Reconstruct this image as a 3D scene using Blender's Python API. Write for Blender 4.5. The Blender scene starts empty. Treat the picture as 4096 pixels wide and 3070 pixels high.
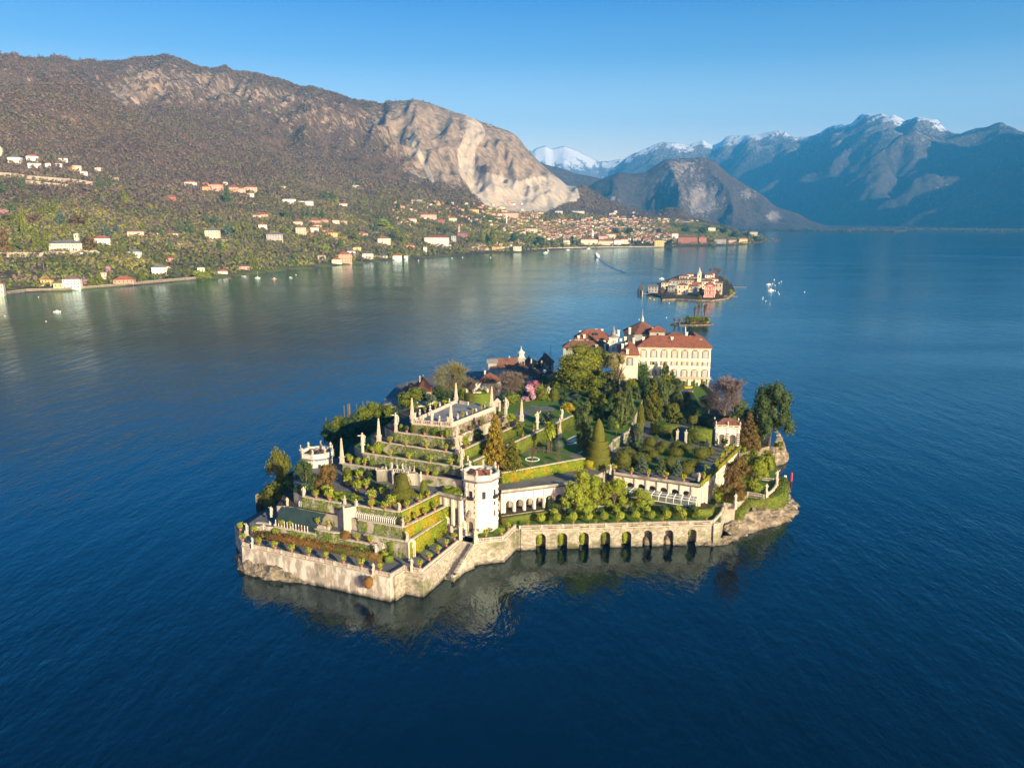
import bpy, math, random
import numpy as np
from mathutils import Vector, noise as mnoise
random.seed(7); RNG = np.random.default_rng(11)
SC = bpy.context.scene
COL = SC.collection
R = math.radians
# ------------------------------------------------------------------ camera
CAMH, HFOV, PW, PH, HORIZ = 105.0, 65.0, 4096.0, 3070.0, 870.0
FPX = PW / 2 / math.tan(R(HFOV / 2))
PITCH = math.atan((PH / 2 - HORIZ) / FPX)
cam_d = bpy.data.cameras.new('camera'); cam = bpy.data.objects.new('camera', cam_d); COL.objects.link(cam)
cam_d.sensor_width = 36; cam_d.lens = 18 / math.tan(R(HFOV / 2)); cam_d.clip_start = 1; cam_d.clip_end = 90000
cam.location = (0, 0, CAMH); cam.rotation_euler = (math.pi / 2 - PITCH, 0, 0)
SC.camera = cam
# ------------------------------------------------------------------ light
SUN_AZ, SUN_EL = 36.0, 17.0         # degrees to the right of straight behind the camera
sx, sy, sz = math.sin(R(SUN_AZ)) * math.cos(R(SUN_EL)), -math.cos(R(SUN_AZ)) * math.cos(R(SUN_EL)), math.sin(R(SUN_EL))
wd = bpy.data.worlds.new('World'); SC.world = wd; wd.use_nodes = True
nt = wd.node_tree; bg = nt.nodes['Background']
sky = nt.nodes.new('ShaderNodeTexSky'); sky.sky_type = 'NISHITA'; sky.sun_disc = False
sky.sun_elevation = R(SUN_EL); sky.sun_rotation = R(180 - SUN_AZ)
sky.altitude = 300; sky.air_density = 1.0; sky.dust_density = 1.6; sky.ozone_density = 8.0
tc = nt.nodes.new('ShaderNodeTexCoord'); sep = nt.nodes.new('ShaderNodeSeparateXYZ'); nt.links.new(tc.outputs['Generated'], sep.inputs[0])
rmp = nt.nodes.new('ShaderNodeValToRGB'); nt.links.new(sep.outputs[2], rmp.inputs[0])       # tint multiplied into the sky: pale horizon, deep blue above to colour lake reflections
for e_, (p_, c_) in zip([rmp.color_ramp.elements[0], rmp.color_ramp.elements.new(.10), rmp.color_ramp.elements.new(.18), rmp.color_ramp.elements.new(.235), rmp.color_ramp.elements.new(.30), rmp.color_ramp.elements[-1]], [(0, (12.0, 4.6, 2.2, 1)), (.11, (5.6, 2.7, 1.6, 1)), (.18, (1.9, 1.45, 1.2, 1)), (.235, (.84, .98, 1.10, 1)), (.30, (.16, 1.12, 1.42, 1)), (.58, (.01, .52, .92, 1))]): e_.position = p_; e_.color = c_
mul = nt.nodes.new('ShaderNodeMix'); mul.data_type = 'RGBA'; mul.blend_type = 'MULTIPLY'; mul.inputs[0].default_value = 1.0
nt.links.new(sky.outputs[0], mul.inputs[6]); nt.links.new(rmp.outputs[0], mul.inputs[7]); nt.links.new(mul.outputs[2], bg.inputs[0]); bg.inputs[1].default_value = 0.08
sun_d = bpy.data.lights.new('sun', 'SUN'); sun = bpy.data.objects.new('sun', sun_d); COL.objects.link(sun)
sun_d.energy = 4.8; sun_d.angle = R(0.5); sun_d.color = (1.0, 0.835, 0.52)
sun.rotation_euler = Vector((sx, sy, sz)).to_track_quat('Z', 'Y').to_euler()
SC.view_settings.view_transform = 'Standard'; SC.view_settings.look = 'None'
SC.view_settings.exposure = 0.95; SC.view_settings.gamma = 1
cy = SC.cycles; SC.render.engine = 'CYCLES'
cy.max_bounces = 5; cy.diffuse_bounces = 2; cy.glossy_bounces = 3; cy.transmission_bounces = 3; cy.volume_bounces = 1; cy.transparent_max_bounces = 6
cy.use_denoising = True; cy.caustics_reflective = False; cy.caustics_refractive = False
# ------------------------------------------------------------------ picture -> place
CROP = dict(f=(0, 0, 4096 / 2212), c1=(900, 1700, 800 / 1792), c2=(1600, 1700, 800 / 1792), c3=(2300, 1700, 900 / 2212), c4=(1600, 1350, 800 / 2211), c5=(2200, 1230, 1000 / 2212),
            h1=(0, 180, 1100 / 2212), h2=(0, 700, 1100 / 2212), h3=(1000, 700, 1100 / 2212), h4=(2000, 780, 1100 / 2212), h5=(1000, 350, 1600 / 2212), h6=(2400, 400, 1696 / 2212), i7=(2500, 1030, 800 / 2212),
            p1=(1550, 1500, 500 / 2211), p2=(1250, 1700, 500 / 2211), p3=(1000, 1950, 400 / 2211), p4=(1350, 1950, 400 / 2211), p5=(2000, 1550, 500 / 2211), p6=(2250, 1240, 650 / 2212),
            pa=(2540, 1060, 400 / 2212), v2=(2050, 1370, 250 / 2182), l3=(1200, 1480, 500 / 2212), r4=(2850, 1600, 350 / 1934), r5=(2880, 1850, 320 / 1769))
def pix(c, x, y):
    a = CROP[c]; return a[0] + x * a[2], a[1] + y * a[2]
def ray(px, py):
    x = (px - PW / 2) / FPX; v = (PH / 2 - py) / FPX
    return np.array([x, math.cos(PITCH) + v * math.sin(PITCH), -math.sin(PITCH) + v * math.cos(PITCH)])
def K(c, x, y, z=0.0):
    """the point of the level z seen at this spot of the photograph"""
    d = ray(*pix(c, x, y)); t = (z - CAMH) / d[2]
    return np.array([d[0] * t, d[1] * t, z])
def topz(c, x, y, Y):
    d = ray(*pix(c, x, y)); return CAMH + d[2] * Y / d[1]
def proj(p):
    y, z = p[1], p[2] - CAMH
    dep = y * math.cos(PITCH) - z * math.sin(PITCH); v = (y * math.sin(PITCH) + z * math.cos(PITCH)) / dep
    return PW / 2 + FPX * p[0] / dep, PH / 2 - FPX * v
def size(c, w, p):
    """metres covered by w crop pixels at point p"""
    dep = p[1] * math.cos(PITCH) - (p[2] - CAMH) * math.sin(PITCH)
    return w * CROP[c][2] * dep / FPX
# ------------------------------------------------------------------ bookkeeping
def tag(o, label=None, cat=None, group=None, kind=None):
    if label: o['label'] = label
    if cat: o['category'] = cat
    if group: o['group'] = group
    if kind: o['kind'] = kind
    return o
def link(name, me, parent=None):
    o = bpy.data.objects.new(name, me); COL.objects.link(o)
    if parent is not None: o.parent = parent
    return o
def thing(name, label, cat, loc=(0, 0, 0), rz=0.0, group=None, sc=1.0):
    o = link(name, None); o.empty_display_size = .5
    o.location = tuple(float(a) for a in loc); o.rotation_euler = (0, 0, rz)
    o.scale = (sc, sc, sc) if isinstance(sc, (int, float)) else sc
    return tag(o, label, cat, group)
ORD = 'first second third fourth fifth sixth seventh eighth ninth tenth eleventh twelfth thirteenth fourteenth fifteenth sixteenth seventeenth eighteenth nineteenth twentieth'.split()
TENS = {2: 'twenty', 3: 'thirty', 4: 'forty', 5: 'fifty', 6: 'sixty', 7: 'seventy', 8: 'eighty', 9: 'ninety'}
def nth(i):
    if i < 20: return ORD[i]
    t, u = divmod(i + 1, 10)
    return (TENS[t][:-1] + 'ieth') if u == 0 else TENS[t] + '-' + ORD[u - 1]
# ------------------------------------------------------------------ mesh builder
class MB:
    def __init__(s): s.v = []; s.f = []; s.m = []
    def add(s, vs, fs, mi=0):
        o = len(s.v); s.v += [(float(p[0]), float(p[1]), float(p[2])) for p in vs]
        s.f += [tuple(i + o for i in f) for f in fs]; s.m += [mi] * len(fs); return s
    def box(s, cx, cy, z0, lx, ly, z1, rz=0.0, mi=0, top=1.0):
        ca, sa = math.cos(rz), math.sin(rz); vs = []
        for z, k in ((z0, 1.0), (z1, top)):
            for a, b in ((-1, -1), (1, -1), (1, 1), (-1, 1)):
                x, y = a * lx / 2 * k, b * ly / 2 * k
                vs.append((cx + x * ca - y * sa, cy + x * sa + y * ca, z))
        return s.add(vs, [(3, 2, 1, 0), (4, 5, 6, 7), (0, 1, 5, 4), (1, 2, 6, 5), (2, 3, 7, 6), (3, 0, 4, 7)], mi)
    def bar(s, p, q, w, h=None, z0=None, z1=None, mi=0):
        """a straight wall piece from p to q (plan), width w, from z0 to z1"""
        p, q = np.array(p[:2], float), np.array(q[:2], float); d = q - p; L = np.hypot(*d)
        return s.box(*(p + q) / 2, z0, L, w, z1, math.atan2(d[1], d[0]), mi)
    def prism(s, poly, z0, z1, mi=0, mtop=None, bottom=True):
        n = len(poly); A = sum(poly[i][0] * poly[(i + 1) % n][1] - poly[(i + 1) % n][0] * poly[i][1] for i in range(n))
        if A < 0: poly = poly[::-1]
        zb = z0 if hasattr(z0, '__len__') else [z0] * n; zt = z1 if hasattr(z1, '__len__') else [z1] * n
        vs = [(p[0], p[1], zb[i]) for i, p in enumerate(poly)] + [(p[0], p[1], zt[i]) for i, p in enumerate(poly)]
        s.add(vs, [(i, (i + 1) % n, n + (i + 1) % n, n + i) for i in range(n)] + ([tuple(range(n - 1, -1, -1))] if bottom else []), mi)
        o = len(s.v) - 2 * n; s.f.append(tuple(range(o + n, o + 2 * n))); s.m.append(mi if mtop is None else mtop); return s
    def lathe(s, prof, cx=0., cy=0., n=12, mi=0, kx=1., ky=1., rot=0.):
        m = len(prof); vs = []
        for r, z in prof:
            for k in range(n):
                a = 2 * math.pi * k / n + rot; vs.append((cx + r * kx * math.cos(a), cy + r * ky * math.sin(a), z))
        fs = [(j * n + k, j * n + (k + 1) % n, (j + 1) * n + (k + 1) % n, (j + 1) * n + k) for j in range(m - 1) for k in range(n)]
        fs += [tuple(range(n - 1, -1, -1)), tuple((m - 1) * n + k for k in range(n))]
        return s.add(vs, fs, mi)
    def tube(s, pts, rad, n=6, mi=0):
        pts = [Vector(p) for p in pts]; m = len(pts)
        if not hasattr(rad, '__len__'): rad = [rad] * m
        vs = []
        for i, p in enumerate(pts):
            t = (pts[min(i + 1, m - 1)] - pts[max(i - 1, 0)]).normalized()
            a = t.orthogonal() if i == 0 else (a - t * a.dot(t)); a = a.normalized(); b = t.cross(a)
            for k in range(n):
                w = 2 * math.pi * k / n; vs.append(p + (a * math.cos(w) + b * math.sin(w)) * rad[i])
        fs = [(j * n + k, j * n + (k + 1) % n, (j + 1) * n + (k + 1) % n, (j + 1) * n + k) for j in range(m - 1) for k in range(n)]
        fs += [tuple(range(n - 1, -1, -1)), tuple((m - 1) * n + k for k in range(n))]
        return s.add(vs, fs, mi)
    def mesh(s, name, mats, smooth=False):
        me = bpy.data.meshes.new(name); me.from_pydata(s.v, [], s.f); ms = mats if isinstance(mats, (list, tuple)) else [mats]
        for m in ms: me.materials.append(m)
        me.polygons.foreach_set('material_index', [min(i, len(ms) - 1) for i in s.m])
        if smooth: me.polygons.foreach_set('use_smooth', [True] * len(s.f))
        me.update(); return me
    def build(s, name, mats, parent=None, smooth=False): return link(name, s.mesh(name, mats, smooth), parent)
def np_mesh(name, V, F, mats, attrs=None, smooth=False, cols=None):
    """V (n,3), F (m,k) arrays; attrs = {name: per-point floats}; cols = {name: per-point rgb}"""
    V = np.ascontiguousarray(V, np.float32); F = np.ascontiguousarray(F, np.int32); k = F.shape[1]
    me = bpy.data.meshes.new(name); me.vertices.add(len(V)); me.vertices.foreach_set('co', V.ravel())
    me.loops.add(F.size); me.loops.foreach_set('vertex_index', F.ravel())
    me.polygons.add(len(F)); me.polygons.foreach_set('loop_start', np.arange(len(F), dtype=np.int32) * k)
    for m in (mats if isinstance(mats, (list, tuple)) else [mats]): me.materials.append(m)
    for a, d in (attrs or {}).items():
        me.attributes.new(a, 'FLOAT', 'POINT').data.foreach_set('value', np.ascontiguousarray(d, np.float32))
    for a, d in (cols or {}).items():
        d = np.c_[np.asarray(d, np.float32), np.ones(len(V), np.float32)]
        me.attributes.new(a, 'FLOAT_COLOR', 'POINT').data.foreach_set('color', np.ascontiguousarray(d, np.float32).ravel())
    me.update(calc_edges=True)
    if smooth: me.polygons.foreach_set('use_smooth', np.ones(len(F), bool))
    return me
def leaves(P, s, flat=0.0, N=None, tint=None, rng=RNG):
    """one small bent leaf-clump quad at every point of P; returns V, F, tint"""
    n = len(P); a = rng.normal(size=(n, 3))
    if N is not None: a = a * (1 - flat) + N * flat * 1.6
    a /= np.linalg.norm(a, axis=1, keepdims=True) + 1e-9
    b = np.cross(a, rng.normal(size=(n, 3))); b /= np.linalg.norm(b, axis=1, keepdims=True) + 1e-9
    c = np.cross(a, b); s = (s * rng.uniform(.6, 1.35, n))[:, None] if np.ndim(s) == 0 else (s * rng.uniform(.6, 1.35, n))[:, None]
    V = np.stack([P - b * s * .5, P - c * s * .35 + a * s * .1, P + b * s * .5, P + c * s * .35 + a * s * .1], 1).reshape(-1, 3)
    F = np.arange(4 * n).reshape(n, 4)
    t = rng.uniform(0, 1, n) if tint is None else np.clip(tint + rng.normal(0, .18, n), 0, 1)
    return V, F, np.repeat(t, 4)
# ------------------------------------------------------------------ materials
MATS = {}
def mat(name, c1, c2=None, scale=1.0, stretch=(1, 1, 1), rough=.85, spec=.25, bump=0.0, attr=None, trans=0.0, lo=.4, hi=.6, c3=None, scale3=.15, metal=0.0, bscale=None, z_wet=None, coords=None):
    m = bpy.data.materials.new(name); m.use_nodes = True; t = m.node_tree; N, L = t.nodes, t.links
    b = N['Principled BSDF']; b.inputs['Roughness'].default_value = rough; b.inputs['Specular IOR Level'].default_value = spec; b.inputs['Metallic'].default_value = metal
    geo = N.new('ShaderNodeNewGeometry'); mp = N.new('ShaderNodeMapping'); mp.inputs['Scale'].default_value = stretch
    if coords == 'obj':
        tc = N.new('ShaderNodeTexCoord'); L.new(tc.outputs['Object'], mp.inputs[0])
    else: L.new(geo.outputs['Position'], mp.inputs[0])
    def nz(sc, det=5, ro=.6):
        n = N.new('ShaderNodeTexNoise'); n.inputs['Scale'].default_value = sc; n.inputs['Detail'].default_value = det; n.inputs['Roughness'].default_value = ro
        L.new(mp.outputs[0], n.inputs['Vector']); return n.outputs[0]
    def rng(src, a, bb):
        r = N.new('ShaderNodeMapRange'); r.inputs[1].default_value = a; r.inputs[2].default_value = bb; L.new(src, r.inputs[0]); return r.outputs[0]
    def mix(f, a, bb):
        x = N.new('ShaderNodeMix'); x.data_type = 'RGBA'
        if isinstance(f, float): x.inputs[0].default_value = f
        else: L.new(f, x.inputs[0])
        for s_, v_ in ((x.inputs[6], a), (x.inputs[7], bb)):
            if isinstance(v_, tuple): s_.default_value = (*v_, 1)
            else: L.new(v_, s_)
        return x.outputs[2]
    col = None
    if attr:
        at = N.new('ShaderNodeAttribute'); at.attribute_name = attr
        col = mix(at.outputs['Fac'], c1, c2)
        if c3: col = mix(rng(nz(scale3, 3), .48, .62), col, c3)
    elif c2:
        col = mix(rng(nz(scale), lo, hi), c1, c2)
        if c3: col = mix(rng(nz(scale3, 6), .5, .64), col, c3)
    if z_wet is not None:
        sp = N.new('ShaderNodeSeparateXYZ'); L.new(geo.outputs['Position'], sp.inputs[0])
        ad = N.new('ShaderNodeMath'); ad.operation = 'MULTIPLY_ADD'; ad.inputs[1].default_value = 2.2; L.new(nz(.5), ad.inputs[0]); L.new(sp.outputs[2], ad.inputs[2])
        col = mix(rng(ad.outputs[0], z_wet + 1.9, z_wet + .6), col, (.035, .03, .022))
    if col is not None: L.new(col, b.inputs['Base Color'])
    else: b.inputs['Base Color'].default_value = (*c1, 1)
    if bump:
        bp = N.new('ShaderNodeBump'); bp.inputs['Distance'].default_value = bump; bp.inputs['Strength'].default_value = 1
        L.new(nz(bscale or scale * 3, 4), bp.inputs['Height']); L.new(bp.outputs[0], b.inputs['Normal'])
    if trans:
        tr = N.new('ShaderNodeBsdfTranslucent'); ms = N.new('ShaderNodeMixShader'); ms.inputs[0].default_value = trans
        if col is not None: L.new(col, tr.inputs[0])
        else: tr.inputs[0].default_value = (*c1, 1)
        L.new(b.outputs[0], ms.inputs[1]); L.new(tr.outputs[0], ms.inputs[2]); L.new(ms.outputs[0], N['Material Output'].inputs[0])
    MATS[name] = m; return m
def foliage(name, c1, c2, c3=None, trans=.2, scale3=.12): return mat(name, c1, c2, attr='tint', rough=.7, spec=.2, trans=trans, c3=c3, scale3=scale3)
STONE = mat('weathered stone', (.42, .39, .325), (.27, .25, .205), .45, (1, 1, .45), bump=.05, c3=(.17, .15, .11), scale3=.16)
SEAWALL = mat('sea wall stone', (.62, .585, .51), (.33, .30, .24), .55, (1, 1, .4), lo=.42, hi=.56, bump=.14, c3=(.15, .14, .09), scale3=.11, z_wet=.5, bscale=2.4)
RUBBLE = mat('rubble masonry', (.42, .39, .315), (.23, .21, .16), .9, (1, 1, 1.6), bump=.10, c3=(.13, .14, .065), scale3=.13, z_wet=.4, bscale=2.6)
PALE = mat('pale carved stone', (.56, .49, .40), (.40, .35, .28), 1.2, (1, 1, .6), bump=.02)
OBELISK = mat('rosy granite', (.66, .50, .36), (.54, .42, .31), .8)
STUCCO = mat('white stucco', (.74, .69, .59), (.64, .58, .48), .35, (1, 1, .5), bump=.01)
CREAM = mat('cream stucco', (.74, .66, .50), (.62, .53, .38), .3, (1, 1, .4), bump=.01)
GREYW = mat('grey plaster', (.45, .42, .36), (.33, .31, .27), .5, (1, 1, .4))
TILE = mat('terracotta roof tiles', (.27, .098, .058), (.185, .072, .047), 1.1, bump=.08, c3=(.14, .07, .05), scale3=.35, bscale=2.6)
TILE2 = mat('old brown roof tiles', (.24, .10, .065), (.15, .072, .052), 1.1, bump=.08, c3=(.10, .065, .05), scale3=.3, bscale=2.6)
GRAVEL = mat('grey gravel', (.165, .155, .145), (.115, .11, .107), .8, c3=(.20, .185, .16), scale3=.1)
PLAZA = mat('grey paving', (.24, .24, .25), (.185, .185, .20), .6, c3=(.29, .28, .27), scale3=.2)
SOIL = mat('garden soil', (.085, .06, .042), (.05, .045, .028), 1.2, bump=.05)
LAWN = mat('mown lawn', (.10, .18, .018), (.07, .135, .015), .7, bump=.02, c3=(.11, .15, .03), scale3=.12)
POT = mat('terracotta pot', (.37, .165, .10), (.28, .125, .08), 3)
TRUNK = mat('brown bark', (.15, .105, .075), (.09, .065, .05), 2, bump=.03)
PALEBARK = mat('pale bark', (.42, .30, .19), (.28, .2, .13), 2)
ROCK = mat('lake rock', (.23, .19, .135), (.12, .105, .08), .45, (1, 1, 2.2), bump=.25, c3=(.32, .27, .19), scale3=.25, z_wet=-.2, bscale=1.1)
GLASS = mat('dark window glass', (.03, .045, .055), rough=.12, spec=.6)
DARK = mat('dark opening', (.02, .018, .016))
SHUT = mat('olive painted shutters', (.20, .19, .11), (.16, .155, .09), 2)
CURT = mat('pale blue window blinds', (.37, .43, .45), (.30, .36, .39), 1)
LEAD = mat('grey lead sheet', (.26, .25, .25), (.19, .18, .18), .8, rough=.6)
NET = mat('dark green shade net', (.020, .043, .045), (.028, .055, .055), .4, rough=.7, bump=.03)
WHITEP = mat('white paint', (.78, .77, .74), rough=.5)
IRON = mat('dark iron', (.03, .03, .032), rough=.5)
WOOD = mat('weathered timber', (.16, .12, .09), (.10, .08, .065), 2)
CAMPHOR = foliage('olive broadleaf foliage', (.085, .11, .012), (.27, .28, .03))
DARKF = foliage('dark evergreen foliage', (0.034, 0.065, 0.022), (0.096, 0.138, 0.034))
CONIF = foliage('conifer foliage', (0.062, 0.101, 0.035), (0.15, 0.193, 0.062))
BLUEC = foliage('blue grey conifer foliage', (0.067, 0.105, 0.071), (0.149, 0.194, 0.128))
CYP = foliage('cypress foliage', (0.068, 0.101, 0.030), (0.155, 0.196, 0.061))
YEW = foliage('clipped yew foliage', (.08, .095, .014), (.20, .195, .028))
GOLD = foliage('golden conifer foliage', (0.125, 0.106, 0.015), (0.375, 0.275, 0.031))
LIME = foliage('bright green foliage', (.15, .20, .016), (.38, .42, .035))
CITRUS = foliage('citrus foliage', (.15, .21, .022), (.42, .46, .05))
HEDGE = foliage('clipped bright hedge', (0.149, 0.207, 0.014), (0.333, 0.380, 0.028), c3=(.36, .28, .02), scale3=.22)
HEDGE2 = foliage('clipped green hedge', (.10, .15, .018), (.22, .28, .035), c3=(.14, .13, .03), scale3=.2)
IVY = foliage('ivy leaves', (.11, .17, .03), (.27, .33, .065))
RUSSET = foliage('russet azalea foliage', (0.194, 0.084, 0.036), (0.355, 0.22, 0.05), c3=(.12, .13, .03), scale3=.3)
BROWNC = foliage('bronze conifer foliage', (0.115, 0.074, 0.024), (0.230, 0.162, 0.041))
PINKF = foliage('pink magnolia blossom', (.55, .26, .36), (.78, .52, .58), trans=.3)
PINKD = foliage('deep pink blossom', (.35, .11, .17), (.55, .25, .30), trans=.3)
YELF = foliage('yellow blossom', (.20, .18, .02), (.60, .46, .02), trans=.3)
TWIG = foliage('bare twigs', (.17, .125, .095), (.30, .225, .16), trans=.1)
TWIGY = foliage('budding twigs', (.16, .15, .055), (.32, .29, .11), trans=.2)
TWIGP = foliage('mauve bare twigs', (.16, .125, .118), (.26, .205, .195), trans=.1)
REED = foliage('pale reeds', (.22, .18, .06), (.40, .32, .13), trans=.1)
ORANGE = mat('ripe lemons', (.75, .45, .03), rough=.5)
# ------------------------------------------------------------------ water
def water():
    m = bpy.data.materials.new('lake water'); m.use_nodes = True; t = m.node_tree; N, L = t.nodes, t.links
    b = N['Principled BSDF']; b.inputs['Base Color'].default_value = (.0000, .0045, .0125, 1); b.inputs['Roughness'].default_value = .06
    b.inputs['IOR'].default_value = 1.5; b.inputs['Specular IOR Level'].default_value = .5; b.inputs['Specular IOR Level'].default_value = 0.0
    geo = N.new('ShaderNodeNewGeometry')
    def nz(sc, st, det, rot=0.):
        mp = N.new('ShaderNodeMapping'); mp.inputs['Scale'].default_value = st; mp.inputs['Rotation'].default_value = (0, 0, rot); L.new(geo.outputs['Position'], mp.inputs[0])
        n = N.new('ShaderNodeTexNoise'); n.inputs['Scale'].default_value = sc; n.inputs['Detail'].default_value = det; n.inputs['Roughness'].default_value = .55
        L.new(mp.outputs[0], n.inputs['Vector']); return n.outputs[0]
    def ma(op, a, c):
        x = N.new('ShaderNodeMath'); x.operation = op
        for i, q in enumerate((a, c)):
            if isinstance(q, (int, float)): x.inputs[i].default_value = q
            else: L.new(q, x.inputs[i])
        return x.outputs[0]
    small = nz(.62, (1, .42, 1), 3, R(28)); swell = nz(.10, (1, .35, 1), 2, R(-32))
    h = ma('ADD', ma('MULTIPLY', small, .55), ma('MULTIPLY', swell, 1.5))
    patch = nz(.0022, (1, 3.2, 1), 4, R(12))
    r = N.new('ShaderNodeMapRange'); r.inputs[1].default_value = .40; r.inputs[2].default_value = .62; r.inputs[3].default_value = .55; r.inputs[4].default_value = 1.15; L.new(patch, r.inputs[0])
    bp = N.new('ShaderNodeBump'); bp.inputs['Distance'].default_value = .42; L.new(h, bp.inputs['Height']); L.new(r.outputs[0], bp.inputs['Strength']); L.new(bp.outputs[0], b.inputs['Normal'])
    gl = N.new('ShaderNodeBsdfGlossy'); gl.inputs['Color'].default_value = (.70, .95, 1.0, 1); gl.inputs['Roughness'].default_value = .06; fr = N.new('ShaderNodeFresnel'); fr.inputs['IOR'].default_value = 1.6; mx = N.new('ShaderNodeMixShader')
    L.new(bp.outputs[0], gl.inputs['Normal']); L.new(bp.outputs[0], fr.inputs['Normal']); L.new(fr.outputs[0], mx.inputs[0]); L.new(b.outputs[0], mx.inputs[1]); L.new(gl.outputs[0], mx.inputs[2]); L.new(mx.outputs[0], N['Material Output'].inputs[0])
    me = np_mesh('water', [(-16000, -700, 0), (16000, -700, 0), (16000, 9500, 0), (-16000, 9500, 0)], [(0, 1, 2, 3)], m)
    tag(link('water', me), 'deep blue rippled lake round the island', 'lake', kind='structure')
water()
# ------------------------------------------------------------------ land: height fields, each ring sector spanned by azimuth and distance
DS = 4096 / 2212           # the curves below are read off a 2212 px wide view of the photograph
HZ, FD = HORIZ / DS, FPX / DS
def poly(x, pts): return np.interp(x, [p[0] for p in pts], [p[1] for p in pts])
def xdir(xs):              # ground direction (per metre of depth) of picture column x near the horizon
    return (np.asarray(xs) - 1106) / FD / math.cos(PITCH)
def zat(y, d):             # height that shows at picture row y, d metres of depth away
    k = (829 - y) / FD; s, c = math.sin(PITCH), math.cos(PITCH)
    return CAMH + d * (k * c - s) / (c + k * s)
def yat(z, d):
    s, c = math.sin(PITCH), math.cos(PITCH); q = (z - CAMH) / d
    return 829 - FD * (q * c + s) / (c - q * s)
SHORE = [(-500, 700), (-150, 660), (0, 641), (35, 637), (75, 631), (150, 629), (190, 626), (290, 618), (420, 606), (500, 600), (560, 592), (640, 583), (720, 576), (782, 569), (889, 559), (1000, 550), (1131, 545), (1230, 538), (1330, 535), (1424, 534), (1537, 532.7), (1600, 528), (1631, 521), (1680, 519)]
MID = [(-500, 110), (-300, 135), (0, 154), (81, 166), (161, 182), (269, 213), (323, 235), (403, 256), (484, 286), (538, 302), (595, 315), (696, 347), (774, 367), (852, 386), (931, 405), (1009, 424), (1067, 440), (1126, 449), (1204, 452), (1300, 457), (1340, 463), (1430, 468), (1480, 476), (1550, 494), (1600, 508), (1640, 519)]
RIDGE = [(-500, 90), (-150, 105), (0, 118), (27, 129), (42, 126), (80, 145), (129, 151), (236, 147), (295, 140), (349, 132), (411, 125), (456, 135), (483, 148), (510, 152), (532, 145.5), (548, 156), (591, 160), (677, 189), (727, 199), (774, 214), (813, 222), (845, 227), (852, 218), (903, 215), (931, 222), (970, 238), (1009, 248), (1048, 267), (1102, 283), (1118, 294), (1138, 322), (1165, 353), (1192, 377), (1220, 402), (1255, 404), (1274, 416), (1306, 435), (1341, 447), (1360, 455), (1404, 458), (1429, 452), (1456, 453), (1483, 470), (1523, 481), (1550, 489), (1590, 503), (1617, 505), (1640, 521)]
D1 = [(-500, 2500), (0, 2900), (400, 3100), (700, 3300), (1000, 3500), (1200, 4000), (1340, 4400), (1480, 4500), (1560, 4100), (1640, 3750)]
D2 = [(-500, 3700), (0, 4100), (400, 4600), (700, 4800), (1000, 4950), (1200, 4950), (1340, 4950), (1480, 4900), (1560, 4300), (1640, 3800)]
GULLY = np.array([0])
def fb(p, H=1., lac=2.1, o=5): return mnoise.fractal(Vector(p), H, lac, o)
def rid(p): return mnoise.ridged_multi_fractal(Vector(p), .9, 2.1, 5, 1., 2.)
class Land:
    pass
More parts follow.
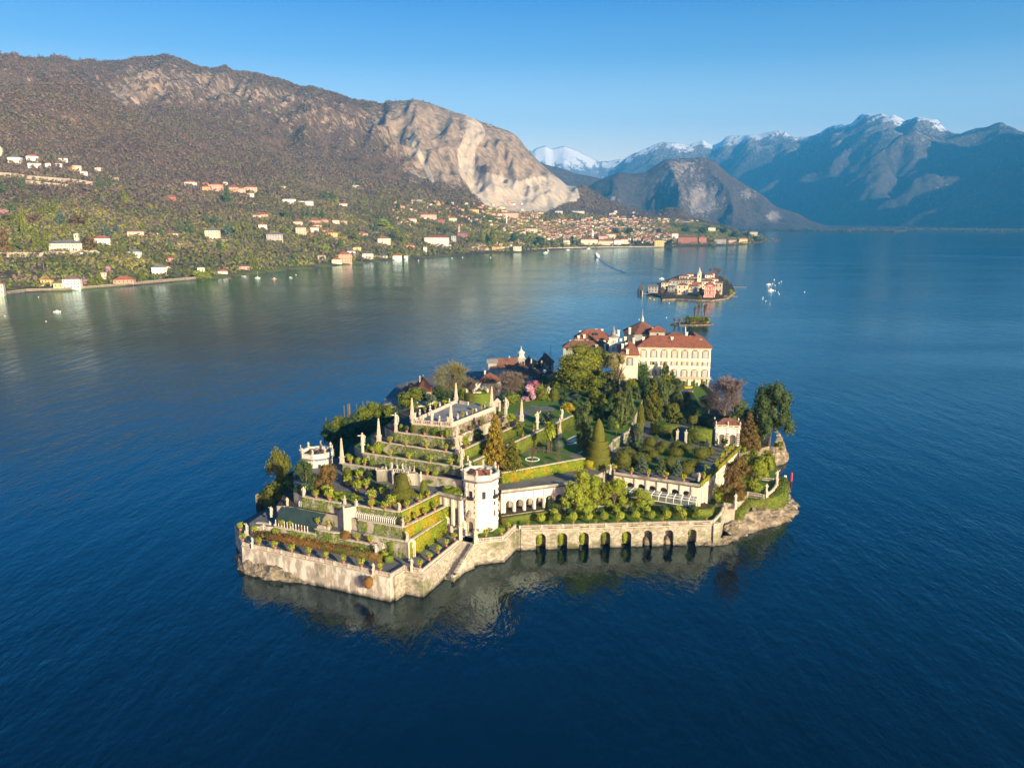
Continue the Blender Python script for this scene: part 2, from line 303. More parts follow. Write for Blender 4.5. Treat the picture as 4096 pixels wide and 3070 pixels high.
def left_hills():
    xs = np.arange(-420, 1668, 3.6); n = len(xs); q = xdir(xs)
    d0 = np.array([K('f', x, y)[1] for x, y in zip(xs, poly(xs, SHORE))])
    d1 = np.maximum(poly(xs, D1), d0 + 60); d2 = np.maximum(poly(xs, D2), d1 + 60)
    z1 = zat(poly(xs, MID), d1); z2 = zat(poly(xs, RIDGE), d2)
    s = np.concatenate([np.linspace(-.03, 0, 3)[:-1], np.linspace(0, 1, 90), 1 + np.linspace(0, 1, 66)[1:], 2 + np.linspace(0, 1, 16)[1:]])
    Dm = np.zeros((n, len(s))); Z = np.zeros((n, len(s)))
    for j, t in enumerate(s):
        if t <= 1:
            Dm[:, j] = d0 + (d1 - d0) * t; e = max(t, 0)
            Z[:, j] = np.where(t < 0, -4.0, 1.6 + (z1 - 1.6) * (.30 * e + .70 * e ** 1.75))
        elif t <= 2:
            e = t - 1; Dm[:, j] = d1 + (d2 - d1) * e
            Z[:, j] = z1 + (z2 - z1) * (.10 * e + .90 * (e ** .8 if False else (1 - (1 - e) ** 1.35) * e ** .45))
        else:
            e = t - 2; Dm[:, j] = d2 + 900 * e; Z[:, j] = z2 - (z2 + 30) * e ** 1.2 * .9
    X = q[:, None] * Dm
    A = np.zeros((n, len(s))); 
    for i in range(n):
        for j in range(2, len(s)):
            t = s[j]; x, y = X[i, j], Dm[i, j]
            env = min(1, max(0, (t - .12) * 2.2)) if t < 1 else 1.0
            if t > 1: env *= max(0.0, 1 - abs(t - 2) * 1.0) * 0 + min(1, abs(2 - t) * 2.2 + .10)
            zz = max(Z[i, j], 0)
            amp = min(62, 2 + zz * .11) * env
            g = fb((x / 420, y / 420, 0)) * 1.0
            if t > 1:   # craggy escarpment with gullies running down the face
                c = rid((x / 300 + 7, y / 900, 3)) - 1.0
                A[i, j] = amp * .8 * g + (c * 95 + (rid((x / 110 + 3, y / 400, 8)) - 1) * 26) * env * min(1, (t - 1) * 4) * min(1, max(0, z2[i] - 130) / 350)
            else: A[i, j] = amp * g
    Z = Z + A
    # colours: rock shows on steep crags and in the quarry
    YP = yat(Z, Dm); XP = np.repeat(xs[:, None], len(s), 1)
    rock = np.zeros_like(Z); scree = np.zeros_like(Z); snow = np.zeros_like(Z)
    def blob(cx, cy, rx, ry, p=2.0): return np.exp(-(np.abs((XP - cx) / rx) ** p + np.abs((YP - cy) / ry) ** p))
    back = np.clip((np.repeat(s[None], n, 0) - 1.02) * 12, 0, 1)
    rock += .62 * blob(400, 178, 85, 42) + .5 * blob(330, 205, 45, 30) + .58 * blob(530, 192, 60, 42) + .42 * blob(640, 220, 80, 40) + .4 * blob(760, 260, 70, 40)
    rock += 1.3 * blob(900, 270, 60, 60) + 1.3 * blob(985, 300, 62, 75) + 1.5 * blob(1085, 335, 55, 60) + 1.0 * blob(960, 360, 50, 45) + 1.2 * blob(1150, 385, 60, 40)
    def seg(pts, w):
        o = np.zeros_like(Z)
        for (ax, ay), (bx, by) in zip(pts[:-1], pts[1:]):
            ux, uy = bx - ax, by - ay; tt = np.clip(((XP - ax) * ux + (YP - ay) * uy) / (ux * ux + uy * uy), 0, 1)
            o = np.maximum(o, np.exp(-(((XP - ax - ux * tt) ** 2 + (YP - ay - uy * tt) ** 2) / w ** 2) ** 1.5))
        return o
    scree += 1.3 * seg([(1030, 285), (1012, 330), (1015, 370), (1040, 410), (1075, 440)], 17) + 1.3 * seg([(1075, 430), (1120, 440), (1170, 435), (1215, 410)], 24) + 1.2 * seg([(1060, 400), (1120, 415), (1180, 400)], 24)
    scree += .8 * seg([(900, 295), (925, 350), (945, 395)], 7) + .6 * seg([(1020, 255), (1040, 290)], 14) + .5 * seg([(1200, 420), (1235, 425)], 14)
    scree += .9 * blob(735, 413, 8, 5)
    snow += blob(62, 140, 16, 7)
    rock *= back; scree *= np.maximum(back, np.where((YP > 425), 1, 0)); snow *= back
    V = np.stack([X, Dm, Z], -1).reshape(-1, 3); m = len(s)
    I = np.arange(n * m).reshape(n, m); F = np.stack([I[:-1, :-1], I[1:, :-1], I[1:, 1:], I[:-1, 1:]], -1).reshape(-1, 4)
    me = np_mesh('hills', V, F, hill_material(), dict(rock=rock.ravel(), scree=scree.ravel(), snow=snow.ravel(), lawn=(np.clip((YP - 395) / 90, 0, 1) * np.clip((1150 - XP) / 300, .35, 1) * .62 * (np.repeat(s[None], n, 0) < 1)).ravel()), smooth=True)
    tag(link('hills', me), 'brown winter wooded hillside with quarried cliffs above the lake shore', 'hills', kind='structure')
    o = Land(); o.xs, o.D, o.Z, o.Y, o.s, o.rock, o.scree = xs, Dm, Z, YP, s, rock, scree; return o
def hill_material(name='winter hillside', wood=((.150, .108, .076), (.100, .074, .054)), rockc=((.43, .345, .25), (.19, .155, .12)), snow=None, amp=5.0):
    m = bpy.data.materials.new(name); m.use_nodes = True; t = m.node_tree; N, L = t.nodes, t.links
    b = N['Principled BSDF']; b.inputs['Roughness'].default_value = .95; b.inputs['Specular IOR Level'].default_value = .05
    geo = N.new('ShaderNodeNewGeometry')
    def nz(sc, det=6, st=(1, 1, 1), ro=.65):
        mp = N.new('ShaderNodeMapping'); mp.inputs['Scale'].default_value = st; L.new(geo.outputs['Position'], mp.inputs[0])
        n = N.new('ShaderNodeTexNoise'); n.inputs['Scale'].default_value = sc; n.inputs['Detail'].default_value = det; n.inputs['Roughness'].default_value = ro; L.new(mp.outputs[0], n.inputs['Vector']); return n.outputs[0]
    def rg(a, lo, hi):
        r = N.new('ShaderNodeMapRange'); r.inputs[1].default_value = lo; r.inputs[2].default_value = hi; L.new(a, r.inputs[0]); return r.outputs[0]
    def mix(f, a, c):
        x = N.new('ShaderNodeMix'); x.data_type = 'RGBA'; L.new(f, x.inputs[0])
        for s_, v_ in ((x.inputs[6], a), (x.inputs[7], c)):
            if isinstance(v_, tuple): s_.default_value = (*v_, 1)
            else: L.new(v_, s_)
        return x.outputs[2]
    def att(n):
        a = N.new('ShaderNodeAttribute'); a.attribute_name = n; return a.outputs['Fac']
    def ma(op, a, c):
        x = N.new('ShaderNodeMath'); x.operation = op
        for i, q_ in enumerate((a, c)):
            if isinstance(q_, (int, float)): x.inputs[i].default_value = q_
            else: L.new(q_, x.inputs[i])
        return x.outputs[0]
    c = mix(rg(nz(.02), .4, .6), *wood); c = mix(rg(nz(.11, 3), .52, .66), c, tuple(v * .55 for v in wood[1]))
    c = mix(rg(ma('ADD', att('lawn'), ma('MULTIPLY', ma('SUBTRACT', nz(.012, 6), .5), 3.2)), .48, .62), c, (.16, .175, .045))
    rc = mix(rg(nz(.03, 6, (1, 1, .3)), .38, .6), *rockc)
    c = mix(rg(ma('ADD', att('rock'), ma('MULTIPLY', ma('SUBTRACT', nz(.03, 9, (1, 1, .4), .78), .5), amp)), .40, .62), c, rc)
    sc = mix(rg(nz(.03, 6, (1, 1, .25)), .4, .62), (.60, .52, .405), (.42, .36, .28))
    c = mix(rg(ma('ADD', att('scree'), ma('MULTIPLY', ma('SUBTRACT', nz(.02, 6), .5), 1.1)), .42, .55), c, sc)
    c = mix(rg(ma('ADD', att('snow'), ma('MULTIPLY', ma('MULTIPLY', ma('MINIMUM', ma('MULTIPLY', att('snow'), 3.0), 1.0), ma('SUBTRACT', nz(.012 if snow is None else snow, 9, (1, 1, .5), .8), .5)), 4.6)), .46, .6), c, (.86, .87, .90))
    L.new(c, b.inputs['Base Color'])
    bp = N.new('ShaderNodeBump'); bp.inputs['Distance'].default_value = 9; bp.inputs['Strength'].default_value = .8; L.new(nz(.035, 8, (1, 1, .5), .7), bp.inputs['Height']); L.new(bp.outputs[0], b.inputs['Normal'])
    return m
LH = left_hills()
def spot(c, x, y):
    """the place on the left hills seen at this spot of the photograph"""
    px, py = pix(c, x, y); px, py = px / DS, py / DS
    f = np.clip((px - LH.xs[0]) / (LH.xs[1] - LH.xs[0]), 0, len(LH.xs) - 1.001); i = int(f); w = f - i
    Yc = LH.Y[i] * (1 - w) + LH.Y[i + 1] * w; Dc = LH.D[i] * (1 - w) + LH.D[i + 1] * w; Zc = LH.Z[i] * (1 - w) + LH.Z[i + 1] * w
    j = int(np.argmax(Yc[2:] <= py)) + 2
    if Yc[j] > py: return None
    if j <= 2: d, z = Dc[2], Zc[2]
    else:
        k = (Yc[j - 1] - py) / max(1e-6, Yc[j - 1] - Yc[j]); d = Dc[j - 1] + (Dc[j] - Dc[j - 1]) * k; z = Zc[j - 1] + (Zc[j] - Zc[j - 1]) * k
    return np.array([xdir(px) * d, d, z])
# ------------------------------------------------------------------ far ranges
def massif(name, label, sky, base, dtop, dbase, back, mat_, snow_fn, rough=1., rock_fn=None, step=4.5, nv=70, lat=0., seed=0, cat='mountains', crag=900., across=False):
    x0, x1 = sky[0][0], sky[-1][0]; xs = np.arange(x0, x1 + step, step); n = len(xs); q = xdir(xs)
    dt, db = poly(xs, dtop), poly(xs, dbase); zt = zat(poly(xs, sky), dt); zb = np.array([-15.0] * n)
    s = np.concatenate([np.linspace(0, 1, nv), 1 + np.linspace(0, 1, 14)[1:]]); Dm = np.zeros((n, len(s))); Z = Dm.copy()
    for j, t in enumerate(s):
        e = min(t, 1)
        Dm[:, j] = db + (dt - db) * e if t <= 1 else dt + back * (t - 1)
        Z[:, j] = zb + (zt - zb) * (.15 * e + .85 * e ** 1.45) if t <= 1 else zt - (zt + 20) * (t - 1) ** .9
    X = q[:, None] * Dm
    for i in range(n):
        for j in range(len(s)):
            e = s[j]; x, y = X[i, j], Dm[i, j]
            w = math.sin(min(e, 1) * math.pi) ** .8 if e < 1 else 0.
            w = max(w, (.27 if across else .18) if .5 < e <= 1.05 else 0)
            xx = x + lat * y; gx, gy = (xx / crag, y / (crag * 2.2)) if not across else (xx / (crag * 2.4), y / crag)
            Z[i, j] += rough * max(zt[i], 100) * w * (.30 * (mnoise.ridged_multi_fractal(Vector((gx + seed, gy, seed)), 1., 2.1, 6, 1., 2.) - 1.1) + .10 * fb((x / crag * 2, y / crag * 2, seed)))
    YP = yat(Z, Dm); XP = np.repeat(xs[:, None], len(s), 1); V = np.stack([X, Dm, Z], -1).reshape(-1, 3); m = len(s)
    I = np.arange(n * m).reshape(n, m); F = np.stack([I[:-1, :-1], I[1:, :-1], I[1:, 1:], I[:-1, 1:]], -1).reshape(-1, 4)
    rk = rock_fn(XP, YP, Z) if rock_fn else np.zeros_like(Z)
    me = np_mesh(name, V, F, mat_, dict(rock=rk.ravel(), scree=np.zeros(V.shape[0]), snow=snow_fn(XP, YP, Z).ravel()), smooth=True)
    return tag(link(name, me), label, cat, kind='structure')
MTN = hill_material('far mountain slopes', ((.13, .10, .085), (.085, .07, .06)), ((.36, .32, .28), (.22, .19, .17)), .004)
no = lambda X, Y, Z: np.zeros_like(Z)
def orf_rock(X, Y, Z):
    g = lambda cx, cy, rx, ry: np.exp(-((X - cx) / rx) ** 2 - ((Y - cy) / ry) ** 2)
    return .9 * g(1500, 430, 40, 38) + .6 * g(1420, 400, 30, 30) + .5 * g(1310, 430, 25, 25) + 1.1 * g(1648, 468, 16, 12) + .5 * g(1455, 360, 50, 25) + .6 * g(1590, 420, 20, 14)
massif('mountain', 'dark rounded mountain with pale granite quarries standing behind the lakeside town', [(1225, 430), (1263, 404), (1282, 391), (1306, 384), (1321, 375), (1379, 369), (1420, 348.5), (1440, 339), (1454, 335), (1482, 335), (1520, 352), (1553, 377), (1586, 398), (1619, 419), (1648, 444), (1669, 452), (1694, 460), (1727, 477), (1760, 489), (1800, 497)],
       None, [(1225, 8300), (1800, 7900)], [(1225, 6900), (1800, 7200)], 1500, hill_material('granite mountain', ((.12, .09, .075), (.075, .06, .05)), ((.40, .34, .28), (.24, .20, .17)), .01, 3.0), no, .95, orf_rock, 3.2, 90, .1, 3, crag=560.)
RNGSKY = [(1215, 400), (1245, 392), (1296, 382), (1338, 348), (1371, 328), (1396, 317), (1429, 311), (1462, 315), (1495, 302), (1516, 315), (1540, 302), (1560, 302), (1586, 290), (1611, 295), (1660, 284), (1690, 292), (1731, 284), (1756, 272), (1793, 266), (1822, 249), (1855, 243), (1876, 247), (1900, 261), (1925, 243), (1950, 255), (1987, 276), (2021, 278), (2062, 272), (2095, 262), (2124, 270), (2149, 284), (2174, 290), (2212, 293), (2350, 260), (2450, 150), (2600, 40), (3000, -60), (3500, -120), (4200, -100)]  # right end lies unseen beyond the frame, raised to cast shadow on the range
def snowr(X, Y, Z):
    sky = poly(X[:, 0], RNGSKY)[:, None]; k = np.clip(1 - (Y - sky) / poly(X, [(1200, 16), (1490, 24), (1700, 20), (1850, 26), (1960, 26), (1995, 10), (2010, 3), (4200, 3)]), 0, 1)
    return k * poly(X, [(1215, .55), (1400, .6), (1480, .9), (1690, .95), (1740, .5), (1790, .8), (1980, 1.0), (2005, .2), (2030, 0), (4200, 0)])
massif('mountain', 'long blue mountain range with snowy crest beyond the right lake shore', RNGSKY, None,
       [(1215, 18000), (1500, 17000), (1660, 15800), (1860, 13500), (2000, 12000), (2212, 10200), (2600, 8600), (3000, 7600), (4200, 6500)],
       [(1215, 15500), (1500, 14600), (1600, 12600), (1700, 10900), (1860, 9000), (2000, 7900), (2212, 6750), (2600, 5100), (3000, 4200), (4200, 3200)], 2500, MTN, snowr, 1.0, lambda X, Y, Z: np.clip((Z - 900) / 900, 0, .7), 4.0, 120, .25, 9, crag=1250., across=True)
massif('mountain', 'dark forested ridge sloping down beside the quarry', [(1090, 300), (1130, 326), (1160, 350), (1200, 362), (1240, 375), (1275, 383), (1330, 400), (1400, 430)], None, [(1090, 9000), (1400, 8800)], [(1090, 7500), (1400, 7600)], 900, MTN, no, .35, None, 4, 40, .1, 21)
def snowy(X, Y, Z): return np.clip(1.25 - (Y - 318) / 60, 0, 1.1)
massif('mountain', 'distant glacier white peaks in the valley gap', [(1060, 345), (1120, 335), (1146, 327), (1154, 319), (1174, 313), (1189, 321), (1213, 316), (1236, 324), (1250, 332), (1264, 340), (1283, 350), (1302, 350), (1326, 344), (1342, 349), (1380, 360), (1450, 372)], None, [(1060, 21000), (1450, 21000)], [(1060, 17800), (1450, 17800)], 1500, hill_material('glacier peaks', ((.25, .24, .26), (.18, .18, .2)), ((.3, .28, .28), (.2, .2, .2)), .003), snowy, .42, None, 2.5, 60, .2, 5, crag=1300.)
def plain():
    """the flat shore at the head of the lake"""
    xs = np.arange(1480, 2700, 6.0); q = xdir(xs)
    y0 = poly(xs, [(1480, 494), (1586, 497), (1700, 498.6), (1850, 500.2), (1905, 501.4), (1925, 498.2), (2000, 498.8), (2100, 500.2), (2250, 500.2), (2700, 500.5)])
    d0 = np.array([K('f', x, y)[1] for x, y in zip(xs, y0)]); V = []
    for k, (dd, z) in enumerate([(-20, -4), (0, 1.2), (60, 3), (400, 7), (900, 9), (2500, 12), (4000, 14), (9500, 18)]): V.append(np.stack([q * (d0 + dd), d0 + dd, np.full(len(xs), z)], -1))
    V = np.stack(V, 1); n, m = V.shape[:2]; I = np.arange(n * m).reshape(n, m); F = np.stack([I[:-1, :-1], I[1:, :-1], I[1:, 1:], I[:-1, 1:]], -1).reshape(-1, 4)
    z = np.zeros(n * m); tag(link('shore', np_mesh('shore', V.reshape(-1, 3), F, MTN, dict(rock=z, scree=z, snow=z), smooth=True)), 'flat wooded shore at the head of the lake', 'shore', kind='structure')
    return xs, d0
PLX, PLD = plain()
# ------------------------------------------------------------------ haze
def haze():
    m = bpy.data.materials.new('haze'); m.use_nodes = True; t = m.node_tree; t.nodes.remove(t.nodes['Principled BSDF'])
    v = t.nodes.new('ShaderNodeVolumePrincipled'); v.inputs['Color'].default_value = HAZE_COL; v.inputs['Density'].default_value = HAZE_D; v.inputs['Anisotropy'].default_value = .0
    t.links.new(v.outputs[0], t.nodes['Material Output'].inputs['Volume'])
    b = MB().box(0, 12300, -30, 33000, 26600, 3000); o = b.build('haze', m); tag(o, 'thin blue valley haze over the whole lake', 'haze', kind='stuff')
HAZE_COL, HAZE_D = (.07, .49, 1.0, 1), 5.0e-5
haze()
# ------------------------------------------------------------------ shared builders
def miter(pts, off, closed=False):
    """the plan polyline pushed sideways by off (to the left of its direction)"""
    P = [np.array(p[:2], float) for p in pts]; n = len(P); out = []
    for i in range(n):
        a = P[i] - P[i - 1] if (i > 0 or closed) else None; b = P[(i + 1) % n] - P[i] if (i < n - 1 or closed) else None
        ns = [np.array([-v[1], v[0]]) / (np.hypot(*v) + 1e-9) for v in (a, b) if v is not None]
        m = sum(ns) / len(ns); k = max(.35, m @ m); out.append(P[i] + m * off / k)
    return out
def ribbon(mb, pts, w, z0, z1, mi=0, closed=False, shift=0.0, batter=0.0):
    """a mitred solid strip of width w along the polyline; z0/z1 numbers or one per point"""
    n = len(pts); za = z0 if hasattr(z0, '__len__') else [z0] * n; zb = z1 if hasattr(z1, '__len__') else [z1] * n
    L = miter(pts, w / 2 + shift, closed); Rr = miter(pts, -w / 2 + shift, closed); Rb = miter(pts, -w / 2 + shift - batter, closed); vs = []
    for i in range(n): vs += [(*L[i], za[i]), (*Rb[i], za[i]), (*Rr[i], zb[i]), (*L[i], zb[i])]
    fs = []
    for i in range(n if closed else n - 1):
        a, b = 4 * i, 4 * ((i + 1) % n)
        fs += [(b + k, b + (k + 1) % 4, a + (k + 1) % 4, a + k) for k in range(4)]
    if not closed: fs += [(0, 1, 2, 3), (4 * n - 1, 4 * n - 2, 4 * n - 3, 4 * n - 4)]
    return mb.add(vs, fs, mi)
def mb_surface_points(mb, per_m2, zmin=-9, rng=RNG, skip_down=True):
    """points spread evenly over the faces of a builder, with normals"""
    P, Nn = [], []; V = np.array(mb.v)
    for f in mb.f:
        for k in range(1, len(f) - 1):
            a, b, c = V[f[0]], V[f[k]], V[f[k + 1]]; cr = np.cross(b - a, c - a); A = np.linalg.norm(cr) / 2
            if A < 1e-6: continue
            nn = cr / (2 * A)
            if skip_down and nn[2] < -.7: continue
            m = rng.poisson(A * per_m2)
            if m:
                u, v = rng.uniform(size=m), rng.uniform(size=m); s = u + v > 1; u[s], v[s] = 1 - u[s], 1 - v[s]
                P.append(a + u[:, None] * (b - a) + v[:, None] * (c - a)); Nn.append(np.repeat(nn[None], m, 0))
    return (np.concatenate(P), np.concatenate(Nn)) if P else (np.zeros((0, 3)), np.zeros((0, 3)))
def quadify(mb):
    q = []
    for f in mb.f:
        if len(f) == 4: q.append(f)
        else:
            for k in range(1, len(f) - 1): q.append((f[0], f[k], f[k + 1], f[k + 1]))
    return np.array(mb.v), [f for f in q]
def leafy(name, mb, per_m2, s, m, parent=None, jit=.08, core=True, tintfn=None):
    """a clipped plant: the solid of mb with small leaves all over it, one mesh"""
    P, Nn = mb_surface_points(mb, per_m2); P = P + RNG.normal(0, jit, P.shape)
    lo = np.array([mnoise.noise(Vector(p) * .35) for p in P]) * .45 + .5
    V, F, t = leaves(P, s, .45, Nn, np.clip(lo, 0, 1))
    if core:
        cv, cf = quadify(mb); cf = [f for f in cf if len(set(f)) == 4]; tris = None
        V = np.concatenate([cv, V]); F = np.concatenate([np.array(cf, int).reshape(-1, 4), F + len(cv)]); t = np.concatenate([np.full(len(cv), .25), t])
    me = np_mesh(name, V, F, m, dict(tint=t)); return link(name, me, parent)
def hedge(label, pts, w, z0, z1, m=HEDGE2, closed=False, per=9, s=.34, group=None, cat='hedge'):
    mb = MB(); ribbon(mb, pts, w, z0, z1, closed=closed)
    return tag(leafy('hedge', mb, per, s, m), label, cat, group)
def wall(label, pts, zb, zt, m=STONE, th=.6, ivy=0, ivym=IVY, cop=True, name='terrace_wall', group=None, isz=.36, cat='wall', ivy_part=1.0, batter=0.0):
    zb2 = zb; t = thing(name, label, cat, (float(pts[0][0]), float(pts[0][1]), 0), 0, group); o = np.array(t.location[:2]); Q = [np.array(p[:2]) - o for p in pts]
    mb = MB(); ribbon(mb, Q, th, zb2, zt, batter=batter); mb.build('wall_body', m, t)
    if cop: c = MB(); ribbon(c, Q, th + .35, zt + .003, (np.array(zt) + .28) if hasattr(zt, '__len__') else zt + .28); c.build('coping', PALE, t)
    if ivy and ivy_part >= 1:
        g = MB(); zz = np.array(zt) if hasattr(zt, '__len__') else zt; ribbon(g, Q, .55, zb + .6, zz - .1, shift=-th / 2 - .25); leafy('hedge', g, ivy * .55, isz, ivym, t, .1)
    elif ivy:
        P, Nn = mb_surface_points(mb, ivy); keep = Nn[:, 2] < .5
        h = np.array([mnoise.fractal(Vector((p[0] + o[0], p[1] + o[1], p[2] * .45)) * .55, 1, 2, 4) for p in P]) if len(P) else np.zeros(0)
        if len(P):
            keep &= h > (.35 - .7 * ivy_part); P, Nn = P[keep], Nn[keep]; P = P + Nn * RNG.uniform(0.02, .3, (len(P), 1))
            V, F, tt = leaves(P, isz, .5, Nn); link('ivy', np_mesh('ivy', V, F, ivym, dict(tint=tt)), t)
    return t
def balustrade(label, pts, z, h=1.0, gap=5.0, group=None, solid=False, step=.46):
    o = np.array([float(pts[0][0]), float(pts[0][1])]); Q = [np.array(p[:2]) - o for p in pts]; b = MB(); ends = []
    ribbon(b, Q, .42, 0.0, .2); ribbon(b, Q, .46, h - .17, h)
    for a, c in zip(Q[:-1], Q[1:]):
        L = np.hypot(*(c - a)); d = (c - a) / L; rz = math.atan2(d[1], d[0]); k = max(1, round(L / gap))
        for i in range(k + 1):
            q = a + d * (L * i / k)
            if not any(np.hypot(*(q - e)) < .6 for e in ends): b.box(q[0], q[1], -.02, .62, .62, h + .06, rz); ends.append(q)
        if solid: b.bar(a, c, .22, z0=.2, z1=h - .17); continue
        n = int(L / step)
        for i in range(n): q = a + d * (L * (i + .5) / n); b.box(q[0], q[1], .2, .17, .17, h - .17, rz)
    t = b.build('balustrade', PALE); t.location = (o[0], o[1], z); return tag(t, label, 'balustrade', group)
def arcade(mb, p0, p1, z0, z1, centres, hw, spring, th, mi=0, seg=7, rise=None, mi_in=None):
    """a wall p0-p1 with round arched openings; centres are distances along it"""
    p0, p1 = np.array(p0[:2], float), np.array(p1[:2], float); L = np.hypot(*(p1 - p0)); d = (p1 - p0) / L; nn = np.array([d[1], -d[0]]); rise = hw if rise is None else rise
    def P(s, z, o): q = p0 + d * s - nn * o; return (q[0], q[1], z)
    mi_in = mi if mi_in is None else mi_in
    def quad(a, b, c, e, k=mi): mb.add([a, b, c, e], [(0, 1, 2, 3)], k)
    def span(s0, s1, za, zb, ya=None, yb=None):     # both faces, from heights za/zb up to z1
        quad(P(s0, za, 0), P(s1, zb, 0), P(s1, z1, 0), P(s0, z1, 0)); quad(P(s1, zb, th), P(s0, za, th), P(s0, z1, th), P(s1, z1, th))
    s = 0.0
    for c in centres:
        span(s, c - hw, z0, z0)
        arc = [(c - hw * math.cos(math.pi * k / seg), spring + rise * math.sin(math.pi * k / seg)) for k in range(seg + 1)]
        for (a, za), (b, zb) in zip(arc[:-1], arc[1:]): span(a, b, za, zb); quad(P(a, za, 0), P(a, za, th), P(b, zb, th), P(b, zb, 0), mi_in)
        quad(P(c - hw, z0, 0), P(c - hw, z0, th), P(c - hw, spring, th), P(c - hw, spring, 0), mi_in); quad(P(c + hw, z0, th), P(c + hw, z0, 0), P(c + hw, spring, 0), P(c + hw, spring, th), mi_in)
        s = c + hw
    span(s, L, z0, z0); quad(P(0, z1, 0), P(L, z1, 0), P(L, z1, th), P(0, z1, th)); quad(P(0, z0, th), P(0, z0, 0), P(0, z1, 0), P(0, z1, th)); quad(P(L, z0, 0), P(L, z0, th), P(L, z1, th), P(L, z1, 0))
    return mb
# ------------------------------------------------------------------ plants: unit meshes, one metre wide and one metre tall
def blob_points(blobs, n, rng=RNG, shell=(.72, 1.05), up=0.0):
    w = np.array([(b[3] * b[4] + b[4] * b[5] + b[3] * b[5]) for b in blobs]); w = w / w.sum(); P, T, Nn = [], [], []
    for b, k in zip(blobs, w):
        m = int(n * k) + 1; a = rng.normal(size=(m, 3)); a /= np.linalg.norm(a, axis=1, keepdims=True); r = rng.uniform(*shell, m)[:, None]
        q = np.array(b[:3]) + a * r * np.array(b[3:6]); keep = np.ones(m, bool)
        for c in blobs:
            if c is not b: keep &= (((q - np.array(c[:3])) / np.array(c[3:6])) ** 2).sum(1) > .45
        P.append(q[keep]); Nn.append(a[keep]); T.append(np.full(keep.sum(), rng.uniform(.2, .8)))
    return np.concatenate(P), np.concatenate(Nn), np.concatenate(T)
def crown_blobs(kind, rng):
    B = []
    if kind == 'round':
        for i in range(26):
            a, r, z = rng.uniform(0, 6.28), rng.uniform(.0, .33), rng.uniform(.22, .88); r *= math.sin(min(1, (1.12 - z) * 1.35) * 1.57); s = rng.uniform(.11, .19)
            B.append((r * math.cos(a), r * math.sin(a), z, s, s, s * .8))
    elif kind == 'oval':
        for i in range(24):
            a, z = rng.uniform(0, 6.28), rng.uniform(.12, .9); r = .36 * math.sin((z * .92 + .08) * math.pi) ** .7 * rng.uniform(.5, 1); s = rng.uniform(.1, .17)
            B.append((r * math.cos(a), r * math.sin(a), z, s, s, s * .75))
    elif kind == 'cone':
        for i in range(44):
            z = (i + .5) / 44 * .93 + .03; a = i * 2.4; r = .40 * (1 - z) ** .85 * rng.uniform(.75, 1.1); s = .05 + .09 * (1 - z)
            B.append((r * math.cos(a), r * math.sin(a), z, s * 1.25, s * 1.25, s * .62))
        B.append((0, 0, .5, .12, .12, .46))
    elif kind == 'column':
        for i in range(34):
            z = rng.uniform(.05, .93); a = rng.uniform(0, 6.28); r = .33 * (math.sin((z * .80 + .16) * math.pi)) ** .8 * rng.uniform(.6, 1.1); s = rng.uniform(.10, .16)
            B.append((r * math.cos(a), r * math.sin(a), z, s, s, .075))
        B.append((0, 0, .5, .2, .2, .46))
    elif kind == 'umbrella':
        for i in range(26):
            a, r = rng.uniform(0, 6.28), .40 * math.sqrt(rng.uniform()); z = .84 - .30 * (r / .4) ** 2 + rng.uniform(-.22, .06); s = rng.uniform(.12, .19)
            B.append((r * math.cos(a), r * math.sin(a), z, s, s, s * .7))
        for i in range(9):
            a, r = rng.uniform(0, 6.28), rng.uniform(.1, .38); B.append((r * math.cos(a), r * math.sin(a), rng.uniform(.34, .55), .12, .12, .07))
    elif kind == 'ball': B = [(0, 0, .5, .46, .46, .46)]
    elif kind == 'dome': B = [(0, 0, .42, .49, .49, .56)]
    elif kind == 'drop': B = [(0, 0, .30, .48, .48, .32), (0, 0, .55, .37, .37, .40), (0, 0, .74, .22, .22, .27)]
    elif kind == 'bullet': B = [(0, 0, .42, .47, .47, .44), (0, 0, .68, .40, .40, .32)]
    elif kind == 'shrub':
        for i in range(9):
            a, r = rng.uniform(0, 6.28), rng.uniform(0, .3); s = rng.uniform(.16, .24); B.append((r * math.cos(a), r * math.sin(a), rng.uniform(.22, .72), s, s, s))
    return B
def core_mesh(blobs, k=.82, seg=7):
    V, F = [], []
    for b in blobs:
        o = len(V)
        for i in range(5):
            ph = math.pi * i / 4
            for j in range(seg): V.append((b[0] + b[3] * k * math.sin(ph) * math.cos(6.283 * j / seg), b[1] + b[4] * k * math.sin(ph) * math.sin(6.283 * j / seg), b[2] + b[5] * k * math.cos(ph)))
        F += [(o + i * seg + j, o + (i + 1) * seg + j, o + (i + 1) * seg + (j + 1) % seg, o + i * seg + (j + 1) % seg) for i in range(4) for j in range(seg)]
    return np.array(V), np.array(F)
CROWN = {}
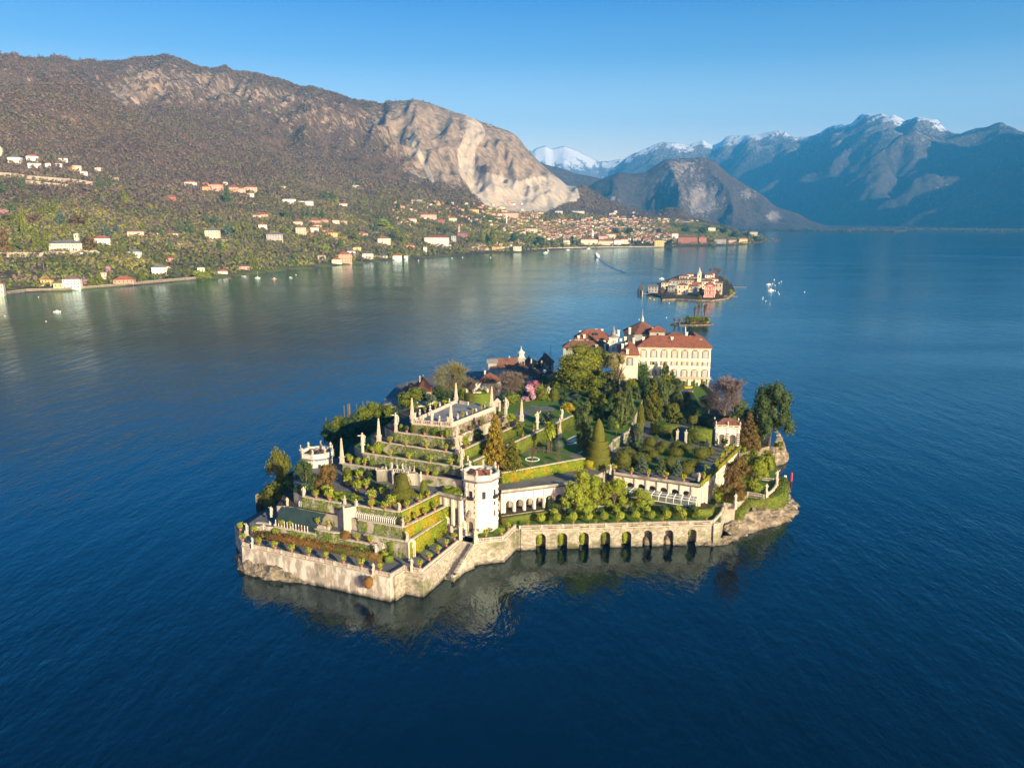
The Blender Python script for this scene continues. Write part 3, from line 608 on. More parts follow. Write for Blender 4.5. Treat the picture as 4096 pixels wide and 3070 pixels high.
def crown(kind, m, n=1600, s=.055, variant=0, core=None):
    key = (kind, m.name, n, s, variant)
    if key not in CROWN:
        rng = np.random.default_rng(abs(hash((kind, variant))) % 1000 if False else (len(kind) * 37 + variant * 101 + ord(kind[0])))
        B = crown_blobs(kind, rng); P, Nn, T = blob_points(B, n, rng, (.9, 1.04) if kind in ('ball', 'dome', 'drop', 'bullet') else (.68, 1.06))
        lo, hi = np.percentile(P, 1.0, 0), np.percentile(P, 99.0, 0); ks = np.array([.96 / (hi[0] - lo[0]), .96 / (hi[1] - lo[1]), .97 / (hi[2] - lo[2])]); off = np.array([(lo[0] + hi[0]) / 2, (lo[1] + hi[1]) / 2, lo[2] if kind != 'umbrella' else 0.])
        P = (P - off) * ks; B = [(*((np.array(b[:3]) - off) * ks), *(np.array(b[3:6]) * ks)) for b in B]
        P[:, 2] = np.maximum(P[:, 2], .0); V, F, t = leaves(P, s, .35, Nn, T, rng)
        if core is None: core = True
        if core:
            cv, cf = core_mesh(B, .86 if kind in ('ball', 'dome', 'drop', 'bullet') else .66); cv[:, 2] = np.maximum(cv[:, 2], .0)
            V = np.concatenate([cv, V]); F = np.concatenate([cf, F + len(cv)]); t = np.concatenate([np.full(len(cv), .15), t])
        CROWN[key] = np_mesh(kind + '_crown', V, F, m, dict(tint=t))
    return CROWN[key]
TRK = {}
def trunk_mesh(kind):
    if kind not in TRK:
        mb = MB(); r = random.Random(len(kind) * 7 + 1)
        if kind == 'plain': mb.tube([(0, 0, 0), (.01, 0, .35), (0, .01, .75)], [.035, .026, .008], 7)
        elif kind == 'limbs':
            mb.tube([(0, 0, 0), (.01, .0, .2), (0, .01, .34)], [.05, .04, .034], 7)
            for i in range(7):
                a = i * .9; z = .3 + .03 * i; q = (.30 * math.cos(a), .30 * math.sin(a), z + .3); mb.tube([(0, 0, z - .06), (q[0] * .45, q[1] * .45, z + .16), q], [.024, .017, .006], 5)
        elif kind == 'lean':
            mb.tube([(-.12, 0, 0), (-.06, 0, .22), (.02, 0, .5), (.03, 0, .8)], [.045, .036, .028, .008], 7)
            for i in range(6):
                a = i * 1.05; mb.tube([(0, 0, .45 + .03 * i), (.25 * math.cos(a), .25 * math.sin(a), .62 + .02 * i)], [.016, .006], 5)
        TRK[kind] = mb.mesh(kind + '_trunk', TRUNK)
    return TRK[kind]
def tree(name, label, cat, loc, w, h, kind, m, trunk='plain', n=1600, s=.055, variant=0, lift=0.0, group=None, rz=None, tm=None):
    """crown 1x1x1 scaled to w and h; lift = share of the height left to the bare stem"""
    t = thing(name, label, cat, loc, random.uniform(0, 6.28) if rz is None else rz, group, (w, w, h))
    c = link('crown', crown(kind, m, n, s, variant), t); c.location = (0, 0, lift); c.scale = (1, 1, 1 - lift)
    if trunk: link('trunk', trunk_mesh(trunk), t)
    return t
def place(c, x, yb, z, yt, w):
    """foot, height and width of something standing at level z, seen from crop pixel rows yb up to yt, w pixels wide"""
    p = K(c, x, yb, z); return p, topz(c, x, yt, p[1]) - z, size(c, w, p)
BARE = {}
def bare_mesh(kind, m, seed=1, fine=5200, spread=.5, up=.9):
    if (kind, m.name, seed) in BARE: return BARE[(kind, m.name, seed)]
    rr = random.Random(seed); mb = MB(); tips = []
    def grow(p, d, L, r, lv):
        q = p + d * L; mb.tube([p, (p + q) / 2 + Vector((rr.uniform(-.01, .01), rr.uniform(-.01, .01), 0)), q], [r, r * .8, r * .55], 4 if lv > 1 else 6)
        if lv >= 2: tips.append((p, q))
        if lv >= 4: return
        for i in range(rr.choice((3, 3, 4)) if lv else 5):
            a = rr.uniform(0, 6.28); e = (d + Vector((math.cos(a), math.sin(a), rr.uniform(-.1, .35))) * spread * rr.uniform(.7, 1.2)).normalized()
            e.z = abs(e.z) * up + .12; grow(q, e.normalized(), L * rr.uniform(.58, .78), r * .5, lv + 1)
    grow(Vector((0, 0, 0)), Vector((.02, 0, 1)), .24, .028, 0)
    V = np.array(mb.v); ext = max(np.percentile(np.hypot(V[:, 0], V[:, 1]), 93) * 2, 1e-3); zt = np.percentile(V[:, 2], 99); kx, kz = .92 / ext, .95 / zt
    V = V * np.array([kx, kx, kz]); F0 = np.array([f for f in mb.f if len(f) == 4])
    A = np.array([(*p, *q) for p, q in tips]); i = RNG.integers(0, len(A), fine); u = RNG.uniform(0, 1.15, (fine, 1))
    P = (A[i, :3] + (A[i, 3:] - A[i, :3]) * u) * np.array([kx, kx, kz]); fl = RNG.uniform(size=fine) < .62; sp = RNG.normal(size=(fine, 3)); sp /= np.linalg.norm(sp, axis=1, keepdims=True); cr = np.array([0, 0, .60]) + sp * np.array([.47, .47, .40]) * RNG.uniform(.45, 1.0, (fine, 1)) * (1 + .16 * np.sin(sp[:, :1] * 9 + seed) * np.cos(sp[:, 1:2] * 8)); P = np.where(fl[:, None], cr, P); D = (A[i, 3:] - A[i, :3]); D = np.where(fl[:, None], sp + np.array([0, 0, .5]), D / np.linalg.norm(D, axis=1, keepdims=True)) + RNG.normal(0, .5, (fine, 3)); D /= np.linalg.norm(D, axis=1, keepdims=True)
    S = np.cross(D, RNG.normal(size=(fine, 3))); S /= np.linalg.norm(S, axis=1, keepdims=True); L = RNG.uniform(.03, .085, (fine, 1)); W = .0035
    T = np.stack([P - S * W, P + S * W, P + D * L + S * W * .3, P + D * L - S * W * .3], 1).reshape(-1, 3)
    me1 = np_mesh(kind + '_limbs', V, F0, TRUNK); me2 = np_mesh(kind + '_twigs', T, np.arange(4 * fine).reshape(-1, 4), m, dict(tint=np.repeat(RNG.uniform(0, 1, fine), 4)))
    BARE[(kind, m.name, seed)] = (me1, me2); return me1, me2
def bare_tree(name, label, loc, w, h, m, seed=1, group=None, fine=5200, spread=.5, up=.9):
    t = thing(name, label, 'tree', loc, random.uniform(0, 6.28), group, (w, w, h)); a, b = bare_mesh('bare', m, seed, fine, spread, up)
    link('trunk', a, t); link('twigs', b, t); return t
def palm_mesh():
    mb = MB(); mb.tube([(0, 0, 0), (.01, .01, .4), (0, 0, .86)], [.035, .028, .03], 7); tr = mb.mesh('palm_trunk', TRUNK); f = MB()
    for i in range(34):
        a = i * 2.39996; el = .9 - 1.5 * (i / 34); L = .42; d = Vector((math.cos(a) * math.cos(el), math.sin(a) * math.cos(el), math.sin(el)))
        s = Vector((-math.sin(a), math.cos(a), 0)); p = Vector((0, 0, .86)); q = p + d * L * .55; e = p + d * L + Vector((0, 0, -.09))
        f.add([p - s * .012, p + s * .012, q + s * .10, q - s * .10], [(0, 1, 2, 3)]); f.add([q - s * .10, q + s * .10, e + s * .06, e - s * .06], [(0, 1, 2, 3)])
    me = f.mesh('palm_fronds', LIME); me.attributes.new('tint', 'FLOAT', 'POINT').data.foreach_set('value', np.repeat(RNG.uniform(0, .8, len(f.v) // 4), 4).astype(np.float32)); return tr, me
PALM = palm_mesh()
def palm(label, loc, w, h, group=None):
    t = thing('palm_tree', label, 'palm', loc, random.uniform(0, 6), group, (w, w, h)); link('trunk', PALM[0], t); link('fronds', PALM[1], t); return t
# potted plants
def pot_mesh():
    return MB().lathe([(.26, 0), (.36, .52), (.42, .53), (.42, .66), (.34, .67), (.32, .6)], n=10).mesh('pot', POT)
POTM = pot_mesh(); STEM = MB().tube([(0, 0, .5), (0, 0, 1.1)], .05, 5).mesh('stem', TRUNK)
def fruit_mesh(n=16):
    mb = MB()
    for i in range(n):
        a, z = random.uniform(0, 6.28), random.uniform(-.7, .8); r = math.sqrt(1 - z * z) * .44; x, y, w = r * math.cos(a), r * math.sin(a), .5 + z * .44; s = .05
        mb.add([(x - s, y, w), (x, y - s, w), (x + s, y, w), (x, y + s, w), (x, y, w + s), (x, y, w - s)], [(0, 1, 4), (1, 2, 4), (2, 3, 4), (3, 0, 4), (1, 0, 5), (2, 1, 5), (3, 2, 5), (0, 3, 5)])
    return mb.mesh('lemons', ORANGE)
FRUIT = fruit_mesh()
def potted(label, loc, k=1.0, kind='ball', m=CITRUS, w=1.5, h=1.35, fruit=True, group=None, n=200, sz=.2, v=0):
    t = thing('potted_tree', label, 'potted plant', loc, random.uniform(0, 6.28), group, k)
    link('pot', POTM, t); link('stem', STEM, t); c = link('crown', crown('shrub' if kind == 'ball' else kind, m, n, sz, v), t); c.location = (0, 0, .72); c.scale = (w, w, h)
    if fruit: f = link('lemons', FRUIT, c)
    return t
# statues
def statue_mesh(v):
    mb = MB(); r = random.Random(v); ln = r.uniform(-.05, .05)
    mb.lathe([(.17, 0), (.18, .04), (.15, .12), (.13, .30), (.15, .46), (.115, .56), (.15, .70), (.165, .78), (.07, .835), (.05, .86)], 0, 0, 10, kx=1.0, ky=.72)
    mb.lathe([(.02, .845), (.062, .88), (.078, .925), (.066, .97), (.02, 1.0)], ln * .4, -.015, 8)
    sh = .775
    poses = [[(-1, (-.28, -.06, .98), (-.24, -.02, .88)), (1, (.20, -.12, .52), (.24, -.02, .64))], [(-1, (-.42, -.10, .80), (-.28, -.05, .76)), (1, (.18, -.14, .50), (.25, 0, .62))], [(-1, (-.20, -.14, .50), (-.25, 0, .62)), (1, (.36, -.05, 1.04), (.28, 0, .86))], [(-1, (-.10, -.20, .66), (-.24, -.04, .62)), (1, (.10, -.20, .60), (.24, -.04, .60))]]
    for s, e, m in poses[v % 4]: mb.tube([(s * .13, 0, sh), m, e], [.055, .045, .03], 6)
    mb.tube([(.13, .05, .80), (.2, .1, .5), (.17, .13, .1)], [.05, .07, .09], 6); mb.lathe([(.24, -.06), (.24, 0), (.19, .02)], n=10); return mb.mesh('figure', PALE, True)
FIG = [statue_mesh(v) for v in range(4)]
PED = MB().box(0, 0, 0, 1, 1, .12).box(0, 0, .12, .78, .78, .86).box(0, 0, .86, 1, 1, 1).mesh('pedestal', PALE)
URN = MB().lathe([(.30, 0), (.30, .12), (.16, .18), (.12, .28), (.32, .46), (.36, .58), (.22, .70), (.25, .74), (.10, .86), (.06, .93), (.03, 1.)], n=10).mesh('finial', PALE, True)
def statue(label, loc, h=2.2, ped=1.0, pw=.85, v=0, rz=0.0, group=None, fig=None, cat='statue', name='statue'):
    t = thing(name, label, cat, loc, rz, group)
    p = link('pedestal', PED, t); p.scale = (pw, pw, ped); f = link('figure' if fig is None else 'finial', FIG[v % 4] if fig is None else fig, t); f.location = (0, 0, ped); f.scale = (h, h, h) if fig is None else (h * .8, h * .8, h); return t
def obelisk(label, loc, h, rz=.3, w=1.15, ped=2.2, group=None, spike=False):
    t = thing('obelisk', label, 'obelisk', loc, rz, group)
    MB().box(0, 0, 0, w * 1.25, w * 1.25, .35).box(0, 0, .35, w, w, ped - .25).box(0, 0, ped - .25, w * 1.3, w * 1.3, ped).build('pedestal', PALE, t)
    MB().box(0, 0, ped, w * .82, w * .82, h - .6, top=.40).build('shaft', OBELISK, t)
    MB().lathe([(.03, h - .60), (.22, h - .52), (.31, h - .28), (.22, h - .05), (.03, h)], n=10).build('ball', PALE, t, True)
    if spike:
        s = MB()
        for a in (-.5, 0, .5): s.tube([(0, 0, h), (.35 * math.sin(a), .1 * a, h + .8)], [.05, .03], 4)
        s.build('finial', IRON, t)
    return t
# buildings
def roof_mesh(mb, w, d, z, rh, over=.5, hip=True, mi=0, th=.25):
    """roof over a w x d plan at the origin: eaves at z, ridge along the longer side"""
    W, D = w / 2 + over, d / 2 + over; e = [(-W, -D), (W, -D), (W, D), (-W, D)]
    if hip: k = min(W, D); r = [(-(W - k), 0), (W - k, 0)] if W >= D else [(0, -(D - k)), (0, D - k)]
    else: r = [(-W, 0), (W, 0)] if W >= D else [(0, -D), (0, D)]
    vs = [(*p, z) for p in e] + [(*p, z + th) for p in e] + [(*p, z + th + rh) for p in r]
    fs = [(3, 2, 1, 0), (0, 1, 5, 4), (1, 2, 6, 5), (2, 3, 7, 6), (3, 0, 4, 7)]
    fs += [(4, 5, 9, 8), (5, 6, 9), (6, 7, 8, 9), (7, 4, 8)] if W >= D else [(4, 5, 8), (5, 6, 9, 8), (6, 7, 9), (7, 4, 8, 9)]
    return mb.add(vs, fs, mi)
def window(name, parent, loc, w, h, rz=0., frame=PALE, pane=GLASS, sill=True, arch=False, fr=.12):
    o = MB().box(0, 0, 0, w + 2 * fr, .16, h + fr * 1.6).build(name, frame, parent); o.location = loc; o.rotation_euler = (0, 0, rz)
    MB().box(0, -.09, fr * .6, w, .06, h).build('pane', pane, o)
    return o
def house(name, label, cat, loc, w, d, h, rh, rz=0., wm=CREAM, rm=TILE, hip=True, group=None, chim=1, deep=3.0, win=0, over=.6, pane=GLASS, rows=None, wpart=True):
    t = thing(name, label, cat, loc, rz, group)
    MB().box(0, 0, -deep, w, d, h).build('wall', wm, t); m = MB(); roof_mesh(m, w, d, h, rh, over, hip); r = m.build('roof', rm, t)
    if not hip:
        g = MB(); zz = h + .02
        if w >= d: [g.add([(s * w / 2 * .998, -d / 2, zz), (s * w / 2 * .998, d / 2, zz), (s * w / 2 * .998, 0, h + rh * .93)], [(0, 1, 2)]) for s in (-1, 1)]
        else: [g.add([(-w / 2, s * d / 2 * .998, zz), (w / 2, s * d / 2 * .998, zz), (0, s * d / 2 * .998, h + rh * .93)], [(0, 1, 2)]) for s in (-1, 1)]
        g.build('gable', wm, t)
    for i in range(chim):
        x = (random.random() - .5) * w * .6; y = (random.random() - .5) * d * .3; MB().box(x, y, h + rh * .35, .8, .8, h + rh + 1.1).build('chimney', wm, r)
    if win:
        rows = rows or max(1, int(h / 3.2)); me = WINM.setdefault('m', MB().box(0, 0, 0, 1.0, .12, 1.6).mesh('window', pane)); fh = h / rows
        for k in range(rows):
            for i in range(win):
                o = link('window', me, t); o.location = (-w / 2 + w * (i + .5) / win, -d / 2 - .02, k * fh + fh * .35); o.scale = (min(1.4, w / win * .42), 1, fh * .28)
    return t
WINM = {}
# ------------------------------------------------------------------ levels of the garden island
ZW, ZS1, ZS, ZR, ZQ, Z6, Z7, Z8, Z9, ZP, ZL, ZG = 7.4, 10.6, 12.4, 16.0, 19.5, 22.6, 25.6, 29.0, 32.5, 36.0, 17.0, 20.6
xy = lambda p: (float(p[0]), float(p[1]))
def lerp(a, b, t): return np.array(a) + (np.array(b) - np.array(a)) * t
def level(name, label, pts, z0, z1, m, side=STONE):
    o = MB().prism([xy(p) for p in pts], z0, z1, 0, 1).build(name, [side, m]); return tag(o, label, 'ground', kind='structure')
Wl = K('c1', 165, 1075, ZW); Wf = K('c1', 1490, 1355, ZW); Wn1 = K('c1', 1605, 1285, ZW); Wn2 = K('c2', 195, 1312, ZW); Wst = K('c2', 520, 1045, ZW)
B0 = K('c2', 640, 1060, ZW); B1 = K('c2', 700, 1040, ZW); B2 = K('c2', 918, 1020, ZW); B3 = K('c2', 1030, 918, ZW); B4 = K('c2', 1075, 925, ZW); A1 = K('c3', 1345, 962, ZW); A2 = K('c3', 1432, 880, ZW); A3 = K('c3', 1475, 775, ZW + .6)
LSH = [(-84.5, 236), (-90, 246), (-87, 262), (-80, 280), (-73, 300), (-68, 325)]
level('ground', 'wooded garden ground in the middle of the island', [(-88, 262), (-78, 300), (-68, 340), (-40, 352), (-24, 310), (20, 300), (70, 312), (92, 312), (107, 322), (112, 345), (106, 400), (108, 428), (60, 445), (20, 430), (-40, 400), (-66, 360)][::1], -3, 12.0, SOIL, ROCK)
level('ground', 'low village ground at the back of the island', [(-67, 345), (-40, 345), (20, 420), (60, 440), (108, 430), (112, 470), (90, 500), (40, 520), (-10, 528), (-45, 520), (-70, 482), (-72, 440), (-70, 400)], -3, 5.0, GRAVEL, RUBBLE)
level('ground', 'front terrace walk above the lake wall', [Wl, Wf, Wn1, Wn2, Wst, K('c2', 590, 900, ZW), (-14, 262), (-60, 262), (-84, 262), LSH[1], LSH[0]], -3, ZW, GRAVEL, SEAWALL)
level('ground', 'court terrace behind the arcaded lake wall', [lerp(Wst, B0, .9), B0, B1, B2, B3, B4, lerp(B4, A1, .02) + np.array([-.2, 3.2, 0]), A1 + np.array([.3, 3.2, 0]), A1 + np.array([3, .6, 0]), A2, A3, (76, 272), (30, 285), (-3, 262)], -3, ZW - .006, LAWN, RUBBLE)
level('ground', 'lawn terrace at the right tip of the island', [K('c3', 1480, 775, 9), K('c3', 1575, 775, 9), K('c3', 1705, 672, 9), K('c3', 1862, 700, 9), K('c3', 1990, 590, 9), K('c3', 1995, 500, 9), (108, 318), (94, 318), (70, 262)], -3, 9.0, LAWN, RUBBLE)
S1a, S1b = K('p3', 545, 860, ZS1), K('p4', 850, 1268, ZS1)
level('ground', 'narrow terrace above the azalea border', [S1a, S1b, S1b + np.array([1, 8, 0]), (-60, 262), (-78, 262), S1a + np.array([-9, 3, 0]), S1a + np.array([-7.5, .5, 0])], 2, ZS1, GRAVEL)
Sa, Sf, Sr = K('p4', 592, 1035, ZS), K('p4', 1562, 1195, ZS), K('c2', 400, 832, ZS)
level('ground', 'hedged terrace beside the stone gate', [Sa, Sf, Sr, K('c2', 575, 812, ZS), (-14, 262), (-60, 262), lerp(Sa, Sf, -.9) + np.array([0, 5, 0])], 2, ZS, GRAVEL)
Ra, Rf, Rr = K('p4', 462, 705, ZR), K('p4', 1448, 875, ZR), K('c2', 425, 718, ZR); Rl = K('p3', 800, 400, ZR)
level('ground', 'terrace of the cold frames', [Ra, Rf, Rr, K('c2', 560, 700, ZR), (-14, 262), (-60, 262), (-76, 262), Rl + np.array([-3, 0, 0]), Rl], 2, ZR, SOIL)
Ql, Qf, Qr = K('p3', 1168, 195, ZQ), K('p4', 1378, 538, ZQ), K('c2', 338, 612, ZQ)
level('ground', 'parterre terrace before the theatre', [Ql, Qf, Qr, K('c2', 530, 640, ZQ), (-11, 262), (-30, 290), (-60, 285), (-76, 268), Ql + np.array([-4, 4, 0])], 2, ZQ, GRAVEL)
T6l, T6m, T6n, T6r = K('p2', 540, 678, Z6), K('p2', 1180, 775, Z6), K('p2', 1905, 880, Z6), K('c2', 560, 500, Z6)
level('ground', 'terrace above the theatre', [T6l, T6m, T6m + np.array([1.5, 6, 0]), T6n + np.array([-1, 6, 0]), T6n, T6r, K('c2', 620, 440, Z6), (-11, 268), (-20, 300), (-40, 300), (-60, 285)], 2, Z6, SOIL)
T7l, T7f, T7r, T7e = K('p2', 900, 495, Z7), K('p1', 1285, 1625, Z7), K('p5', 660, 740, Z7), K('p5', 1280, 495, Z7)
level('ground', 'third terrace of the pyramid garden and upper lawns', [T7l, T7f, T7r, T7e, (20, 345), (0, 352), (-30, 345), (-48, 310), (-56, 275)], 2, Z7, LAWN)
T8l, T8f, T8r = K('p2', 1180, 295, Z8), K('p1', 1205, 1380, Z8), K('p5', 400, 615, Z8)
level('ground', 'second terrace of the pyramid garden', [T8l, T8f, T8r, (-2, 306), (-22, 318), (-45, 305), (-50, 275)], 2, Z8, SOIL)
T9l, T9f, T9r = K('p1', 130, 1005, Z9), K('p1', 1125, 1132, Z9), K('p1', 2125, 705, Z9)
level('ground', 'first terrace of the pyramid garden', [T9l, T9f, T9r, (-8, 303), (-24, 312), (-42, 300), (-45, 275)], 2, Z9, SOIL)
Pl, Pf, Pr, Pb = K('p1', 440, 845, ZP), K('p1', 1125, 905, ZP), K('p1', 1870, 608, ZP), K('p1', 1215, 490, ZP)
level('ground', 'grey paved top platform of the pyramid garden', [Pl, Pf, Pr, Pb + np.array([9, -1, 0]), Pb], 2, ZP, PLAZA)
G0, G1, G2, G3 = K('p5', 22, 1510, ZG), K('p5', 1465, 1252, ZG), K('c5', 560, 1175, ZG), K('c5', 690, 1098, ZG)
level('ground', 'lawn garden right of the pyramid', [G0, G1, G1 + np.array([8, 8, 0]), G2, G3, (62, 372), (30, 372), (12, 345), (-8, 275)], 2, ZG, LAWN)
LA0, LA1, LB0, LB1, LC1 = K('c2', 905, 600, ZL), K('c2', 1500, 528, ZL), K('c3', 385, 478, ZL), K('c3', 1225, 598, ZL), K('c3', 1622, 220, ZL)
LAe = LA0 + (LA1 - LA0) * 1.55
level('ground', 'broad gravel walk and parterre above the arcades', [*miter([LA0, LAe, LB0, LB1, LC1], 4.2), (91, 330), (60, 345), (40, 330), (-8, 275), (-6, 262)], 2, ZL, GRAVEL)
level('ground', 'palace lawn and grove', [(62, 372), (84, 335), (91, 330), (106, 400), (109, 436), (60, 446), (20, 430), (10, 380)], 2, 14.9, SOIL, RUBBLE)
level('ground', 'bright palace lawn', [K('c5', 1165, 690, 15), K('c5', 1375, 690, 15), K('c5', 1480, 830, 15), K('c5', 1330, 960, 15), K('c5', 1240, 950, 15), K('c5', 1290, 830, 15), K('c5', 1150, 770, 15)], 14, 14.93, LAWN)
# ------------------------------------------------------------------ terrace walls, coping and ivy
PYR = 'ivied retaining walls of the pyramid garden'
FRONT = [('highest', Pl, Pf, Z9, ZP - .3), ('second', T9l, T9f, Z8, Z9), ('third', T8l, T8f, Z7, Z8), ('fourth', T7l, T7f, Z6, Z7)]
for w_, a, b, zb, zt in FRONT:
    wall(f'{w_} ivied front wall of the stepped garden, counted from the paved top', [a, b], zb - 1, zt, ivy=20, group=PYR, ivy_part=.97 if zt < ZP - 1 else .9, isz=.42)
RIGHT = [('highest', Pf, Pr, Z9, ZP - .3, TWIG, .95), ('second', T9f, T9r, Z8, Z9, IVY, .2), ('third', T8f, T8r, Z7, Z8, HEDGE2, 1.0), ('lowest', T7f, T7e, ZG, Z7, HEDGE2, 1.0)]
for w_, a, b, zb, zt, im, ip in RIGHT:
    wall(f'{w_} retaining wall on the right flank of the stepped garden' + {'highest': ' with dry hanging creeper', 'second': ' of bare pale stone', 'third': ' under a green creeper', 'lowest': ' with hedge and pink flowers'}[w_], [a, b], zb - 1, zt, ivy=16, ivym=im, group=PYR, ivy_part=ip, isz=.4)
wall('left part of the wall behind the theatre parterre', [T6l, T6m], ZQ - 1, Z6, ivy=9, ivy_part=.3, group=PYR)
wall('right part of the wall behind the theatre parterre', [T6n, T6r], ZQ - 1, Z6, ivy=6, ivy_part=.1, group=PYR)
QM0, QM1 = K('p3', 2010, 345, ZQ), K('p4', 430, 395, ZQ)
wall('ivied wall under the parterre left of the stair', [Ql, QM0], ZR - 1, ZQ, ivy=24, ivy_part=.96, isz=.42, group='front terrace walls')
wall('ivied wall under the parterre right of the stair', [QM1, Qf], ZR - 1, ZQ, ivy=24, ivy_part=.92, isz=.42, group='front terrace walls')
wall('bright hedge covered flank wall under the parterre', [Qf, Qr], ZR - 1, ZQ, ivy=26, ivym=HEDGE, ivy_part=1.0, group='front terrace walls', isz=.45)
wall('ivied wall below the cold frames', [Ra, Rf], ZS - 1, ZR, ivy=24, ivy_part=.92, isz=.42, group='front terrace walls')
wall('bright yellow hedge covered flank wall below the cold frames', [Rf, Rr], ZS - 1, ZR, ivy=26, ivym=HEDGE, ivy_part=1.0, group='front terrace walls', isz=.45)
wall('patchy ivied wall beside the stone gate', [Sa, Sf], ZW - 1, ZS, ivy=16, ivy_part=.6, isz=.42, group='front terrace walls')
wall('tall green hedge covered wall between the two stone gates', [Sf, Sr], ZW - 1, ZS, ivy=26, ivym=HEDGE, ivy_part=1.0, group='front terrace walls', isz=.45)
wall('long ivied wall behind the russet azaleas', [S1a, S1b], ZW - 1, ZS1, ivy=24, ivy_part=.96, isz=.42, group='front terrace walls')
S0a, S0b = K('p3', 150, 775, ZS1), K('p3', 430, 800, ZS1)
wall('short ivied wall at the left corner of the front terrace', [S0a, S0b], ZW - 1, ZS1, ivy=14, ivy_part=.6, group='front terrace walls')
wall('long wall clad in bright yellow green hedge above the gravel walk', [G0, G1], ZL - 1, ZG, ivy=34, ivym=HEDGE, ivy_part=1.0, isz=.5, group='garden walls')
wall('hedged wall climbing beside the spiral topiary', [G2, G3], ZL - 1, ZG, ivy=12, ivym=HEDGE2, ivy_part=.9, group='garden walls')
hedge('curved hedge running from the yellow wall to the spiral topiary', [G1 + np.array([.2, -.4, 0]), G1 + np.array([4.5, -1.5, 0])], .9, ZL - .1, ZG - .4, HEDGE)
# lake walls: stand 0.3 m proud of the terraces
SEA = 'lake walls'
wall('long pale front wall rising from the lake', [LSH[0], Wl, Wf], -3, ZW - .35, SEAWALL, .9, name='lake_wall', group=SEA, batter=.45)
wall('short lake wall between the front corner and the water stair', [Wf + np.array([.5, .6, 0]), Wn1, Wn2, Wst], -3, ZW - .36, RUBBLE, .9, name='lake_wall', group=SEA, batter=.4)
wall('angled bastion wall under the white tower', [B0, B1, B2, B3, B4], -3, ZW - .37, RUBBLE, .9, name='lake_wall', group=SEA, batter=.3)
wall('corner wall at the right end of the arches', [A1 + np.array([.35, .0, 0]), A1 + np.array([2.6, .9, 0]), A2, A3], -3, ZW - .38, RUBBLE, .9, name='lake_wall', group=SEA, batter=.35)
AX = [2163.4, 2249.5, 2335.7, 2421.3, 2505.5, 2589.7, 2674.3, 2766.7]
def arch_wall():
    t = thing('arcaded_lake_wall', 'rubble stone lake wall pierced by eight round arches', 'wall'); p0, p1 = B4 + np.array([.3, -.1, 0]), A1; L = np.hypot(*(p1 - p0)[:2]); cs = []
    for px in AX:
        k = (px - PW / 2) / FPX; lo, hi = 0., 1.
        for _ in range(40):
            mid = (lo + hi) / 2; q = lerp(p0, p1, mid)
            if proj((q[0], q[1], 2.5))[0] < px: lo = mid
            else: hi = mid
        cs.append(lo * L)
    mb = MB(); arcade(mb, p0, p1, -3, ZW - .35, cs, 1.62, 3.9, 1.9, 0, 9, 1.62); mb.build('wall_body', [RUBBLE], t)
    c = MB(); ribbon(c, [p0, p1], .9, ZW - .347, ZW - .05, shift=-.1 - .3); c.build('coping', PALE, t)
    bk = MB(); ribbon(bk, [p0 + np.array([0, 3.4, 0]), p1 + np.array([0, 3.4, 0])], .8, -3, ZW - .5); bk.build('back_wall', RUBBLE, t)
    d = (p1 - p0) / L
    for i, s in enumerate(cs):
        q = p0 + d * s + np.array([0, .9, 0])
        if i < 5 or i == 7:
            g = MB(); w = (.85 if i < 5 else .3); dz = 1.2 if i < 5 else 2.9; q2 = q + d * (-.62)
            g.lathe([(w * .5, dz), (w * .9, dz + .8), (w, 3.2), (w * 1.0, 4.4), (w * .5, 5.3)], q2[0], q2[1], 8)
            tag(leafy('creeper', g, 22, .42, LIME if i != 3 else HEDGE2, None, .12), ['bright', 'lush', 'pale topped', 'dark', 'broad', '', '', 'thin'][i] + f' green creeper in the {nth(i)} lake wall arch from the white tower', 'creeper', 'creepers in the lake wall arches')
        else:
            r = MB(); r.lathe([(1.6, -1), (1.5, .6), (1.0, 1.9), (.3, 2.6)], q[0] + .2, q[1] + 1.6, 9); tag(r.build('rock', ROCK), f'bare rock inside the {nth(i)} arch of the lake wall', 'rock')
    tr = K('c3', 740, 1180, 0); tag(MB().tube([(tr[0] - .3, tr[1] + 1.2, -.4), (tr[0], tr[1] + 1.4, 4.4)], .09, 5).build('mooring_pole', WOOD), 'rusty pole standing in the sixth lake wall arch', 'pole')
    return cs
ACS = arch_wall()
# ------------------------------------------------------------------ balustrades
BAL = 'stone balustrades'
balustrade('long balustrade on the front lake wall', [Wl, Wf], ZW, group=BAL)
balustrade('short balustrade at the front corner of the island', [Wf + np.array([.3, .5, 0]), Wn1, lerp(Wn1, Wn2, .9)], ZW, group=BAL)
balustrade('low solid parapet down to the water stair', [Wn2, lerp(Wn2, Wst, .97)], ZW, .75, solid=True, group=BAL)
balustrade('balustrade round the bastion under the white tower', [B1, B2, B3], ZW, group=BAL)
balustrade('long balustrade over the eight arches', [B4, lerp(B4, A1, .995)], ZW, group=BAL, gap=7.05)
balustrade('curved parapet at the right end of the arcaded wall', [A1 + np.array([.4, .1, 0]), A2, A3], ZW, solid=True, group=BAL)
balustrade('stone balustrade on the front edge of the paved top', [Pl, Pf], ZP, 1.35, gap=4, group=BAL, step=.6)
balustrade('carved parapet on the right edge of the paved top', [Pf, Pr], ZP, 1.2, gap=7, solid=True, group=BAL)
balustrade('carved parapet on the far left edge of the paved top', [Pl, lerp(Pl, Pb, .97)], ZP, 1.2, gap=7, solid=True, group=BAL)
balustrade('short parapet at the back of the paved top', [lerp(Pb, Pr, .12), lerp(Pb, Pr, .32)], ZP, 1.2, solid=True, group=BAL)
balustrade('curved balustrade on the bulge above the azaleas', [K('p3', 1490, 860, 12.9), K('p3', 1740, 905, 12.9)], 12.6, group=BAL)
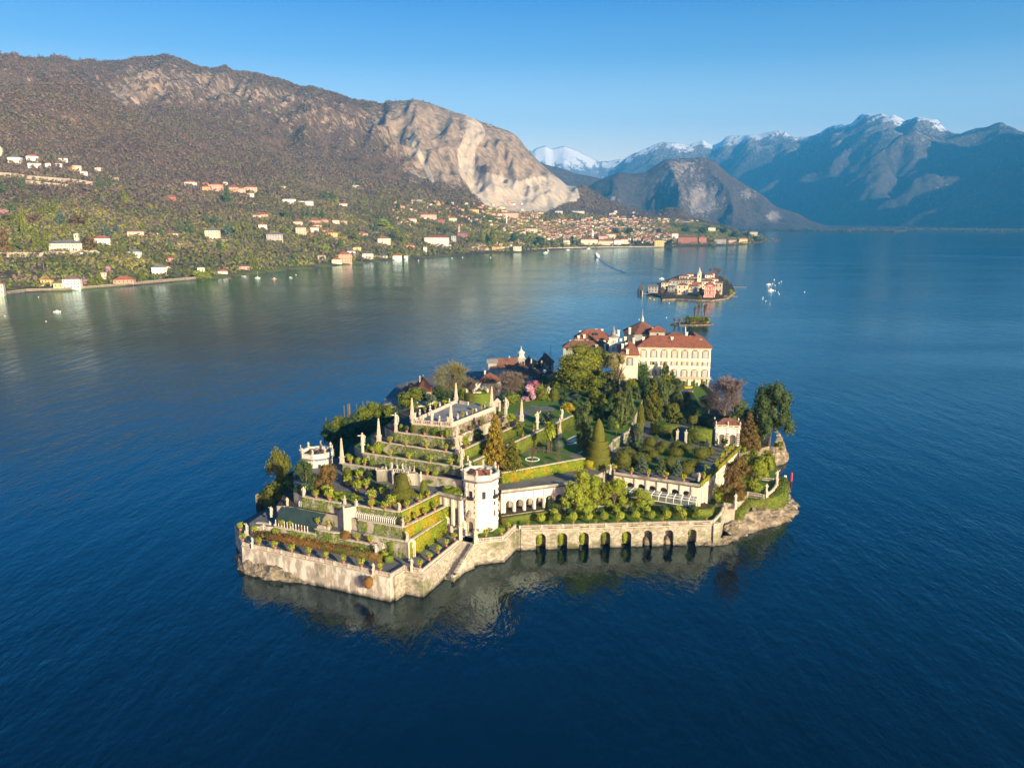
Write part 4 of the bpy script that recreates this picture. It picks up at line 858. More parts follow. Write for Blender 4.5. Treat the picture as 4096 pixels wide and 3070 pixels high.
LT = [K('c3', 1470, 790, 9), K('c3', 1560, 800, 9)]
balustrade('short balustrade beside the dark cypress', LT, 9, group=BAL)
balustrade('balustrade on the front of the right lawn', [K('c3', 1700, 680, 9), K('c3', 1855, 705, 9)], 9, group=BAL)
balustrade('curved parapet on the lake side of the right lawn', [K('c3', 1885, 700, 9), K('c3', 1950, 645, 9), K('c3', 1985, 590, 9), K('c3', 1988, 540, 9)], 9, solid=True, group=BAL)
balustrade('far balustrade behind the right lawn', [K('c3', 1810, 535, 9), K('c3', 1950, 548, 9)], 9, group=BAL)
# bulge platform and walls near the axis stair
BU = [K('p3', 1220, 985, 11.9), K('p3', 1400, 905, 12.6), K('p3', 1760, 965, 12.6), K('p3', 1960, 1000, 11.9)]
wall('raised ivied bulge of wall in front of the axis stair', [lerp(S1a, S1b, .42), lerp(S1a, S1b, .48) + np.array([.0, -.5, 0]), lerp(S1a, S1b, .60) + np.array([0, -.5, 0]), lerp(S1a, S1b, .66)], ZW - 1, 12.4, ivy=24, ivy_part=.96, isz=.42, group='front terrace walls')
c_ = lerp(S1a, S1b, .54); level('ground', 'small lookout platform above the azaleas', [lerp(S1a, S1b, .43), lerp(S1a, S1b, .65), lerp(S1a, S1b, .65) + np.array([2.0, 5, 0]), lerp(S1a, S1b, .43) + np.array([2., 5, 0])], 3, 12.3, GRAVEL)
# ------------------------------------------------------------------ flights of steps
def steps(label, a, b, w, n, side=True, m=PALE, group=None, base=None):
    t = thing('stone_stair', label, 'stairs', (float(a[0]), float(a[1]), 0), 0, group); a, b = np.array(a, float), np.array(b, float); d = (b - a)[:2]; L = np.hypot(*d); d = d / L; rz = math.atan2(d[1], d[0]); s = MB()
    for i in range(n):
        q = d * (L * (i + .5) / n); z = a[2] + (b[2] - a[2]) * (i + 1) / n; s.box(q[0], q[1], (min(a[2], b[2]) - 2.5) if base is None else base, L / n * 1.002, w, z, rz)
    s.build('steps', m, t)
    if side:
        nn = np.array([-d[1], d[0]])
        for k in (-1, 1):
            mb = MB(); P = [nn * k * (w / 2 + .25), d * L + nn * k * (w / 2 + .25)]; z0 = min(a[2], b[2]) - 2.5 if base is None else base
            ribbon(mb, P, .5, z0, [a[2] + .8, b[2] + .8]); mb.build('side_wall', STONE, t)
    return t
st0, st1, st2 = K('c2', 585, 1040, ZW), K('c2', 520, 1190, 3.6), K('c2', 415, 1370, .1)
steps('upper flight of the stone water stair below the tower', st1 + np.array([0, .0, -.2]), st0 + np.array([0, 0, .0]), 4.6, 14, False, PALE, 'water stair', -3)
steps('lower flight of the stone water stair ending in the lake', st2 + np.array([-.2, -.5, -.4]), st1 + np.array([-.05, 0, -.2]), 4.6, 12, False, PALE, 'water stair', -3)
def stair_parapet():
    t = thing('stair_parapet', 'stepped stone parapet on the lake side of the water stair', 'wall'); a, b, c = K('c2', 655, 1075, ZW), K('c2', 570, 1195, 4.3), K('c2', 470, 1375, 1.0); mb = MB(); P = [a, lerp(a, b, .9), lerp(a, b, 1.), lerp(b, c, .35), lerp(b, c, .7), c]
    ribbon(mb, P, .9, -3, [ZW + .6, 4.9, 4.3, 3.6, 2.2, 1.0], batter=.3); mb.build('wall_body', RUBBLE, t)
    cp = MB()
    for i in range(7): q = lerp(b, c, (i + .5) / 7); cp.box(q[0], q[1], 2, 1.2, 1.05, 4.35 - .47 * i, .9)
    cp.build('coping', PALE, t)
stair_parapet()
ax0, ax1 = K('p4', 50, 690, ZS + .4), K('p4', 300, 430, ZQ)
steps('broad axis stair climbing from the shade net to the parterre', ax0, ax1, 4.2, 14, True, PALE, 'axis stairs')
steps('lower axis stair beside the clipped domes', K('p3', 1990, 1010, ZS1), K('p3', 1860, 770, ZS + .35), 3.4, 8, True, PALE, 'axis stairs')
# ------------------------------------------------------------------ sheds, frames and gates
def net_shed():
    t = thing('shade_shed', 'large sloping greenhouse covered by dark green shade netting', 'shed'); zf, zb = ZS1 + 2.4, ZR + 1.0; a, b, c, d = K('p3', 568, 690, zf), K('p3', 1470, 880, zf), K('p3', 1690, 575, zb), K('p3', 790, 400, zb)
    mb = MB(); V = []
    for i in range(13):
        for j in range(9):
            p = lerp(lerp(a, b, i / 12), lerp(d, c, i / 12), j / 8); V.append((p[0], p[1], p[2] - .12 * abs(math.sin(i * math.pi / 1.5)) + random.uniform(-.04, .04)))
    mb.add(V, [(i * 9 + j, (i + 1) * 9 + j, (i + 1) * 9 + j + 1, i * 9 + j + 1) for i in range(12) for j in range(8)]); mb.build('netting', NET, t, True)
    sd = MB(); sd.add([a, d, (*d[:2], ZS1), (*a[:2], ZS1)], [(0, 1, 2, 3)]); sd.add([a, b, (*b[:2], ZS1 + .9), (*a[:2], ZS1 + .9)], [(0, 1, 2, 3)]); sd.build('side_net', NET, t)
    for i in range(12):
        q = lerp(a, b, i / 14) + np.array([0, -.15, 0]); MB().box(q[0], q[1], ZS1 - .3, .14, .14, zf - .1).build('post', WHITEP, t)
net_shed()
def frames(label, a, b, n, z, h, dep):
    t = thing('cold_frame', label, 'garden frame'); d = (b - a)[:2] / np.hypot(*(b - a)[:2]); nn = np.array([-d[1], d[0]])
    MB().tube([(*a[:2], z + h), (*b[:2], z + h)], .06, 4).build('rail', WHITEP, t); r = MB(); r.tube([(*(a[:2] + nn * dep), z + h + .5), (*(b[:2] + nn * dep), z + h + .5)], .06, 4); r.build('rail', WHITEP, t)
    for i in range(n):
        q = lerp(a, b, i / (n - 1))[:2]; m = MB(); m.tube([(*q, z), (*q, z + h)], .11, 4); m.tube([(*q, z + h), (*(q + nn * dep), z + h + .5)], .09, 4); m.build('frame_rib', WHITEP, t)
frames('row of white cold frame ribs right of the axis stair', K('p4', 430, 668, ZR), K('p4', 1265, 815, ZR), 20, ZR, 1.5, 1.5)
frames('row of white posts behind the shade netting', K('p3', 1090, 415, ZR), K('p3', 1590, 505, ZR), 13, ZR, 1.5, .8)
frames('small white slatted frame at the foot of the axis stair', K('p3', 1715, 610, ZS + 1), K('p3', 1790, 625, ZS + 1), 8, ZS + 1.2, 1.0, 2.6)
def gate(label, p, rz, w=2.6, h=4.6, sc=1.0):
    t = thing('stone_gate', label, 'gate', p, rz, 'carved stone gates', sc); mb = MB(); arcade(mb, (-w / 2, 0), (w / 2, 0), 0, h, [w / 2], .55, 2.4, .9, 0, 6); mb.build('arch', PALE, t)
    MB().box(0, .45, h, w * 1.1, 1.2, h + .3).build('cornice', PALE, t)
    g = MB(); g.add([(-w * .5, -.05, h + .3), (w * .5, -.05, h + .3), (0, -.05, h + 1.4), (-w * .5, 1., h + .3), (w * .5, 1., h + .3), (0, 1., h + 1.4)], [(0, 1, 2), (5, 4, 3), (0, 2, 5, 3), (2, 1, 4, 5)]); g.build('pediment', PALE, t)
    for s in (-1, 1): MB().box(s * w * .42, -.12, 0, .42, .3, h).build('pilaster', PALE, t)
ga = lerp(Sf, Sr, .07)
dS = (Sr - Sf)[:2]; rzS = math.atan2(dS[1], dS[0])
gate('white carved stone gate at the front corner of the hedge wall', (Sf[0] + .9, Sf[1] + .2, ZW), rzS - .35)
gate('white carved stone gate beside the tower end of the hedge wall', (Sr[0] + .5, Sr[1] - .3, ZW), rzS - .2)
for nm, c, x, yb, yt in (('left', 'c2', 540, 1025, 880), ('right', 'c2', 676, 1055, 925), ('inner', 'c2', 580, 985, 850)):
    p, h, w = place(c, x, yb, ZW, yt, 36); t = thing('gate_pillar', {'left': 'white stone pillar on the left of the water stair', 'right': 'white stone pillar on the lake side of the water stair', 'inner': 'white stone pillar beside the tower door'}[nm], 'pillar', p, .4, 'pillars of the water stair')
    MB().box(0, 0, 0, 1.1, 1.1, h * .8).box(0, 0, h * .8, 1.4, 1.4, h * .86).build('shaft', PALE, t); MB().lathe([(.5, h * .86), (.3, h * .92), (.05, h)], n=8).build('finial', PALE, t)
# ------------------------------------------------------------------ white octagonal towers
def tower(label, p, zt, rad, rot, parts=True):
    h = zt - p[2]; t = thing('octagonal_tower', label, 'tower', p, 0, None); V = [rot + i * math.pi / 4 for i in range(8)]
    MB().lathe([(rad + .02, -1.0), (rad + .18, -.9), (rad + .18, .7), (rad + .02, .8)], n=8, rot=rot).build('plinth', PALE, t)
    q = MB().lathe([(rad, -2), (rad, h)], n=8, rot=rot)
    for a in V:
        for k in range(int(h / .9)):
            if k % 2 == 0: q.box(rad * .985 * math.cos(a), rad * .985 * math.sin(a), .9 + k * .9, .5, 1.1, .9 + k * .9 + .75, a)
    q.build('wall', STUCCO, t)
    MB().lathe([(rad + .02, h - .7), (rad + .25, h - .6), (rad + .3, h - .25), (rad + .85, h), (rad + .85, h + .25), (rad + .1, h + .3)], n=8, rot=rot).build('cornice', LEAD, t)
    r = MB(); ribbon(r, [((rad + .15) * math.cos(a), (rad + .15) * math.sin(a)) for a in V], .45, h + .28, h + 1.75, closed=True); r.build('parapet', STUCCO, t)
    r = MB(); ribbon(r, [((rad + .15) * math.cos(a), (rad + .15) * math.sin(a)) for a in V], .7, h + 1.753, h + 1.95, closed=True); r.build('parapet_coping', PALE, t)
    MB().lathe([(rad - .3, h + .35), (rad * .78, h + 1.0), (rad * .74, h + 1.1)], n=8, rot=rot).build('gutter_roof', LEAD, t)
    MB().lathe([(rad * .74, h + 1.08), (.5, h + 2.6)], n=8, rot=rot).build('roof', TILE, t)
    MB().lathe([(.9, h + 2.35), (.8, h + 2.7), (.05, h + 2.95)], n=8, rot=rot).build('skylight', LEAD, t)
    for i, a in enumerate(V):
        o = link('pedestal', PED, t); o.location = ((rad + .15) * math.cos(a), (rad + .15) * math.sin(a), h + 1.95 - 1.2); o.scale = (.95, .95, 1.5); o.rotation_euler = (0, 0, a)
        f = link('finial', URN if i % 2 else FIG[i % 4], t); f.location = (o.location[0], o.location[1], h + 2.25); f.scale = (1.5, 1.5, 1.7); f.rotation_euler = (0, 0, a + 1.57)
    return t, V, h
twp = K('c2', 722, 905, ZW); TR = 5.7; TZ = 24.3; tw_rot = -math.pi / 2 - R(8)
TW, TV, TH = tower('tall white octagonal tower with terracotta roof above the water stair', (twp[0], twp[1], ZW), TZ, TR, tw_rot)
def facet(k): a = TV[k % 8] + math.pi / 8; ap = TR * math.cos(math.pi / 8); return a, ap
def fwin(k, z, w, h, off=0., pane=GLASS, name='window', balc=False):
    a, ap = facet(k); x, y = (ap + .03) * math.cos(a) - off * math.sin(a), (ap + .03) * math.sin(a) + off * math.cos(a); o = window(name, TW, (x, y, z), w, h, a + math.pi / 2, STUCCO, pane)
    if balc: b = MB(); b.box(0, -.45, -.25, w + .9, .8, -.12).box(0, -.82, -.1, w + .9, .05, .75).box(-(w + .9) / 2, -.45, -.1, .05, .75, .75).box((w + .9) / 2, -.45, -.1, .05, .75, .75); b.build('balcony', IRON, o)
for k in (-2, -1, 0, 1):
    fwin(k, 11.0, 1.15, 2.5, balc=k in (-1, 1)); fwin(k, 14.3, 1.5, 1.6, pane=STUCCO, name='wall_panel')
fwin(1, 8.2, .8, 1.3); fwin(1, 4.6, .8, 2.0)
a_, ap_ = facet(-1); dr = MB(); arcade(dr, (-1.7, 0), (1.7, 0), 0, 4.6, [1.7], .9, 2.7, .5, 0, 7); o = dr.build('portal', PALE, TW); o.location = ((ap_ + .5) * math.cos(a_), (ap_ + .5) * math.sin(a_), 0); o.rotation_euler = (0, 0, a_ + math.pi / 2)
MB().box(0, .35, 0, 1.75, .1, 3.4).build('door', WOOD, o); MB().box(0, .1, 4.6, 3.8, .9, 4.95).build('cornice', PALE, o); MB().lathe([(1.5, 4.95), (1.3, 5.6), (.8, 6.1), (.9, 6.5), (.3, 7.3)], 0, .1, 10, ky=.3).build('crest', PALE, o)
lp = np.array([-69.5, 274.0, 0]); lpx, _ = proj((lp[0], lp[1], 25)); lz = topz('c1', 800, 300, 268) - .6
TW2, _, _ = tower('smaller white octagonal tower at the left edge of the island', (lp[0] + .3, lp[1], 12.0), lz, 5.5, tw_rot + .12)
MB().lathe([(1.5, lz - 12 + 1.7), (.4, lz - 12 + 2.63)], 1.2, -3.1, 4, rot=.78).build('roof_window', GLASS, TW2)
o = window('window', TW2, (1.9, -4.75, lz - 12 - 3.6), 1.0, 1.7, .42)
# ------------------------------------------------------------------ arcaded galleries under the gravel walk
def gallery(label, a, b, z0, z1, hw, spring, sp, first, dep=4.2, ivy=0, n=None, off=0.):
    t = thing('arcaded_gallery', label, 'arcade', (float(a[0]), float(a[1]), 0), 0, 'arcaded galleries'); A, Bq = np.array([0., 0.]), (np.array(b) - np.array(a))[:2]; L = np.hypot(*Bq); d = Bq / L; nn = np.array([-d[1], d[0]])
    cs = []; s = first
    while s + hw + .4 < L and (n is None or len(cs) < n): cs.append(s); s += sp
    m = MB(); arcade(m, A, Bq, z0 - 2, z1 - .55, cs, hw, spring, .8, 0, 8); m.build('wall', STUCCO, t)
    p = MB()
    for i in range(len(cs) + 1):
        s = (cs[i] - sp / 2) if i < len(cs) else cs[-1] + sp / 2; s = max(.35, min(L - .35, s)); q = d * s - nn * .1; p.box(q[0], q[1], z0 - 2, .7, .5, z1 - .56, math.atan2(d[1], d[0]))
    p.build('pilasters', CREAM, t)
    r = MB(); r.add([(*(A - nn * .35), z1 - .55), (*(Bq - nn * .35), z1 - .55), (*(Bq + nn * (dep + .2)), z1 - .55), (*(A + nn * (dep + .2)), z1 - .55), (*(A - nn * .35), z1 + .01), (*(Bq - nn * .35), z1 + .01), (*(Bq + nn * (dep + .2)), z1 + .01), (*(A + nn * (dep + .2)), z1 + .01)], [(3, 2, 1, 0), (4, 5, 6, 7), (0, 1, 5, 4), (1, 2, 6, 5), (2, 3, 7, 6), (3, 0, 4, 7)]); r.build('deck', GRAVEL, t)
    k = MB(); ribbon(k, [A - nn * .1, Bq - nn * .1], .7, z1 + .012, z1 + .75); k.build('parapet', STONE, t)
    if ivy:
        sfc = MB(); ribbon(sfc, [A - nn * .2, Bq - nn * .2], .55, z1 - .4, z1 + 1.0); o = leafy('hedge', sfc, 16, .4, HEDGE, t)
    return t
gallery('white arcaded gallery beside the tower, below the gravel walk', LA0, LAe, 9, ZL, 1.25, 12.6, 3.55, 2.9)
gallery('white arched gallery with greenhouse in front of it', LB0, LB1, 9, ZL, 1.3, 13.4, 3.95, 2.0)
gallery('white gallery with hedge topped parapet facing the right lawn', LB1, LC1, 9, ZL, 1.0, 13.6, 4.2, 2.6, ivy=1)
gallery('small white gallery between parterre and tower', Qr, K('c2', 552, 662, ZQ), 12, ZQ, 1.0, 15.2, 2.9, 1.5, 2.5)
level('ground', 'raised bed in front of the galleries', [K('c2', 908, 812, 9.8), K('c2', 1345, 748, 9.8), K('c3', 380, 780, 9.8), K('c3', 700, 770, 9.8), K('c3', 1200, 822, 9.8), K('c3', 1328, 838, 9.8), K('c3', 1350, 800, 9.8), LB1 + np.array([3, 4, 0]), (62, 270), (36, 285), (-2, 262)], 3, 9.8, SOIL)
def greenhouse():
    gm = bpy.data.materials.new('greenhouse glass'); gm.use_nodes = True; N, L = gm.node_tree.nodes, gm.node_tree.links; b = N['Principled BSDF']; b.inputs['Base Color'].default_value = (.20, .24, .23, 1); b.inputs['Roughness'].default_value = .12
    tr = N.new('ShaderNodeBsdfTransparent'); mx = N.new('ShaderNodeMixShader'); mx.inputs[0].default_value = .55; L.new(tr.outputs[0], mx.inputs[1]); L.new(b.outputs[0], mx.inputs[2]); L.new(mx.outputs[0], N['Material Output'].inputs[0])
    t = thing('greenhouse', 'long glass lean-to greenhouse in front of the white gallery', 'greenhouse'); a, b_ = K('c3', 330, 668, 10.0), K('c3', 1190, 806, 10.0); c, d = LB0 + np.array([0, -.3, 0]), LB1 + np.array([-.4, -.2, 0])
    d2 = (b_ - a)[:2] / np.hypot(*(b_ - a)[:2]); n = 12; G0_ = 9.75; zf, zb = 11.9, 13.3; r = MB(); g = MB()
    for i in range(n):
        f0, f1 = i / n, (i + 1) / n; p0, p1, q1, q0 = lerp(a, b_, f0), lerp(a, b_, f1), lerp(c, d, f1), lerp(c, d, f0)
        g.add([(*p0[:2], zf), (*p1[:2], zf), (*q1[:2], zb), (*q0[:2], zb)], [(0, 1, 2, 3)]); g.add([(*p0[:2], G0_), (*p1[:2], G0_), (*p1[:2], zf), (*p0[:2], zf)], [(0, 1, 2, 3)])
    g.add([(*b_[:2], G0_), (*d[:2], G0_), (*d[:2], zb), (*b_[:2], zf)], [(0, 1, 2, 3)]); g.build('glazing', gm, t)
    for i in range(n + 1): p, q = lerp(a, b_, i / n), lerp(c, d, i / n); r.tube([(*p[:2], G0_), (*p[:2], zf + .02), (*q[:2], zb + .02)], .11, 4)
    r.tube([(*a[:2], zf), (*b_[:2], zf)], .12, 4); r.tube([(*lerp(a, c, .5)[:2], (zf + zb) / 2 + .03), (*lerp(b_, d, .5)[:2], (zf + zb) / 2 + .03)], .08, 4); r.tube([(*a[:2], 10.0), (*b_[:2], 10.0)], .16, 4); r.build('frame', WHITEP, t)
    e = MB(); q0, q1 = lerp(a, c, .45), lerp(b_, d, .45); ribbon(e, [q0, q1], 1.0, 9.7, 10.8); leafy('plants', e, 8, .4, LIME, t)
greenhouse()
# ------------------------------------------------------------------ obelisks, statues, finials
OB = 'granite obelisks of the stepped garden'
for lab, c, x, yb, z, yt, sp in [('left front corner of the paved top', 'p1', 440, 825, ZP, 400, 0), ('front corner of the paved top, nearest the camera', 'p1', 1125, 885, ZP, 468, 0), ('right corner of the paved top', 'p1', 1845, 595, ZP, 195, 0), ('back corner of the paved top', 'p1', 1215, 490, ZP, 135, 0),
                                 ('front corner just below the paved top', 'p1', 1238, 1385, Z8, 930, 0), ('left corner of the second terrace', 'l3', 1400, 1262, Z8, 850, 1), ('left corner above the theatre parterre', 'p2', 525, 672, Z6, 228, 1),
                                 ('right end of the second terrace', 'c4', 1345, 920, Z8, 685, 0), ('lawn beside the lily pond', 'c4', 1765, 1105, ZG, 848, 0), ('terrace corner behind the white tower', 'c4', 752, 1455, Z6, 1303, 1)]:
    p, h, w = place(c, x, yb, z, yt, 40); obelisk('tall pointed granite obelisk on the ' + lab if 'lawn' not in lab else 'free standing granite obelisk on the ' + lab, p, h, -.32, 1.2 if h > 7 else 1.0, h * .27, OB, sp)
ST = 'garden statues on pedestals'
for lab, c, x, yb, z, yt, v, pf in [('left corner of the highest ivied terrace, both arms lowered', 'p1', 152, 992, Z9, 660, 1, .42), ('left corner of the third terrace, arm stretched out', 'p2', 890, 480, Z7, 130, 1, .42), ('front corner of the third terrace behind the tower', 'p1', 1308, 1615, Z7, 1270, 3, .45),
                                    ('right end of the highest terrace, in flowing robe', 'p1', 2092, 702, Z9, 390, 3, .42), ('right flank of the third terrace, one arm raised high', 'p5', 655, 735, Z7, 418, 2, .42), ('far right end of the hedge wall beside the mimosa', 'p5', 1095, 553, Z7, 370, 0, .4),
                                    ('front corner of the theatre parterre', 'p4', 1365, 532, ZQ, 318, 0, .3), ('front corner of the cold frame terrace', 'p4', 1450, 866, ZR, 645, 2, .3), ('corner above the carved stone gate', 'p4', 1535, 1192, ZS, 965, 0, .3),
                                    ('left corner of the theatre parterre', 'p3', 1188, 192, ZQ, -30, 2, .25), ('back left corner of the shade netting', 'p3', 826, 392, ZR, 205, 3, .25), ('left front corner of the shade netting', 'p3', 470, 640, ZS1 + 2, 410, 0, .3),
                                    ('azalea border at the left corner', 'p3', 315, 1062, ZW, 795, 1, .4), ('left end of the front terrace near the lake edge', 'c1', 195, 985, ZW, 875, 0, .4), ('right end of the azalea border', 'p4', 855, 1565, ZW, 1240, 3, .4),
                                    ('walled passage beside the azaleas', 'p4', 885, 1420, ZW, 1180, 0, .45), ('balustrade corner above the water between the two front walls', 'c1', 1672, 1308, ZW, 1190, 1, .45), ('front wall balustrade near the front corner', 'c1', 1330, 1335, ZW, 1232, 3, .5),
                                    ('left end of the front wall balustrade', 'c1', 247, 1100, ZW, 1000, 3, .55), ('gravel walk where the two galleries meet', 'c3', 346, 480, ZL, 378, 1, .42), ('outer corner of the arched gallery roof', 'c3', 1216, 570, ZL, 460, 1, .45),
                                    ('tall pedestal beside the dark cypress', 'c3', 1573, 820, 8.5, 670, 3, .5), ('near corner pedestal of the right lawn', 'c3', 1878, 708, 9, 572, 1, .45), ('far corner pedestal of the right lawn', 'c3', 1980, 590, 9, 440, 2, .45),
                                    ('front edge of the paved top, draped figure', 'p1', 785, 830, ZP, 610, 3, .35), ('front edge of the paved top next to the obelisk', 'p1', 490, 820, ZP, 655, 2, .5), ('front edge of the paved top, seated putto', 'p1', 632, 830, ZP, 690, 1, .5), ('front corner of the paved top beside the obelisk', 'p1', 1065, 890, ZP, 725, 2, .5),
                                    ('niche pillar at the front spine below the paved top', 'p1', 1180, 1000, Z9, 800, 0, .5), ('spine of the pyramid above the second terrace', 'p1', 1165, 1180, Z8 + 1.5, 1000, 1, .5), ('left post of the axis stair', 'c1', 1073, 705, ZQ, 625, 3, .6), ('right post of the axis stair', 'c1', 1175, 725, ZQ, 655, 0, .7),
                                    ('small bust over the shade netting', 'p3', 1530, 665, 14.5, 545, 0, .5), ('corner of the low hedge wall by the axis stair', 'p4', 273, 775, ZS + 1.2, 660, 1, .55), ('wall end left of the shade netting entrance', 'p3', 555, 840, ZS1, 755, 2, .5), ('wall end of the short ivied wall', 'p3', 440, 810, ZS1, 730, 3, .5), ('seat niche beside the azaleas', 'p4', 1018, 1330, ZS1, 1215, 0, .4)]:
    p, h, w = place(c, x, yb, z, yt, 40); statue('pale stone statue on the ' + lab if 'bust' not in lab else 'pale stone ' + lab, p, h * (1 - pf), h * pf, .8 if h < 4 else 1.05, v, random.uniform(-.5, .5), ST)
for i, (x, yb, yt) in enumerate([(573, 720, 590), (755, 665, 528), (930, 570, 462), (1095, 515, 405)]):
    p, h, w = place('p1', x, yb, ZP, yt, 30); statue(f'urn finial on the far left parapet of the paved top, {nth(i)} from the left obelisk', p, h - 1.3, 1.3, .8, 0, 0, 'urn finials of the paved top', URN, 'finial', 'urn_finial')
for i, (x, yb, yt) in enumerate([(1245, 785, 668), (1410, 705, 598), (1575, 640, 532), (1730, 570, 468)]):
    p, h, w = place('p1', x, yb, ZP, yt, 30); statue(f'urn finial on the right parapet of the paved top, {nth(i)} from the front obelisk', p, h - 1.3, 1.3, .8, 0, 0, 'urn finials of the paved top', URN, 'finial', 'urn_finial')
p, h, w = place('p1', 920, 850, ZP, 708, 30); statue('single urn finial in the middle of the front balustrade of the paved top', p, h - 1.4, 1.4, .8, 0, 0, 'urn finials of the paved top', URN, 'finial', 'urn_finial')
for i, (x, yb, yt) in enumerate([(1405, 790, 650), (1500, 800, 690), (1595, 810, 668), (1720, 830, 720), (1800, 850, 715)]):
    p, h, w = place('p2', x, yb, Z6, yt, 30); statue(f'putto on the theatre balustrade, {nth(i)} from the curved niche on the left', p, h * .6, h * .4, .7, i, i * .4, 'putti of the garden theatre')
# theatre exedra: two curved niches and the balustraded stair between them
def niche(label, c, x, yb, z, w, zt, sweep, turn):
    p = K(c, x, yb, z); t = thing('theatre_niche', label, 'garden wall', p, 0, 'theatre niches'); pts = [(w * math.cos(turn + sweep * (k / 7 - .5)), w * math.sin(turn + sweep * (k / 7 - .5)) - w * math.sin(turn)) for k in range(8)]
    m = MB(); ribbon(m, pts, .7, -1, zt - z); m.build('wall', STONE, t); m = MB(); ribbon(m, pts, 1.0, zt - z + .003, zt - z + .3); m.build('coping', PALE, t); m = MB()
    for q in pts[::2]: m.box(q[0], q[1], -1, .55, .55, zt - z + .02, turn)
    m.build('pilasters', PALE, t)
    for q in (pts[0], pts[4], pts[7]): f = link('finial', URN, t); f.location = (q[0], q[1], zt - z + .3); f.scale = (1, 1, 1)
niche('curved stone niche on the left of the garden theatre', 'p2', 1265, 985, ZQ, 3.6, Z6 + .6, 2.2, 1.2); niche('curved stone niche on the right of the garden theatre', 'p2', 1790, 1060, ZQ, 3.6, Z6 + .6, 2.2, 1.9)
balustrade('balustrade of the garden theatre', [K('p2', 1385, 815, Z6), K('p2', 1620, 830, Z6), K('p2', 1850, 890, Z6)], Z6 - .2, 1.2, group=BAL, step=.6)
# ------------------------------------------------------------------ potted plants in rows
def row(desc, frm, pts, z, k=1.0, kind='ball', m=CITRUS, fruit=True, w=1.5, h=1.35, noun='potted lemon tree', group=None):
    for i, (c, x, y) in enumerate(pts):
        potted(f'{noun} {desc}, {nth(i)} from the {frm}' if len(pts) > 1 else f'single {noun} {desc}', K(c, x, y, z), k * random.uniform(.92, 1.08), kind, m, w * random.uniform(.85, 1.15), h * random.uniform(.85, 1.15), fruit, group or 'potted plants ' + desc, v=i % 3)
PB = lambda pts, ks: [lerp(pts[0], pts[-1], k) for k in ks]
for i in range(8):
    q = lerp(Wl, Wf, (i + 1.0) / 8.6); potted(f'potted lemon tree on the front wall balustrade, {nth(i)} from its left end', (q[0], q[1], ZW + 1.05), 1.25, v=i % 3, group='potted plants on the front balustrade')
row('behind the russet azaleas', 'left end', [('p3', 585, 1105), ('p3', 1190, 1210), ('p3', 1830, 1320), ('p4', 540, 1470), ('p4', 1055, 1600)], ZW, 1.3)
row('on the parapet above the water stair', 'front corner', [('c2', 180, 1272), ('c2', 262, 1208), ('c2', 342, 1145), ('c2', 415, 1085), ('c2', 487, 1025)], ZW + .7, 1.15)
row('at the left tip of the front terrace', 'lake', [('c1', 140, 945), ('c1', 160, 1035), ('c1', 272, 970)], ZW + .8, 1.35)
row('on the ivied wall behind the azaleas', 'left end', [('p3', 700, 858), ('p3', 922, 900), ('p4', 440, 1175), ('p4', 730, 1228)], ZS1 + .2, 1.25)
row('on the lookout bulge above the azaleas', 'left', [('p3', 1503, 818), ('p3', 1725, 860)], 13.6, 1.2)
row('on the parterre wall left of the axis stair', 'corner', [('p3', 1460, 232), ('p3', 1758, 285)], ZQ + .25, 1.25)
row('on the parterre wall right of the axis stair', 'palm', [('p4', 755, 440), ('p4', 1050, 488)], ZQ + .25, 1.25)
row('along the flank of the parterre', 'corner statue', [('p4', 1530, 458), ('p4', 1808, 322), ('p4', 2003, 213)], ZQ + .25, 1.3)
row('along the flank of the cold frame terrace', 'corner statue', [('p4', 1538, 825), ('p4', 1740, 715), ('p4', 1938, 605), ('p4', 2145, 493)], ZR + .25, 1.3)
row('on the highest front terrace', 'left corner statue', [('p1', 340, 1012), ('p1', 655, 1058), ('p1', 965, 1098)], Z9 + .25, 1.2, m=DARKF)
row('on the second front terrace', 'left obelisk', [('p1', 45, 1203), ('p1', 330, 1245), ('p1', 690, 1298), ('p1', 1032, 1342)], Z8 + .25, 1.25)
row('on the third front terrace', 'left statue', [('p2', 1075, 492), ('p1', 50, 1432), ('p1', 382, 1478), ('p1', 760, 1533), ('p1', 1125, 1588)], Z7 + .25, 1.25)
row('on the terrace over the theatre', 'left obelisk', [('p2', 675, 672), ('p2', 922, 708), ('p2', 2028, 882)], Z6 + .25, 1.3)
row('on the highest terrace of the right flank', 'front', [('p1', 1315, 1062), ('p1', 1500, 985), ('p1', 1682, 900), ('p1', 2010, 742)], Z9 + .25, 1.1, 'ball', HEDGE2, False, noun='small potted box tree')
row('on the second terrace of the right flank', 'front', [('p1', 1385, 1302), ('p5', 128, 732), ('p5', 300, 648)], Z8 + .25, 1.2, 'ball', HEDGE2, False, noun='small potted box tree')
row('on the third terrace of the right flank', 'front', [('p5', 398, 858), ('p5', 585, 765)], Z7 + .25, 1.25, 'ball', HEDGE2, False, noun='small potted box tree')
row('on the left parapet of the paved top', 'left obelisk', [('p1', 665, 658), ('p1', 845, 592), ('p1', 1012, 528)], ZP + 1.2, 1.05, m=LIME, fruit=False, noun='potted agave')
row('on the right parapet of the paved top', 'front obelisk', [('p1', 1330, 738), ('p1', 1495, 672), ('p1', 1655, 605)], ZP + 1.2, 1.05, m=LIME, fruit=False, noun='potted agave')
row('on the roof above the greenhouse', 'corner', [('c3', 1068, 552), ('c3', 893, 528), ('c3', 718, 502), ('c3', 552, 482), ('c3', 385, 458)], ZL + .7, 1.3)
row('beside the hedge topped parapet', 'corner statue', [('c3', 1260, 528), ('c3', 1300, 470), ('c3', 1385, 408), ('c3', 1425, 370), ('c3', 1450, 345), ('c3', 1485, 305), ('c3', 1515, 272), ('c3', 1545, 242)], ZL + .5, 1.35)
